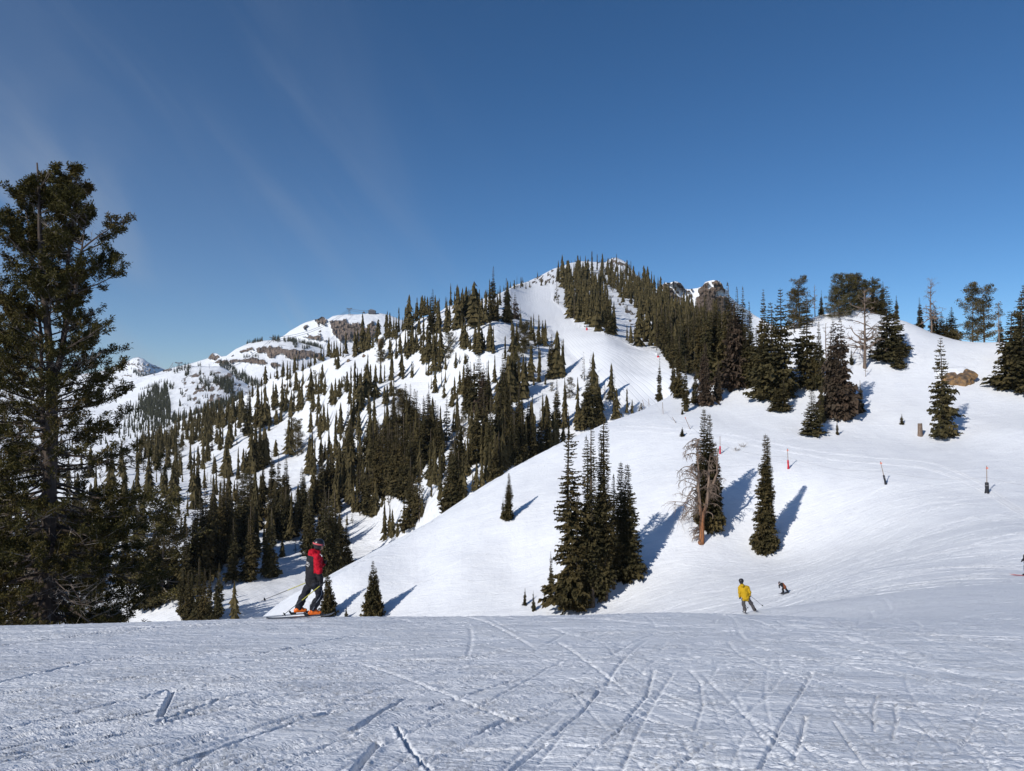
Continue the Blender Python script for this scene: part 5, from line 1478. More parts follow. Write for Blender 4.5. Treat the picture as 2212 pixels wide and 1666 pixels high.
G1 = 'firs along the knoll'
for a in [
    ('f', 180, 835, 232, 0.75, 'lone thin fir on the slope edge beside the lower piste'), ('f', 255, 790, 185, 0.9, 'dark narrow fir second from the piste at the forest foot'),
    ('f', 290, 822, 330, 0.8, 'tall fir third from the piste at the knoll forest edge'), ('f', 325, 897, 300, 0.75, 'fir with bare stem base standing forward of the knoll forest'),
    ('f', 380, 860, 190, 1.1, 'shorter bluish fir between the two leading forest firs'), ('r', 435, 865, 330, 0.75, 'drooping brownish fir low on the left knoll forest'),
    ('r', 508, 838, 210, 0.7, 'small drooping greyish fir left of the broad firs'), ('f', 410, 705, 380, 0.9, 'tall fir at the back left of the knoll forest'), ('f', 440, 740, 470, 0.85, 'very tall narrow fir in the left knoll forest'),
    ('f', 475, 700, 400, 0.9, 'fir right of the very tall narrow forest fir'), ('f', 505, 690, 420, 0.95, 'fir in the middle of the knoll forest'), ('f', 560, 750, 530, 1.0, 'tallest pointed fir of the knoll forest'),
    ('f', 525, 700, 420, 0.9, 'dark fir just left of the tallest forest fir'), ('r', 590, 770, 460, 0.95, 'brownish drooping fir at the foot of the tallest forest fir'), ('f', 612, 740, 500, 0.8, 'left twin of the paired tall firs by the sky gap'),
    ('f', 645, 735, 495, 0.95, 'right twin of the paired tall firs by the sky gap'), ('f', 660, 760, 330, 1.1, 'bushy fir under the paired tall firs'), ('f', 680, 745, 430, 0.9, 'rightmost fir of the forest before the sky gap'),
    ('w', 720, 750, 300, 0.9, 'low wide fir bridging the gap left of the broad firs'), ('f', 762, 745, 490, 0.75, 'slim tall fir left of the broad double fir'), ('w', 800, 830, 500, 0.85, 'left of the two merged broad firs'),
    ('w', 855, 815, 560, 0.75, 'right of the two merged broad firs'), ('w', 870, 893, 175, 1.1, 'small bushy fir in front of the broad firs'), ('w', 825, 890, 120, 1.1, 'smallest bushy fir at the feet of the broad firs'),
    ('T', 1000, 770, 480, 1.0, 'open branched tall spruce left of the dead trunks'), ('f', 1070, 785, 360, 0.9, 'dark fir just left of the brown drooping fir'), ('f', 1035, 775, 230, 0.9, 'half hidden fir behind the open branched spruce'),
    ('r', 1150, 930, 500, 0.8, 'left stem of the big brown drooping fir pair'), ('r', 1190, 940, 520, 0.85, 'big brown drooping fir with broken top'), ('w', 1030, 1022, 235, 1.1, 'bushy fir leaning forward below the brown fir'), ('f', 1085, 960, 250, 0.8, 'fir between the bushy fir and the brown fir'),
    ('f', 1170, 1027, 82, 0.9, 'tiny fir under the brown drooping fir'), ('f', 1298, 903, 170, 1.15, 'small bright fir alone right of the brown fir'), ('f', 1250, 636, 92, 1.3, 'small fir high on the snow by the dead tree'),
    ('f', 1531, 968, 60, 1.6, 'seedling fir left of the stump'), ('w', 1450, 605, 355, 0.95, 'very broad fir on the right shoulder of the knoll'), ('w', 1500, 590, 240, 0.9, 'fir tucked behind the very broad knoll fir'), ('w', 1517, 655, 165, 0.9, 'ragged small fir below the very broad knoll fir'),
    ('f', 1083, 352, 135, 0.9, 'small slender fir on the skyline left of the knoll top'), ('f', 1425, 330, 185, 1.3, 'fir at the right end of the knoll top grove'), ('f', 1500, 340, 130, 0.9, 'thin fir behind the knoll top grove'), ('f', 1370, 335, 200, 1.3, 'pointed fir in the knoll top grove'),
    ('f', 1630, 402, 165, 1.2, 'leftmost fir of the group on the right skyline'), ('w', 1715, 455, 155, 0.9, 'fir right of the bare leaning snag on the skyline'), ('w', 1752, 462, 130, 0.9, 'fir third in the right skyline group'),
    ('w', 1810, 480, 175, 0.9, 'pointed fir right of centre on the right skyline'), ('f', 1780, 472, 110, 1.1, 'small fir in the right skyline group'), ('f', 1850, 492, 42, 1.0, 'tiny fir on the right skyline'), ('f', 2080, 505, 150, 1.1, 'fir behind the pale snag on the right skyline'),
    ('w', 2140, 765, 400, 1.05, 'wide drooping fir at the right picture edge'), ('w', 2212, 785, 520, 0.85, 'tall wide fir cut by the right picture edge'), ('w', 2215, 640, 420, 0.8, 'back fir behind the wide firs at the right edge'),
    ('U', 305, 912, 40, 0.6, 'knee high fir seedling beside the leaning rope poles')]:
    nt_L(*a, group=G1)
G2 = 'pines on the knoll crest'
for a in [('p', 960, 425, 260, 1.05, 'big pine leaning out left of the knoll top'), ('p', 930, 440, 200, 1.0, 'lower pine in front of the big leaning pine'), ('q', 1180, 372, 225, 1.0, 'leftmost spreading pine of the knoll top grove'), ('q', 1240, 335, 190, 1.0, 'second spreading pine of the knoll top grove'),
          ('p', 1285, 320, 180, 1.1, 'third pine of the knoll top grove'), ('p', 1330, 325, 170, 1.1, 'fourth pine of the knoll top grove'), ('p', 1210, 350, 150, 1.1, 'low dark pine filling the knoll top grove'),
          ('q', 1155, 368, 150, 1.0, 'lowest pine at the left foot of the knoll top grove'), ('p', 1265, 330, 195, 1.1, 'dark pine behind the third pine of the grove'), ('p', 1310, 325, 150, 1.2, 'low pine under the middle of the knoll grove'), ('p', 1390, 335, 190, 1.1, 'rightmost pine of the knoll top grove'),
          ('p', 1925, 495, 305, 0.85, 'left of the two big pines on the right skyline'), ('p', 1990, 492, 300, 0.95, 'right of the two big pines on the right skyline')]:
    nt_L(*a, name='pine_tree', group=G2)
G3 = 'dead trees on the knoll'
for a in [('s', 1325, 652, 400, 1.0, 'big bare dead tree on the knoll slope'), ('d', 1328, 702, 110, 0.8, 'short bare pole of wood under the big dead tree'), ('d', 1110, 780, 350, 1.0, 'grey leaning dead stem beside the brown fir'), ('d', 1135, 780, 330, 0.9, 'second grey dead stem beside the brown fir'),
          ('d', 1045, 365, 170, 1.0, 'grey dead tree on the skyline left of the knoll top'), ('s', 1695, 458, 280, 0.8, 'bare pale snag on the right skyline'), ('d', 1955, 508, 115, 0.6, 'short pale dead stem before the two big pines'), ('d', 2072, 515, 215, 0.9, 'pale dead tree near the right picture edge'), ('d', 1640, 405, 55, 1.0, 'short broken stub on the right skyline')]:
    nt_L(*a, name='dead_tree', group=G3)
p = nt_L('T', 1755, 1048, 522, 0.92, 'tall pointed fir alone on the slope left of the rock', group=None)

# the clump in the middle of the near slope
G4 = 'firs of the tall clump on the near slope'
nt_D('S', 1229.6, 1316, 372, 1.15, 82, 'sparse tall fir with open branches at the clump left side', group=G4)
nt_D('B', 1248.5, 1322, 246, 1.25, 80, 'shorter fir in front of the clump', group=G4)
nt_D('B', 1267, 1308, 356, 0.85, 85, 'narrow fir half hidden in the clump centre left', group=G4)
nt_D('B', 1280, 1311, 383, 0.95, 83, 'tall fir at the clump centre', group=G4)
nt_D('B', 1298, 1300, 352, 0.8, 86, 'back fir close to the tallest of the clump', group=G4)
nt_D('B', 1308, 1296, 383, 1.05, 84, 'tallest pointed fir of the clump', group=G4)
nt_D('B', 1326, 1272, 240, 1.1, 88, 'fir filling the lower right of the clump', group=G4)
nt_D('C', 1342, 1252, 246, 1.0, 92, 'left of the dark pair at the clump right side', group=G4)
nt_D('C', 1356, 1248, 238, 1.15, 93, 'right of the dark pair at the clump right side', group=G4)
nt_D('C', 1655, 1195, 250, 0.95, 92, 'dense columnar fir standing alone with a long shadow')
nt_D('C', 1661, 1194, 244, 0.75, 92, 'second leader of the lone columnar fir, right side')
G5 = 'trees around the orange dead trunk'
nt_D('C', 1522, 1140, 250, 0.95, 99, 'left slender fir behind the orange dead trunk', group=G5)
nt_D('C', 1533, 1145, 244, 0.95, 98, 'right slender fir behind the orange dead trunk', group=G5)
nt_D('C', 1547, 1140, 165, 1.15, 98, 'lower dark fir right of the orange dead trunk', group=G5)
nt_D('G', 1514, 1173, 232, 1.0, 95, 'forked orange dead trunk with drooping bare branches', name='dead_tree', group=G5, lean=0.03, rz=0.0)
G6 = 'small firs on the near slope'
for a in [('C', 1099, 1122, 98, 1.1, 117, 'lone double topped fir on the left of the near slope'), ('f', 1087, 1121, 50, 1.0, 116.5, 'little fir touching the lone double topped fir'), ('f', 1190, 1284, 96, 0.9, 86, 'thin young fir left of the tall clump'), ('f', 1134, 1308, 40, 1.0, 84, 'small sapling left of the thin young fir'),
          ('f', 1152, 1320, 46, 1.0, 82, 'small sapling right of its twin left of the clump'), ('U', 805, 1334, 124, 0.62, 90, 'dense young fir right of the walking skier'), ('U', 812, 1334, 110, 0.5, 90.5, 'second top of the dense young fir right of the skier'),
          ('U', 707, 1330, 104, 0.6, 96, 'fir partly hidden behind the walking skier'), ('f', 748, 1336, 28, 1.6, 90, 'tiny fir peeking over the crest right of the skier'), ('f', 697, 1336, 26, 1.4, 90, 'tiny fir at the crest beside the front boot'),
          ('f', 1014 * 0 + 1381, 945 * 0 + 872, 20, 1.2, 182, 'tiny fir at the upper end of the near slope')]:
    nt_D(*a, group=G6)

# stump and twig shrubs
px, py = TL(1632, 1032); p = near_hit(px, py)
st = MB(); st.tube([(0, 0, -0.3), (0.02, 0, 0.8), (0.0, 0.02, 2.0)], [0.42, 0.36, 0.33], 9)
st.build('stump', M_SNAGG, None, p)
tag(bpy.data.objects['stump'], 'short weathered grey stump alone on the smooth snow', 'stump')


def twig_bush(seed, r, n):
    rs = np.random.RandomState(seed); m = MB()
    for i in range(n):
        a = rs.rand() * 6.28; b = rs.rand() * 0.3 * r
        e = Vector((math.cos(a) * r * rs.rand(), math.sin(a) * r * rs.rand(), r * (0.25 + 0.6 * rs.rand())))
        s = Vector((math.cos(a) * b, math.sin(a) * b, -0.1))
        m.tube([s, (s + e) / 2 + Vector((0, 0, 0.1 * r)), e], [0.02, 0.013, 0.006], 3, False)
        for k in range(3):
            q = s + (e - s) * (0.4 + 0.5 * rs.rand())
            m.tube([q, q + Vector(rs.randn(3) * 0.3 * r) * 0.6], [0.010, 0.004], 3, False)
    return m


for i, (px, py, Y, lab) in enumerate([(1660 + 17, 1152, 96, 'upper twiggy shrub right of the lone columnar fir'), (1660 + 8, 1176, 93, 'lower twiggy shrub right of the lone columnar fir'), (1590, 974, None, 'dry twig patch right of the first red padded pole'), (1604, 966, None, 'smaller dry twig patch above the other patch'), (2052, 945, None, 'bare twigs at the foot of the tall pointed fir')]):
    o = twig_bush(60 + i, 0.9, 16).build('twig_shrub', M_GREY, None, near_hit(px, py, None if Y is None else nearer(Y)))
    tag(o, lab, 'shrub', 'dry shrubs poking through the snow')
p = near_hit(1474, 943)
place_tree('small_fir_shrub', 'U', p - Vector((0, 0, .1)), 1.7, 0.8, 'low bushy fir shrub left of the slender firs', None, 'shrub')
# ------------------------------------------------------------------ the big pine on the left
M_HP = Mat('big_pine_needles', 0.8, 0.1)
_v = M_HP.coord()
_f = M_HP.noise(_v, 0.55, 4, 0.65)
_g = M_HP.noise(_v, 6.0, 3, 0.6)
_c = M_HP.ramp(_f, [(0.36, (0.030, 0.032, 0.010)), (0.52, (0.060, 0.050, 0.014)), (0.68, (0.105, 0.058, 0.020))])
M_HP.col(M_HP.mix(_g, _c, (0.075, 0.063, 0.018)))
M_HP = M_HP.m


def hero_pine(seed, Hh, env, nlimb, stems, tcount, ntw=4, nsec=8):
    """stems: list of polylines (metres, local) with radii; env: crown radius by height"""
    rs = np.random.RandomState(seed)
    tr = MB(); lm = MB(); tw = MB()
    for pts, r0, r1 in stems:
        n = len(pts)
        tr.tube(pts, [r0 + (r1 - r0) * (i / (n - 1)) for i in range(n)], 10)
    P, D, Ls = [], [], []
    eh = [e[0] for e in env]; er = [e[1] for e in env]
    for i in range(nlimb):
        h = 1.0 + (Hh - 2.0) * ((i + rs.rand()) / nlimb) ** 1.15
        cands = []
        for pts, r0, r1 in stems:
            for a, b in zip(pts[:-1], pts[1:]):
                if min(a[2], b[2]) <= h <= max(a[2], b[2]):
                    t = (h - a[2]) / (b[2] - a[2]); cands.append(np.array(a) + t * (np.array(b) - np.array(a)))
        if not cands: continue
        s0 = cands[rs.randint(len(cands))]
        an = i * 2.399 + rs.randn() * 0.5
        L = np.interp(h, eh, er) * (0.55 + 0.55 * rs.rand())
        u = h / Hh
        rise = -0.18 + 1.5 * max(0, u - 0.3) + rs.randn() * 0.12
        d = np.array([math.cos(an), math.sin(an), rise]); d /= np.linalg.norm(d)
        q = [s0]
        n = 9
        for k in range(n):
            d = d + rs.randn(3) * 0.10 + np.array([0, 0, 0.07 if k > 3 else (-0.05 if u < 0.45 else 0.04)])
            d /= np.linalg.norm(d)
            q.append(q[-1] + d * L / n)
        r = 0.018 + 0.012 * L
        lm.tube([tuple(a) for a in q], [r * (1 - 0.85 * k / n) for k in range(n + 1)], 5, False)
        dead = rs.rand() < 0.10
        for k in range(nsec):
            s = 0.25 + 0.75 * (k + rs.rand()) / nsec
            j = min(n - 1, int(s * n)); b = q[j] + (q[j + 1] - q[j]) * rs.rand()
            side = 1 if k % 2 else -1
            dir0 = q[j + 1] - q[j]; dir0 /= np.linalg.norm(dir0)
            aa = math.atan2(dir0[1], dir0[0]) + side * (0.5 + 0.5 * rs.rand())
            e = np.array([math.cos(aa), math.sin(aa), dir0[2] * 0.6 + 0.25 * rs.randn() + (0.25 if s > 0.5 else 0.0)]); e /= np.linalg.norm(e)
            l2 = L * 0.34 * (1.15 - 0.5 * s) * (0.6 + 0.7 * rs.rand())
            m1 = b + e * l2 * 0.5 + rs.randn(3) * 0.04; m2 = b + e * l2 + np.array([0, 0, 0.10 * l2])
            tw.tube([tuple(b), tuple(m1), tuple(m2)], [0.012, 0.008, 0.004], 3, False)
            if dead or (s < 0.45 and rs.rand() < 0.55):
                for _ in range(3):
                    z0 = b + (m2 - b) * (0.4 + 0.6 * rs.rand()); z1 = z0 + rs.randn(3) * 0.22
                    tw.tube([tuple(z0), tuple(z1)], [0.006, 0.002], 3, False)
                continue
            for t_ in range(ntw):
                f = 0.35 + 0.65 * (t_ + rs.rand()) / ntw
                z0 = b + (m2 - b) * f
                dd = e + rs.randn(3) * 0.6 + np.array([0, 0, 0.55]); dd /= np.linalg.norm(dd)
                z1 = z0 + dd * (0.16 + 0.16 * rs.rand())
                tw.tube([tuple(z0), tuple(z1)], [0.005, 0.003], 3, False)
                m = int(tcount * (0.6 + 0.8 * rs.rand()))
                tt = rs.rand(m, 1)
                P.append(z0 + (z1 - z0) * tt + rs.randn(m, 3) * 0.055)
                D.append(unit(dd * 0.75 + rs.randn(m, 3) * 0.75))
    P = np.concatenate(P); D = np.concatenate(D); m = len(P)
    L = 0.10 + 0.09 * rs.rand(m)
    v, f = kites(P, D, L, L * 0.15, rs.rand(m) * 3.14, rs.rand(m) * 0.2, rs)
    return mesh_np('crown', v, f, [M_HP]), tr.mesh('trunk', M_BARK_D, True), lm.mesh('limbs', M_BARK_D), tw.mesh('twigs', M_GREY)


YH = 30.0
hb = Vector((at(101, 1350, YH)[0], YH, 0)); hb.z = float(H(hb.x, hb.y))


def hloc(px, py, dy=0.0):
    x, y, z = at(px, py, YH)
    return (x - hb.x, dy, z - hb.z)


stems = [([(0, 0, -0.5), hloc(101, 1300), hloc(103, 1200, 0.05), hloc(107, 1050, 0.0), hloc(109, 930, 0.1), hloc(108, 820, 0.1)], 0.36, 0.21),
         ([hloc(108, 830, 0.1), hloc(104, 720, 0.0), hloc(97, 600, -0.2), hloc(93, 500, -0.2), hloc(88, 420, -0.1), hloc(80, 352)], 0.17, 0.03),
         ([hloc(109, 840, 0.1), hloc(124, 760, 0.3), hloc(130, 660, 0.5), hloc(130, 570, 0.5), hloc(142, 460, 0.5), hloc(150, 378, 0.5)], 0.15, 0.03),
         ([hloc(104, 1150, 0.2), hloc(80, 1060, 0.6), hloc(73, 950, 0.7), hloc(66, 840, 0.7), hloc(62, 720, 0.8), hloc(50, 600, 0.7), hloc(40, 470, 0.6)], 0.14, 0.03),
         ([hloc(128, 720, 0.3), hloc(160, 650, 0.0), hloc(183, 560, -0.3), hloc(200, 470, -0.4)], 0.10, 0.02)]
HT = hloc(80, 345)[2]
env = [(0.8, 3.4), (2.2, 4.3), (5, 4.4), (7.5, 4.1), (9, 3.5), (11, 3.1), (13, 2.7), (15, 2.3), (17, 2.1), (18.5, 1.5), (20.5, 0.6)]
c, t_, l_, w_ = hero_pine(9, HT, env, 300, stems, 31)
big = thing('pine_tree', 'huge old pine with forked trunk filling the left side of the picture', 'tree', hb)
for nm, me_ in (('crown', c), ('trunk', t_), ('limbs', l_), ('twigs', w_)):
    link(nm, me_, big)
# its neighbours: smaller relatives of the same kind
st2 = [([(0, 0, -0.5), (0.1, 0, 3), (0, 0.1, 6), (0.15, 0, 9), (0.05, 0, 12.0)], 0.24, 0.03)]
env2 = [(0.8, 2.2), (2.2, 3.0), (5, 3.0), (8, 2.3), (10, 1.6), (12.4, 0.5)]
c2, t2, l2_, w2 = hero_pine(31, 12.3, env2, 120, st2, 17, 4, 8)
for (px, Y, sc, rz, lab) in [(-45, 34, 1.05, 1.0, 'dark pine cut by the left picture edge'), (30, 41, 0.80, 4.0, 'dark pine behind the left side of the huge pine'), (196, 42, 0.62, 2.2, 'lower dark pine just right behind the huge pine'),
                             (248, 56, 0.78, 5.1, 'dark pine at the right foot of the huge pine'), (310, 74, 0.88, 0.4, 'rightmost dark pine in the group by the huge pine')]:
    x = at(px, 1300, Y)[0]
    b = thing('pine_tree', lab, 'tree', (x, Y, float(H(x, Y))), rz, 'pines beside the huge pine')
    for nm, me_ in (('crown', c2), ('trunk', t2), ('limbs', l2_), ('twigs', w2)):
        o = link(nm, me_, b); o.scale = (sc, sc, sc)

# ------------------------------------------------------------------ boulders
M_ROCK = Mat('yellow_brown_rock', 0.9, 0.15)
_v = M_ROCK.coord()
_f = M_ROCK.noise(_v, 0.5, 6, 0.65, 0.4)
_c = M_ROCK.ramp(_f, [(0.32, (0.05, 0.04, 0.034)), (0.45, (0.16, 0.115, 0.085)), (0.58, (0.36, 0.215, 0.09)), (0.72, (0.30, 0.21, 0.15))])
M_ROCK.col(_c)
M_ROCK.nor(M_ROCK.bump(M_ROCK.noise(M_ROCK.coord((1, 1, 0.4)), 1.6, 8, 0.75, 0.3), 0.35, 0.9))
M_ROCK = M_ROCK.m
M_CAP = Mat('snow_cap', 0.6, 0.2); M_CAP.col(SNOW); M_CAP = M_CAP.m


def rock_mesh(name, sx, sy, sz, seed, mat, nu=72, nv=40, planes=26, rough=0.06):
    """a faceted block: the space inside a set of random cleavage planes, slightly weathered"""
    rs = np.random.RandomState(seed)
    N = unit(rs.randn(planes, 3)); D = 0.72 + 0.32 * rs.rand(planes)
    th = np.pi * (np.arange(nv + 1) / nv)[:, None]; a = 2 * np.pi * (np.arange(nu) / nu)[None, :]
    d = np.stack([np.sin(th) * np.cos(a), np.sin(th) * np.sin(a), np.cos(th) + 0 * a], -1).reshape(-1, 3)
    dot = d @ N.T
    r = np.where(dot > 0.05, D[None, :] / np.maximum(dot, 0.05), 9).min(1)
    r = np.minimum(r, 1.25) * (1 + rough * fbm(d[:, 0] * 3 + d[:, 2] * 2 + seed, d[:, 1] * 3 - d[:, 2] * 2, 5, seed, 0.6) - 0.05 * (np.abs(fbm(d[:, 0] * 4 + seed, d[:, 2] * 1.6 + d[:, 1] * 3, 3, seed + 5)) < 0.035))
    v = d * r[:, None] * np.array([sx, sy, sz])
    i = np.arange((nv + 1) * nu).reshape(nv + 1, nu)
    j = np.roll(i, -1, 1)
    f = np.stack([i[:-1], i[1:], j[1:], j[:-1]], -1).reshape(-1, 4)
    return mesh_np(name, v, f, [mat], smooth=False)


p = near_hit(2078, 828)
rk = thing('boulder', 'big yellow brown rock face jutting out of the right snow slope', 'rock', p)
w = 34 * p.y / FPX
for sx_, sy_, sz_, sd_, lx_, ly_, lz_, ry_, rz_ in ((0.62, 0.55, 0.44, 3, -0.50, 0.16, 0.16, -0.10, 0.2), (0.55, 0.5, 0.46, 5, 0.10, 0.10, 0.26, -0.2, 0.9), (0.52, 0.5, 0.34, 6, 0.60, 0.24, 0.50, -0.35, 0.5),
                                                       (0.40, 0.42, 0.40, 9, -0.12, -0.10, -0.12, 0.2, 0.4), (0.34, 0.36, 0.34, 12, 0.34, -0.04, -0.04, 0.1, 1.4), (0.30, 0.3, 0.2, 15, -0.72, 0.05, 0.30, 0.0, 0.3)):
    o = link('stone', rock_mesh('stone', w * sx_, w * sy_, w * sz_, sd_, M_ROCK), rk); o.location = (lx_ * w, ly_ * w, lz_ * w); o.rotation_euler = (0.1, ry_, rz_)
o = link('snow_cap', rock_mesh('snow_cap', w * 1.25, w * 0.9, w * 0.24, 8, M_CAP, 40, 20, 70, 0.12), rk); o.location = (0.02 * w, w * 0.86, w * 0.70); o.rotation_euler = (0.42, -0.20, 0.1)
for q in o.data.polygons: q.use_smooth = True
ln = p
M_ROCKB = Mat('brown_boulder', 0.9, 0.15)
_f = M_ROCKB.noise(M_ROCKB.coord(), 0.8, 6, 0.65, 0.4)
M_ROCKB.col(M_ROCKB.ramp(_f, [(0.3, (0.07, 0.055, 0.045)), (0.5, (0.2, 0.15, 0.11)), (0.7, (0.32, 0.24, 0.17))]))
M_ROCKB = M_ROCKB.m
for i, (px, py, wd, hg, cap, lab) in enumerate([(823, 756, 13, 26, 1, 'tall snow capped brown boulder on the left skyline'), (1037.5, 772, 5, 4, 0, ''), (785.6, 772.6, 7.5, 6, 0, 'low brown boulder left of its dark neighbour under the skyline'),
                                           (751, 782, 7, 7, 1, 'snow capped boulder at the left end of the skyline woods'), (753, 786, 5, 4, 0, ''), (616, 836, 5, 6, 0, 'small dark boulder on the left ridge below the cliffs'), (664, 838, 7, 5, 0, 'pale boulder on the ridge below the cliff band')]):
    if not lab: continue
    p = ptM(px, py)
    s = p.y / FPX
    b = thing('boulder', lab, 'rock', p, 0, 'boulders on the flank')
    o = link('stone', rock_mesh('stone', wd * s * 0.62, wd * s * 0.6, hg * s * 0.62, 20 + i, M_ROCKB, 26, 14), b); o.location = (0, 0, hg * s * 0.4)
    if cap:
        o = link('snow_cap', rock_mesh('snow_cap', wd * s * 0.6, wd * s * 0.55, hg * s * 0.3, 40 + i, M_CAP, 16, 10, 60), b); o.location = (0.15 * wd * s, 0, hg * s * 0.95)

# ------------------------------------------------------------------ rope line poles
M_WOOD = plain('grey_pole_wood', (0.30, 0.24, 0.20), 0.8, 0.2, 6, 0.3)
M_RED = plain('red_pad', (0.55, 0.02, 0.04), 0.6, 0.3, 4, 0.2)
M_BLK = plain('black_pad', (0.02, 0.021, 0.026), 0.6, 0.3, 4, 0.3)
M_ORG = plain('orange_marker', (0.75, 0.20, 0.12), 0.6, 0.3, 4, 0.1)
M_ROPE = plain('grey_rope', (0.25, 0.25, 0.26), 0.8, 0.2, 4, 0.1)
PW = []
poles = [(1555.5, 980.5, 38, 0.0, 'red', 'thin padded pole with red sleeve left of the lone columnar fir'), (1703, 1013, 44, -0.04, 'red', 'pole with red pad and orange cross right of the lone columnar fir'),
         (1913.5, 1046.5, 51, -0.225, 'black', 'leaning pole with slim black pad, second from the right'), (2132, 1066, 59.5, 0.0, 'black', 'upright pole with thick black pad furthest right'),
         (1432.5, 895, 26, -0.05, '', 'bare pole beside the lone thin fir on the slope edge'), (1460, 914, 15, -0.55, '', 'short pole leaning far left in the rope line'), (1491, 928, 29, -0.40, '', 'bare pole leaning left with orange tip'),
         (1393.5, 878.5, 26, -0.22, '', 'left of two bare poles at the slope edge by the piste'), (1402, 873.5, 18, -0.06, '', 'right of two bare poles at the slope edge by the piste')]
for px, py, hp, lean, pad, lab in poles:
    p = near_hit(px, py)
    h = hp * p.y / FPX
    t = thing('rope_pole', lab, 'pole', p, 0, 'poles of the rope line')
    t.rotation_euler = (0, lean, 0)
    m = MB(); m.tube([(0, 0, -0.4), (0, 0, h * 0.5), (0, 0, h)], [0.055, 0.05, 0.045], 8); m.build('post', M_WOOD, t)
    if pad:
        r = 0.13 if pad == 'red' else (0.13 if lean < -0.1 else 0.21)
        ph = h * (0.43 if pad == 'red' else 0.40)
        m = MB(); m.tube([(0, 0, 0.0), (0, 0, 0.12), (0.01, 0, ph * 0.45), (0, 0, ph * 0.62), (0, 0, ph * 0.95), (0, 0, ph)], [r * 1.25, r * 1.15, r * 0.92, r, r * 0.95, r * 0.7], 12)
        m.build('pad', M_RED if pad == 'red' else M_BLK, t, smooth=True)
        m = MB(); m.tube([(0, 0, ph * 0.70), (0, 0, ph * 0.74)], [r * 1.06, r * 1.06], 12); m.build('strap', M_ROPE if pad == 'black' else M_BLK, t)
        if px > 1600:
            m = MB(); m.box((0, -0.07, h * 0.915), (0.30, 0.03, 0.09)); m.box((0, -0.072, h * 0.915), (0.10, 0.02, 0.26)); m.build('marker_cross', M_ORG, t)
    elif px > 1480:
        m = MB(); m.box((0, -0.06, h * 0.93), (0.12, 0.03, 0.20)); m.build('marker', M_ORG, t)
    top = Vector((math.sin(lean) * h * 0.58, 0, math.cos(lean) * h * 0.58)) + p
    PW.append((px, top))
PW.sort(key=lambda a: a[0])
PW.append((2300, PW[-1][1] + Vector((7, -6, -0.6))))
for (xa, a), (xb, b) in zip(PW[:-1], PW[1:]):
    m = MB()
    pts = []
    for k in range(13):
        f = k / 12
        q = a.lerp(b, f); q.z -= (0.05 * (b - a).length) * 4 * f * (1 - f)
        g = float(H(q.x, q.y)) + 0.05
        q.z = max(q.z, g); pts.append(q)
    m.tube(pts, 0.011, 4, False)
    o = m.build('rope', M_ROPE)
    tag(o, None, 'rope', 'ropes strung between the poles')
ropes = sorted([o for o in col.objects if o.name.startswith('rope') and o.type == 'MESH'], key=lambda o: o.name)
for k, o in enumerate(ropes):
    o['label'] = ['rope between the two bare poles at the slope edge', 'rope running from the edge poles to the pole by the thin fir', 'rope from the thin fir pole to the short leaning pole', 'rope between the two poles leaning left', 'rope from the leaning pole to the first red padded pole',
                  'rope between the two red padded poles', 'sagging rope from red padded to leaning black padded pole', 'sagging rope between the two black padded poles', 'rope leaving the thick black padded pole to the right'][k]

# padded snow guns on the right rim of the piste
M_WHT = plain('white_enamel', (0.75, 0.75, 0.76), 0.4, 0.5, 4, 0.05)
for px, py, hp, lab in ((1267, 712, 11, 'red based snow gun at the forest rim of the upper piste'), (1422.5, 772, 8, 'small red padded stand at the forest rim lower down')):
    p = ptM(px, py); s = p.y / FPX; h = hp * s
    t = thing('snow_gun', lab, 'snow gun', p, 0, 'snow guns beside the piste')
    m = MB(); m.tube([(0, 0, -0.3), (0, 0, h * 0.45)], [0.45, 0.38], 10); m.build('pad', M_RED, t)
    m = MB(); m.tube([(0, 0, h * 0.4), (0, 0, h * 0.8)], [0.09, 0.09], 8); m.build('stand', M_WOOD, t)
    m = MB(); m.tube([(-0.8, -0.5, h * 0.86), (0.1, 0, h * 0.9), (0.8, 0.4, h * 0.95)], [0.42, 0.5, 0.36], 12); m.build('fan_drum', M_WHT, t)

# ------------------------------------------------------------------ aerial tramway on the far ridge
M_STEEL = plain('galvanised_steel', (0.16, 0.17, 0.19), 0.5, 0.5, 1, 0.2)
M_DARK = plain('dark_cladding', (0.06, 0.06, 0.07), 0.6, 0.3, 1, 0.2)


def lattice(p, h, w, arm, lab):
    t = thing('tramway_tower', lab, 'tower', p, 0, 'towers of the aerial tramway')
    m = MB()
    r = 0.055 * w
    for sx in (-1, 1):
        for sy in (-1, 1):
            m.tube([(sx * w, sy * w, -6), (sx * w * 0.45, sy * w * 0.45, h)], r, 4)
    for k in range(6):
        a, b = k / 6, (k + 1) / 6
        wa, wb = w * (1 - 0.55 * a), w * (1 - 0.55 * b)
        for sy in (-1, 1):
            m.tube([(-wa, sy * wa, h * a), (wb, sy * wb, h * b)], r * 0.6, 3); m.tube([(wa, sy * wa, h * a), (-wb, sy * wb, h * b)], r * 0.6, 3)
            m.tube([(sy * wa, -wa, h * a), (sy * wb, wb, h * b)], r * 0.6, 3); m.tube([(-wb, sy * wb, h * b), (wb, sy * wb, h * b)], r * 0.6, 3)
    m.build('lattice', M_STEEL, t)
    m = MB(); m.box((0, 0, h), (arm, w * 0.7, w * 0.35)); m.box((0, 0, h * 0.9), (arm * 0.8, w * 0.4, w * 0.2)); m.box((-arm * 0.42, 0, h + w * 0.3), (w * 0.9, w * 1.6, w * 0.3)); m.box((arm * 0.42, 0, h + w * 0.3), (w * 0.9, w * 1.6, w * 0.3)); m.build('crossarm', M_STEEL, t)
    return Vector(p) + Vector((0, 0, h))


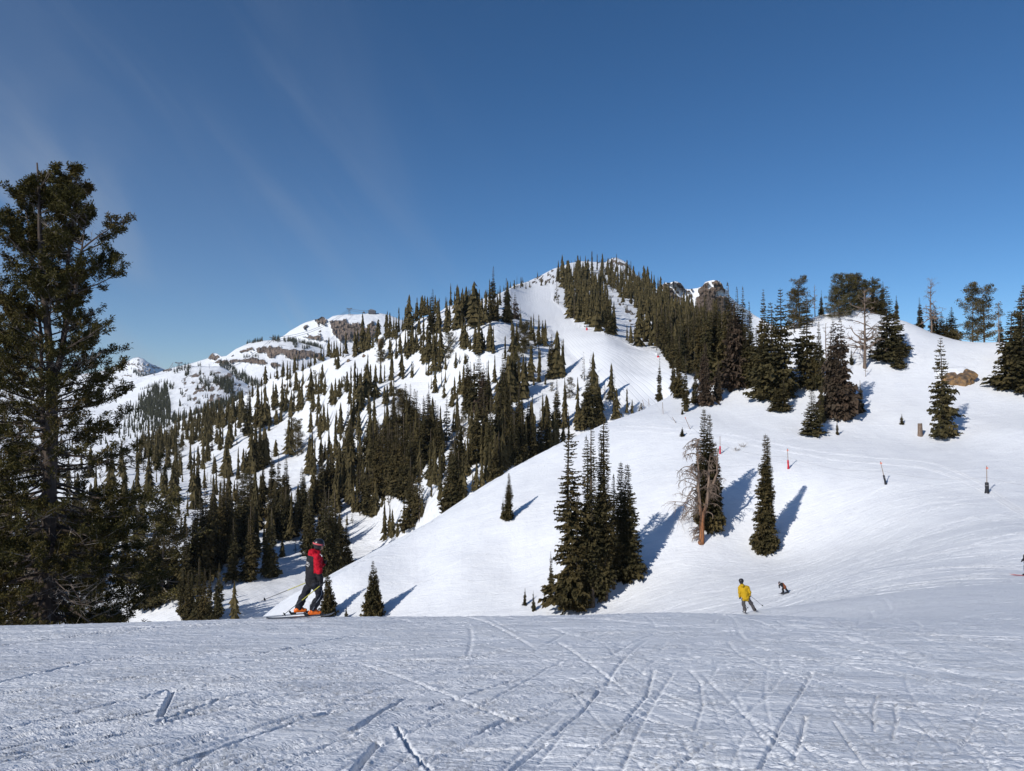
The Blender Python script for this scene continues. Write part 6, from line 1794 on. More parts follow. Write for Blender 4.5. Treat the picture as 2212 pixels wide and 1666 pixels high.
a1 = ptD(386, topD(386) + 3); s = a1.y / FPX; c1 = lattice(a1, 14 * s, 3.2 * s, 15 * s, 'lattice tramway tower left on the mogul dome')
a2 = ptS(588, topS(588) + 1); s = a2.y / FPX; c2_ = lattice(a2, 7 * s, 2.2 * s, 13 * s, 'tramway tower on top of the cliff shoulder')
a3 = ptV(754, topV(754) + 3); s = a3.y / FPX; c3 = lattice(a3, 15 * s, 2.6 * s, 11 * s, 'tramway tower on the far summit')
a4 = ptV(804, topV(804) + 1); s = a4.y / FPX
t = thing('tramway_station', 'dark tramway top station on the far summit ridge', 'building', a4)
m = MB(); m.box((0, 0, 3 * s), (15 * s, 9 * s, 7 * s)); m.build('wall', M_DARK, t)
m = MB(); m.box((-3 * s, 0, 8 * s), (12 * s, 9.5 * s, 2.4 * s), M=Matrix.Translation((-2 * s, 0, 7.7 * s)) @ Matrix.Rotation(0.28, 4, 'Y')) if False else None
m = MB(); m.add([(-8 * s, -5 * s, 6.5 * s), (8 * s, -5 * s, 6.5 * s), (8 * s, 5 * s, 6.5 * s), (-8 * s, 5 * s, 6.5 * s), (-4 * s, 0, 10.5 * s), (4 * s, 0, 9 * s)], [(0, 1, 5, 4), (2, 3, 4, 5), (1, 2, 5), (3, 0, 4), (3, 2, 1, 0)]); m.build('roof', M_STEEL, t)
m = MB(); m.box((-10 * s, 0, 6.2 * s), (7 * s, 3 * s, 1.0 * s)); m.build('docking_arm', M_STEEL, t)
c4 = Vector(a4) + Vector((-6 * s, 0, 6 * s))
c0 = Vector(at(330, 806, 2300))
for i, (a, b, sag, lab) in enumerate([(c1 + Vector((-14, 0, 0)), c0, 20, 'tramway cable leaving the leftmost tower'), (c1, c2_, 45, 'long tramway cable climbing from dome to cliff shoulder'), (c2_, c3, 26, 'tramway cable from cliff shoulder to far summit'), (c3, c4, 2, 'short tramway cable into the top station')]):
    m = MB()
    for off in (0, 7):
        m.tube([a.lerp(b, k / 20) - Vector((0, 0, sag * 4 * (k / 20) * (1 - k / 20) + off)) for k in range(21)], 0.65, 4, False)
    tag(m.build('cable', M_STEEL), lab, 'cable', 'cables of the aerial tramway')
cc = c3.lerp(c4, 0.72)
s = cc.y / FPX
t = thing('tramway_cabin', 'dark tramway cabin hanging left of the top station', 'cable car', cc)
m = MB(); m.box((0, 0, -4.6 * s), (4.4 * s, 3 * s, 3 * s)); m.build('cabin', M_DARK, t)
m = MB(); m.tube([(0, 0, 0), (0, 0, -3.2 * s)], 0.35 * s, 5); m.build('hanger', M_STEEL, t)
# small chairlift posts on the dome
for i, (x, y, lab) in enumerate([(452, 797, 'small lift post on the mogul dome, right one'), (434, 800, 'small lift post on the mogul dome, middle one'), (412, 806, 'small lift post on the mogul dome, left one')]):
    p = ptD(x, y); s = p.y / FPX
    m = MB(); m.tube([(0, 0, -1), (0, 0, 8 * s)], 0.4 * s, 5); m.box((0, 0, 8 * s), (4.5 * s, 0.6 * s, 0.6 * s))
    tag(m.build('lift_post', M_STEEL, None, p), lab, 'pole', 'chairlift posts on the dome')


# ------------------------------------------------------------------ people
def evaluated(mb, name, mats, voxel, smooth=2, mat_fn=None, ruffle=0.0):
    me = bpy.data.meshes.new('tmp'); me.from_pydata([tuple(v) for v in mb.v], [], mb.f); me.update()
    o = bpy.data.objects.new('tmp', me); col.objects.link(o)
    r = o.modifiers.new('r', 'REMESH'); r.mode = 'VOXEL'; r.voxel_size = voxel
    s = o.modifiers.new('s', 'SMOOTH'); s.factor = 0.5; s.iterations = smooth
    dg = bpy.context.evaluated_depsgraph_get(); dg.update()
    out = bpy.data.meshes.new_from_object(o.evaluated_get(dg))
    out.name = name
    if ruffle:
        co = np.empty(len(out.vertices) * 3); out.vertices.foreach_get('co', co); co = co.reshape(-1, 3)
        no = np.empty(len(out.vertices) * 3); out.vertices.foreach_get('normal', no); no = no.reshape(-1, 3)
        f_ = fbm(co[:, 0] * 9 + co[:, 2] * 5 + 3, co[:, 1] * 9 - co[:, 2] * 14, 3, 5, 0.6)
        co += no * (ruffle * f_)[:, None]
        out.vertices.foreach_set('co', co.ravel().astype(np.float32)); out.update()
    bpy.data.objects.remove(o)
    out.materials.clear()
    for m in mats: out.materials.append(m)
    for p in out.polygons:
        p.use_smooth = True
        p.material_index = mat_fn(p.center) if mat_fn else 0
    return out


def cap(mb, a, b, ra, rb, n=12, steps=7, flat=1.0):
    """a limb segment: chain of overlapping balls plus a tube"""
    a = Vector(a); b = Vector(b)
    mb.tube([a, b], [ra, rb], n)
    mb.ball(a, (ra, ra * flat, ra), n, 8); mb.ball(b, (rb, rb * flat, rb), n, 8)


def fabric(name, c, var=0.2):
    m = Mat(name, 0.75, 0.2)
    f = m.noise(m.coord((1, 1, 0.5)), 9, 5, 0.6, 0.5)
    m.col(m.mix(f, tuple(x * (1 - var) for x in c), tuple(x * (1 + var) for x in c)))
    m.nor(m.bump(f, 0.05, 0.8))
    return m.m


M_SKIN = plain('skin', (0.48, 0.28, 0.20), 0.5, 0.3, 10, 0.1)
M_JBLK = fabric('black_jacket_cloth', (0.018, 0.018, 0.021))
M_JRED = fabric('red_jacket_cloth', (0.45, 0.006, 0.02))
M_PBLK = fabric('black_trouser_cloth', (0.020, 0.022, 0.030))
M_YEL = fabric('mustard_jacket_cloth', (0.50, 0.31, 0.012))
M_GRYP = fabric('grey_trouser_cloth', (0.075, 0.07, 0.075))
M_ORNJ = fabric('rust_jacket_cloth', (0.30, 0.10, 0.045))
M_HEL = plain('black_helmet', (0.015, 0.014, 0.017), 0.3, 0.5, 4, 0.1)
M_PNK = plain('coral_strap', (0.62, 0.12, 0.13), 0.6, 0.3, 4, 0.1)
M_LENS = plain('dark_lens', (0.10, 0.02, 0.04), 0.12, 0.8, 4, 0.1)
M_BOOT = plain('orange_boot', (0.85, 0.16, 0.01), 0.35, 0.5, 4, 0.08)
M_BOOTW = plain('white_boot', (0.7, 0.7, 0.7), 0.35, 0.5, 4, 0.08)
M_WTXT = plain('white_print', (0.78, 0.76, 0.76), 0.6, 0.2, 4, 0.05)
M_YPOLE = plain('yellow_ski_pole', (0.45, 0.42, 0.06), 0.4, 0.4, 30, 0.6)
M_DPOLE = plain('dark_ski_pole', (0.05, 0.055, 0.065), 0.4, 0.4, 4, 0.1)
M_SKI = plain('ski_top', (0.10, 0.10, 0.11), 0.35, 0.4, 3, 0.6)
M_SKIG = plain('pale_ski_base', (0.42, 0.44, 0.47), 0.35, 0.4, 3, 0.2)
M_SKIR = plain('red_ski', (0.55, 0.05, 0.04), 0.35, 0.4, 3, 0.1)


def build_person(name, label, loc, rz, J, jm, pm, bm, gm=None, seed=0, body_extra=None, jacket_fn=None, jmats=None, s=1.0, group=None, hood=True, goggles=True, strap=None, hmat=None, voxel=0.017, tilt=None):
    """J: joints in metres. the body is one continuous mesh; clothing sits over it"""
    gm = gm or M_BLK
    t = thing(name, label, 'person', loc, rz, group)
    t.scale = (s, s, s)
    V = {k: Vector(v) for k, v in J.items()}
    b = MB()
    b.ball(V['head'], (0.095, 0.078, 0.118), 14, 10)
    f = V['face'].normalized() if 'face' in V else Vector((1, 0, 0))
    side = f.cross(Vector((0, 0, 1))).normalized()
    b.ball(V['head'] + f * 0.098 + Vector((0, 0, -0.012)), (0.018, 0.014, 0.022), 8, 6)       # nose
    b.ball(V['head'] + f * 0.074 + Vector((0, 0, -0.065)), (0.026, 0.026, 0.016), 8, 6)       # mouth
    b.ball(V['head'] + f * 0.060 + Vector((0, 0, -0.090)), (0.036, 0.034, 0.026), 8, 6)       # chin
    for k in (-1, 1): b.ball(V['head'] + side * 0.080 * k, (0.016, 0.016, 0.030), 8, 6)
    cap(b, V['neck'], V['head'] + Vector((0, 0, -0.07)), 0.062, 0.055)
    cap(b, V['chest'], V['neck'], 0.13, 0.075); cap(b, V['pelvis'], V['chest'], 0.13, 0.14)
    for L in 'lr':
        cap(b, V['sh' + L], V['chest'], 0.06, 0.10); cap(b, V['sh' + L], V['el' + L], 0.05, 0.04); cap(b, V['el' + L], V['ha' + L], 0.04, 0.028)
        h = V['ha' + L]; d = (h - V['el' + L]).normalized()
        cap(b, h - d * 0.02, h + d * 0.03, 0.026, 0.026, 10)
        cap(b, V['hip' + L], V['pelvis'], 0.09, 0.1); cap(b, V['hip' + L], V['kn' + L], 0.08, 0.055); cap(b, V['kn' + L], V['an' + L], 0.055, 0.04)
        cap(b, V['an' + L], V['an' + L] + (V['toe' + L] - V['an' + L]) * 0.8, 0.04, 0.03)
    link('body', evaluated(b, 'body', [M_SKIN], 0.02), t)
    # jacket
    j = MB()
    hem = V['pelvis'] * 0.75 + V['chest'] * 0.25
    cap(j, V['pelvis'] + Vector((0, 0, -0.02)), V['chest'], 0.185, 0.20, 14)
    for L in 'lr':
        cap(j, V['pelvis'] * 0.6 + V['hip' + L] * 0.4, V['sh' + L] * 0.45 + V['chest'] * 0.55, 0.155, 0.16, 14)
        cap(j, V['sh' + L], V['chest'] * 0.5 + V['neck'] * 0.5, 0.105, 0.12, 14)
        cap(j, V['sh' + L], V['el' + L], 0.100, 0.082, 12); cap(j, V['el' + L], V['el' + L].lerp(V['ha' + L], 0.88), 0.080, 0.060, 12)
        # folds at the elbow and cuff
        j.ball(V['el' + L], (0.088, 0.085, 0.075), 10, 7)
        cap(j, V['hip' + L] * 0.8 + V['pelvis'] * 0.2 + Vector((0, 0, 0.06)), V['hip' + L] * 0.8 + V['pelvis'] * 0.2 + Vector((0, 0, -0.05)), 0.135, 0.13, 14)
    cap(j, V['neck'] + Vector((0, 0, 0.03)), V['chest'] * 0.4 + V['neck'] * 0.6, 0.088, 0.13, 12)
    if hood:
        bk = -f
        j.ball(V['neck'] + bk * 0.085 + Vector((0, 0, -0.01)), (0.13, 0.15, 0.085), 12, 8)
    link('jacket', evaluated(j, 'jacket', jmats or [jm], voxel, 1, jacket_fn, 0.035), t)
    # trousers
    q = MB()
    cap(q, V['hipl'], V['hipr'], 0.125, 0.125); cap(q, V['pelvis'], (V['hipl'] + V['hipr']) / 2, 0.15, 0.13)
    for L in 'lr':
        k = V['kn' + L]; a = V['an' + L]
        cap(q, V['hip' + L], k, 0.120, 0.092, 12); q.ball(k, (0.096, 0.092, 0.09), 10, 7); cap(q, k, a.lerp(k, 0.12), 0.090, 0.098, 12)
        q.ball(a.lerp(k, 0.3), (0.105, 0.098, 0.05), 10, 7)
    link('trousers', evaluated(q, 'trousers', [pm], voxel, 1, None, 0.04), t)
    # boots with their shells and buckles
    for L in 'lr':
        a = V['an' + L]; to = V['toe' + L]; d = (to - a); d.z = 0; d.normalize()
        g = MB()
        ku = (V['kn' + L] - a).normalized(); cap(g, a + ku * 0.03, a + Vector((0, 0, -0.035)), 0.070, 0.066, 12)
        heel = a + Vector((0, 0, -0.075)) - d * 0.055; toe = a + Vector((0, 0, -0.082)) + d * 0.17
        cap(g, heel, toe, 0.056, 0.048, 12); cap(g, a + d * 0.03, toe - d * 0.05 + Vector((0, 0, 0.015)), 0.062, 0.045, 12)
        bo = link('boot', evaluated(g, 'boot', [bm], 0.012, 1), t)
        e = MB()
        for hh, dd in ((-0.01, 0.02), (-0.045, 0.08)):
            e.tube([a + Vector((0, 0, hh)) + d * (dd + 0.045) - d.cross(Vector((0, 0, 1))) * 0.06, a + Vector((0, 0, hh + 0.008)) + d * (dd + 0.055), a + Vector((0, 0, hh)) + d * (dd + 0.045) + d.cross(Vector((0, 0, 1))) * 0.06], 0.008, 5)
        e.build('buckle', M_BLK, bo)
    # gloves: palm, four curled fingers of different length and a thumb
    for L in 'lr':
        h = V['ha' + L]; d = (h - V['el' + L]).normalized()
        grip = V.get('grip' + L, Vector((0.8, 0, 0.3))).normalized()
        sd = d.cross(grip)
        if sd.length < 0.1: sd = Vector((0, 1, 0))
        sd.normalize()
        g = MB()
        cap(g, h - d * 0.06, h - d * 0.01, 0.050, 0.042, 10)
        for k in range(5): cap(g, h + grip * (k - 2) * 0.014, h + d * 0.062 + grip * (k - 2) * 0.017, 0.022, 0.020, 8)
        for k, l in enumerate((0.040, 0.046, 0.044, 0.036)):
            r0 = h + d * 0.066 + grip * (k - 1.5) * 0.021
            k1 = r0 + (d * 0.6 + sd * 0.8).normalized() * l; k2 = k1 + (sd * 0.55 - d * 0.85).normalized() * l * 0.9; 
            cap(g, r0, k1, 0.013, 0.012, 8); cap(g, k1, k2, 0.012, 0.010, 8)
        t0 = h + d * 0.012 + grip * 0.036; t1 = t0 + (grip * 0.5 + sd * 0.9).normalized() * 0.038; t2 = t1 + (d * 0.8 + sd * 0.3).normalized() * 0.03
        cap(g, t0, t1, 0.015, 0.013, 8); cap(g, t1, t2, 0.013, 0.011, 8)
        link('glove', evaluated(g, 'glove', [gm], 0.007, 1), t)
    # helmet
    e = MB(); e.ball(V['head'] + Vector((0, 0, 0.035)) - f * 0.014, (0.138, 0.122, 0.125), 22, 14)
    e.ball(V['head'] + Vector((0, 0, -0.055)) - f * 0.030, (0.105, 0.108, 0.085), 16, 10)
    hm = evaluated(e, 'helmet', [hmat or M_HEL], 0.012, 1)
    # open the front of the helmet where the face is
    import bmesh
    bm_ = bmesh.new(); bm_.from_mesh(hm)
    dl = [v for v in bm_.verts if (v.co - V['head']).dot(f) > 0.045 and (v.co.z - V['head'].z) < 0.055]
    bmesh.ops.delete(bm_, geom=dl, context='VERTS'); bm_.to_mesh(hm); bm_.free()
    ho = link('helmet', hm, t)
    if goggles:
        g = MB()
        c = V['head'] + Vector((0, 0, 0.022)) + f * 0.02
        pts = []
        for k in range(13):
            a = -1.15 + 2.3 * k / 12
            pts.append(c + (f * math.cos(a) * 0.105 + side * math.sin(a) * 0.098))
        vs = []
        for p_ in pts:
            vs += [p_ + Vector((0, 0, 0.036)), p_ + Vector((0, 0, -0.036)), p_ * 1 - f * 0.016 + Vector((0, 0, -0.036)), p_ * 1 - f * 0.016 + Vector((0, 0, 0.036))]
        fs = []
        for k in range(12):
            for r in range(4):
                fs.append((k * 4 + r, k * 4 + (r + 1) % 4, (k + 1) * 4 + (r + 1) % 4, (k + 1) * 4 + r))
        fs += [(0, 3, 2, 1), (48, 49, 50, 51)]
        g.add(vs, fs)
        go = g.build('goggles', M_LENS, t, smooth=True)
        g = MB(); c2 = V['head'] + Vector((0, 0, 0.034)) - f * 0.014
        vs = []; fs = []
        n = 26
        for k in range(n + 1):
            a = math.radians(58) + math.radians(244) * k / n
            dz = 0.012 - 0.030 * (1 - abs(k / n - 0.5) * 2) * 0 
            dd = f * math.cos(a) * 0.1445 + side * math.sin(a) * 0.1285
            for rr_, z_ in ((1.0, 0.020), (1.0, -0.020), (0.95, -0.020), (0.95, 0.020)):
                vs.append(c2 + dd * rr_ + Vector((0, 0, z_ - 0.018 * (1 - math.cos(a - math.pi)) + 0.012)))
        for k in range(n):
            for r in range(4):
                fs.append((k * 4 + r, (k + 1) * 4 + r, (k + 1) * 4 + (r + 1) % 4, k * 4 + (r + 1) % 4))
        g.add(vs, fs); g.build('goggle_strap', strap or M_PNK, go, smooth=True)
    return t


def world_pt(t, v):
    return Matrix.Translation(t.location) @ Matrix.Rotation(t.rotation_euler.z, 4, 'Z') @ Matrix.Diagonal((t.scale.x, t.scale.y, t.scale.z, 1)) @ Vector(v)


def ski_pole(t, hand, tip, label, mat, group):
    a = world_pt(t, hand); b = world_pt(t, tip); d = (b - a).normalized()
    g = thing('ski_pole', label, 'ski pole', a, 0, group)
    m = MB(); m.tube([Vector((0, 0, 0)), (b - a) * 0.5], 0.011, 8); m.build('upper_shaft', mat, g)
    m = MB(); m.tube([(b - a) * 0.5, (b - a) * 0.985, b - a], [0.0095, 0.007, 0.003], 8); m.build('lower_shaft', M_DPOLE, g)
    m = MB(); m.tube([-d * 0.09, -d * 0.05, d * 0.06], [0.02, 0.015, 0.017], 8); m.build('grip', M_BLK, g)
    m = MB(); q = (b - a) * 0.93; m.tube([q - d * 0.02, q, q + d * 0.012], [0.012, 0.05, 0.045], 10); m.build('basket', M_BLK, g)


def ski(t, foot, ang, label, mat, group, L=1.72, fwd=0.56, z=-0.005, mat2=None, pitch=0.0):
    g = thing('ski', label, 'ski', world_pt(t, foot), t.rotation_euler.z + ang, group)
    if pitch: g.rotation_euler = (0, pitch, t.rotation_euler.z + ang)
    m = MB(); vs = []; fs = []
    n = 22
    for k in range(n + 1):
        u = k / n; x = (u - (1 - fwd)) * L
        wd = 0.043 + 0.014 * (2 * u - 1) ** 2
        if u > 0.9: wd *= math.sqrt(max(0.02, 1 - ((u - 0.9) / 0.1) ** 2))
        if u < 0.03: wd *= 0.7
        zz = (0.06 * ((u - 0.88) / 0.12) ** 2 if u > 0.88 else 0) + (0.03 * ((0.06 - u) / 0.06) ** 2 if u < 0.06 else 0)
        vs += [(x, -wd, zz), (x, wd, zz), (x, wd, zz + 0.014), (x, -wd, zz + 0.014)]
    for k in range(n):
        for r in range(4):
            fs.append((k * 4 + r, k * 4 + (r + 1) % 4, (k + 1) * 4 + (r + 1) % 4, (k + 1) * 4 + r))
    fs += [(0, 3, 2, 1), (n * 4, n * 4 + 1, n * 4 + 2, n * 4 + 3)]
    m.add(vs, fs); m.build('blade', mat, g)
    m = MB(); m.box((-0.16, 0, 0.035), (0.13, 0.07, 0.045)); m.box((-0.21, 0, 0.075), (0.04, 0.06, 0.07), M=Matrix.Translation((-0.235, 0, 0.07)) @ Matrix.Rotation(-0.6, 4, 'Y') @ Matrix.Scale(1, 4)); m.box((0.17, 0, 0.035), (0.09, 0.075, 0.05)); m.build('binding', M_BLK, g)
    return g


def zj(d, cx, base, sc, sx=1):
    return {k: ((v[0] - cx) / sc, v[1], (base - v[2]) / sc) for k, v in d.items()}


# 1. the instructor in red and black walking across the brow
J1 = zj(dict(head=(752, 0.0, 352), neck=(712, 0.0, 462), chest=(678, 0.0, 590), pelvis=(655, 0.0, 880),
             shl=(672, 0.185, 515), shr=(728, -0.185, 522), ell=(760, 0.25, 700), elr=(748, -0.24, 718), hal=(828, 0.14, 660), har=(782, -0.24, 905),
             hipl=(640, 0.10, 940), hipr=(690, -0.10, 940), knl=(530, 0.11, 1130), knr=(770, -0.11, 1110), anl=(430, 0.12, 1335), anr=(655, -0.12, 1345),
             toel=(560, 0.12, 1400), toer=(790, -0.12, 1400)), 600, 1438, 636)
J1['face'] = (1.0, 0.15, -0.12); J1['gripr'] = (0.8, 0, 0.55); J1['gripl'] = (0.3, 0, 0.9)


def red_black(c):
    # red hood, shoulders, upper sleeves and side; black back panel, lower body, forearms
    x, y, z = c
    xs = 600 + x * 636; zs = 1438 - z * 636
    if abs(y) > 0.17 and zs < 765 and (xs > 668 or y > 0): return 1                 # sleeves to the elbow
    if zs > 735: return 0
    if zs < 500 and xs < 830: return 1                      # hood and yoke
    if xs > 722 and zs < 700: return 1                      # front of the chest
    if y < -0.12 and xs > 690 and zs < 765: return 1
    return 0


b1 = Vector(at(0, 0, 1)) * 0
YS = 17.6
x0 = at(600 / 3.966 * 0.54216 + 1080 * 0.54216, 1335, YS)[0]
gz0 = float(H(x0, YS))
P1 = build_person('person', 'person in red and black jacket, helmet and orange boots walking across the brow', (x0, YS, gz0 + 0.075), math.radians(14), J1, M_JBLK, M_PBLK, M_BOOT, None, 0, None, red_black, [M_JBLK, M_JRED])
# white print on the back: three rows too small to read
pr = MB(); rs = random.Random(4)
for row, (yy, hh) in enumerate(((590, 26), (617, 20), (645, 16))):
    x = 560
    while x < 632 - 6 * row:
        wd = rs.uniform(5, 13)
        zc = (1438 - yy - (x - 560) * 0.28) / 636
        for q in range(rs.choice((1, 2))):
            pr.box(((x - 600) / 636 - 0.0, 0, zc + rs.uniform(-3, 3) / 636), (0.006, 0.006, hh / 636 * 0.8))
            pr.box(((x + wd / 2 - 600) / 636, 0, zc + rs.uniform(-8, 8) / 636), (wd / 636, 0.006, 0.008))
        x += wd + 3
# lay the print on the jacket surface
jk = [c for c in P1.children if c.name.startswith('jacket')][0]
from mathutils.bvhtree import BVHTree
bv = BVHTree.FromPolygons([v.co for v in jk.data.vertices], [tuple(p.vertices) for p in jk.data.polygons])
ang = math.radians(-118)
vdir = Vector((math.sin(math.radians(14)) * 1, math.cos(math.radians(14)), 0))     # view direction in the person's own frame
for i, v in enumerate(pr.v):
    v = Vector(v)
    src = Vector((v.x, 0, v.z)) - vdir * 3 + Vector((v.y, 0, 0)) * 0
    # slide along the sight line in the local frame so the print wraps the back
    hit = bv.ray_cast(src, vdir)[0]
    if hit is None: hit = Vector((v.x, -0.15, v.z))
    pr.v[i] = tuple(hit - vdir * (0.004 + (v.y + 0.003) * 0.5))
pr.build('back_print', M_WTXT, jk)
m = MB(); hit = bv.ray_cast(Vector(((790 - 600) / 636, -2, (1438 - 500) / 636)), Vector((0, 1, 0)))[0] or Vector((0.28, -0.1, 1.47))
m.ball(hit + Vector((0.0, -0.01, 0.0)), (0.02, 0.012, 0.028), 8, 6); m.ball(hit + Vector((-0.03, -0.005, 0.035)), (0.014, 0.01, 0.016), 8, 6); m.build('badge', M_WTXT, jk)
tr_ = [c for c in P1.children if c.name.startswith('trousers')][0]
bt = BVHTree.FromPolygons([v.co for v in tr_.data.vertices], [tuple(p.vertices) for p in tr_.data.polygons])
m = MB(); pts = []
for xs, zs in ((775, 985), (790, 1040), (795, 1100), (760, 1160), (715, 1220), (680, 1290), (660, 1335)):
    h_ = bt.ray_cast(Vector(((xs - 600) / 636, -2, (1438 - zs) / 636)), Vector((0, 1, 0)))[0]
    if h_: pts.append(h_ + Vector((0, -0.004, 0)))
if len(pts) > 1: m.tube(pts, 0.007, 5); m.build('side_stripe', plain('grey_piping', (0.22, 0.25, 0.3), 0.5, 0.3), tr_)
GP = 'poles of the walking skier'
ski_pole(P1, (J1['har'][0] + 0.02, J1['har'][1] - 0.02, J1['har'][2] - 0.05), ((205 - 600) / 636, -0.42, (1438 - 1372) / 636 + 0.02), 'right ski pole held by the person in red, basket by the rear boot', M_YPOLE, GP)
ski_pole(P1, (0.10, 0.22, 0.80), (-1.17, 0.42, 0.30), 'left ski pole trailing far behind the person in red', M_YPOLE, GP)
for L, lab in (('l', 'ski under the rear orange boot'), ('r', 'ski under the front orange boot')):
    a = J1['an' + L]
    f_ = (a[0] + 0.05, a[1], 0.0)
    g = ski(P1, f_, math.radians(4 if L == 'l' else -2), lab, M_SKIG if L == 'l' else M_SKI, 'skis of the walking skier', 1.62, 0.30)
    g.location.z = gz0 + 0.062

# 2. the skier in mustard, seen from behind
def place_foot(px, py, Y):
    x = at(px, py, Y)[0]
    return Vector((x, Y, float(H(x, Y))))


J2 = zj(dict(head=(525, -0.0, 222), neck=(545, 0.0, 305), chest=(590, 0.0, 430), pelvis=(622, 0.0, 600),
             shl=(498, 0.02, 372), shr=(672, 0.02, 372), ell=(482, -0.02, 500), elr=(722, -0.02, 470), hal=(494, 0.06, 618), har=(728, 0.04, 560),
             hipl=(580, 0.0, 640), hipr=(672, 0.0, 640), knl=(578, 0.06, 780), knr=(768, 0.06, 775), anl=(607, 0.0, 930), anr=(852, 0.0, 925), toel=(607, 0.25, 985), toer=(865, 0.25, 985)), 640, 975, 453)
J2['face'] = (0.0, 1.0, 0.0)
p2 = place_foot(1612, 1322, 38.7)
P2 = build_person('person', 'person in mustard jacket and grey trousers skiing away', p2 + Vector((0, 0, 0.05)), math.radians(-12), J2, M_YEL, M_GRYP, M_BOOTW, seed=2, strap=M_BLK)
ski_pole(P2, (J2['har'][0], J2['har'][1], J2['har'][2]), (0.92, 0.25, 0.30), 'slim ski pole trailing right of the person in mustard', M_DPOLE, 'poles of the skier in mustard')
ski_pole(P2, (J2['hal'][0], J2['hal'][1], J2['hal'][2]), (0.06, -0.35, 0.30), 'ski pole in the left hand of the person in mustard', M_DPOLE, 'poles of the skier in mustard')
for L, lab in (('l', 'left ski of the person in mustard'), ('r', 'right ski of the person in mustard')):
    a = J2['an' + L]
    g = ski(P2, (a[0], a[1], 0.0), math.radians(90), lab, M_SKI, 'skis of the person in mustard', 1.7, 0.55)
    g.location.z = float(H(g.location.x, g.location.y)) + 0.03
    g.rotation_euler = (0, math.atan(0.26), g.rotation_euler.z)

# 3. the snowboarder bent low
J3 = zj(dict(head=(1447, 0.0, 332), neck=(1478, 0.0, 350), chest=(1520, 0.0, 372), pelvis=(1572, 0.0, 425), shl=(1490, 0.16, 362), shr=(1498, -0.16, 368), ell=(1462, 0.22, 405), elr=(1525, -0.2, 415),
             hal=(1462, 0.18, 445), har=(1497, -0.22, 468), hipl=(1560, 0.09, 435), hipr=(1582, -0.07, 430), knl=(1540, 0.1, 490), knr=(1622, -0.05, 498), anl=(1555, 0.1, 562), anr=(1658, -0.05, 548), toel=(1520, 0.2, 580), toer=(1640, -0.2, 570)), 1600, 585, 258)
J3['face'] = (-0.9, 0.1, -0.45)
p3 = place_foot(1697, 1287, 69)
P3 = build_person('person', 'snowboarder in rust and black bent low over the board', p3 + Vector((0, 0, 0.06)), 0.0, J3, M_ORNJ, M_PBLK, M_BLK, seed=3, strap=M_WHT,
                  jacket_fn=lambda c: 1 if (c.x < -0.30) else 0, jmats=[M_ORNJ, M_JBLK])
g = thing('snowboard', 'dark snowboard under the bent snowboarder', 'snowboard', p3 + Vector((-0.12, 0, 0.06)), math.radians(25))
m = MB(); vs = []; fs = []
for k in range(17):
    u = k / 16; x = (u - 0.5) * 1.5; wd = 0.14 * math.sqrt(max(0.04, 1 - abs(2 * u - 1) ** 6)); z = 0.10 * max(0, abs(2 * u - 1) - 0.8) * 4
    vs += [(x, -wd, z), (x, wd, z), (x, wd, z + 0.015), (x, -wd, z + 0.015)]
for k in range(16):
    for r in range(4): fs.append((k * 4 + r, k * 4 + (r + 1) % 4, (k + 1) * 4 + (r + 1) % 4, (k + 1) * 4 + r))
fs += [(0, 3, 2, 1), (64, 65, 66, 67)]
m.add(vs, fs); m.build('deck', M_SKI, g)
for sx in (-1, 1):
    m = MB(); m.box((sx * 0.26, 0, 0.045), (0.14, 0.2, 0.06)); m.build('binding', M_BLK, g)

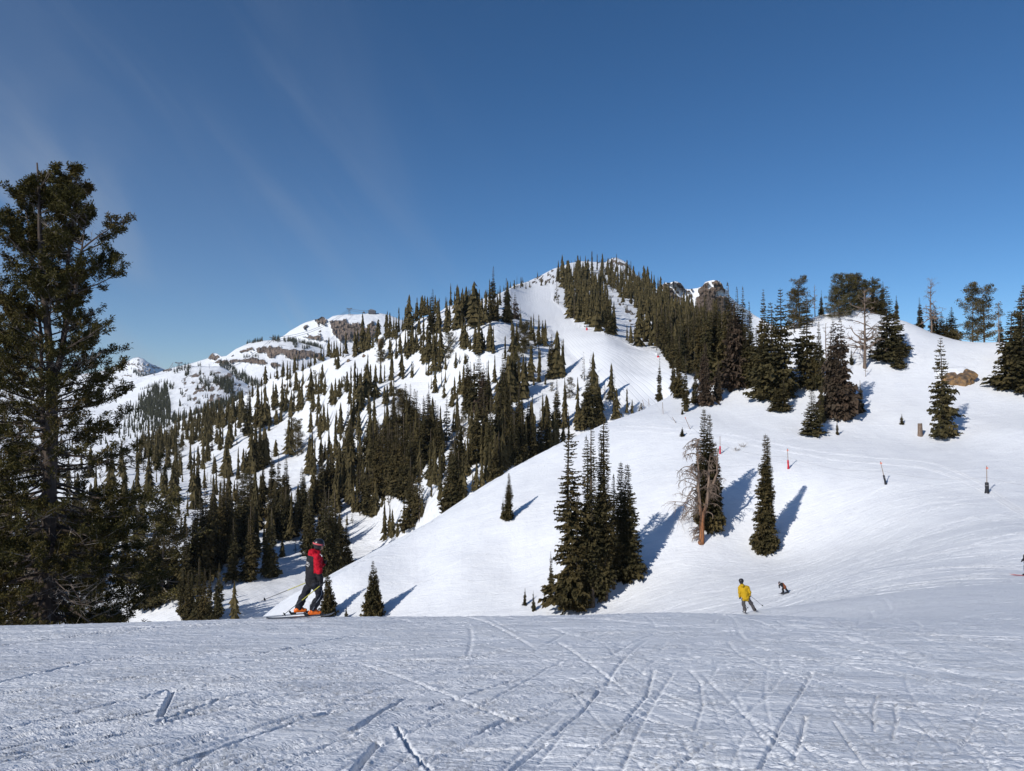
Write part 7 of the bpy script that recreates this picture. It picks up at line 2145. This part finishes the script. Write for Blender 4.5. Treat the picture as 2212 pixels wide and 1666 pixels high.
# 4. the skier cut by the right edge
J4 = dict(head=(0, 0, 1.55), neck=(0, 0, 1.40), chest=(0, 0, 1.22), pelvis=(0.02, 0, 0.88), shl=(-0.17, 0, 1.34), shr=(0.17, 0, 1.34), ell=(-0.26, -0.03, 1.14), elr=(0.26, -0.03, 1.12), hal=(-0.27, 0.12, 1.0), har=(0.27, 0.12, 0.98),
          hipl=(-0.09, 0, 0.82), hipr=(0.09, 0, 0.82), knl=(-0.10, 0.05, 0.48), knr=(0.12, 0.05, 0.48), anl=(-0.11, 0, 0.13), anr=(0.13, 0, 0.13), toel=(-0.13, 0.2, 0.03), toer=(0.14, 0.2, 0.03), face=(0.2, 1, 0))
p4 = place_foot(2219, 1243, 48)
P4 = build_person('person', 'person in dark jacket half cut off by the right picture edge', p4 + Vector((0, 0, 0.04)), 0.2, J4, M_JBLK, plain('teal_trousers', (0.05, 0.12, 0.16)), M_BLK, seed=4)
for L, lab in (('l', 'left red ski at the right picture edge'), ('r', 'right red ski at the right picture edge')):
    a = J4['an' + L]
    g = ski(P4, (a[0], a[1], 0.0), math.radians(150), lab, M_SKIR, 'red skis at the right picture edge', 1.7, 0.55)
    g.location.z = float(H(g.location.x, g.location.y)) + 0.03

# ------------------------------------------------------------------ mountain air
mh = bpy.data.materials.new('air')
mh.use_nodes = True
t_ = mh.node_tree
for n_ in list(t_.nodes): t_.nodes.remove(n_)
out_ = t_.nodes.new('ShaderNodeOutputMaterial'); pv = t_.nodes.new('ShaderNodeVolumePrincipled')
pv.inputs['Color'].default_value = (0.72, 0.84, 1.0, 1)
pv.inputs['Density'].default_value = 0.00003
pv.inputs['Anisotropy'].default_value = 0.0
t_.links.new(pv.outputs[0], out_.inputs['Volume'])
zs = []; mn = Vector((1e9,) * 3); mx = Vector((-1e9,) * 3)
for o in col.objects:
    if o.type == 'MESH' and o.get('kind') in ('structure', 'stuff'):
        for c_ in o.bound_box:
            for i_ in range(3):
                mn[i_] = min(mn[i_], c_[i_]); mx[i_] = max(mx[i_], c_[i_])
mn -= Vector((50, 50, 1.5)); mx += Vector((50, 50, 60))
m = MB(); m.box((mn + mx) / 2, mx - mn)
tag(m.build('haze', mh), 'thin blue mountain air over the whole valley', 'haze', kind='stuff')
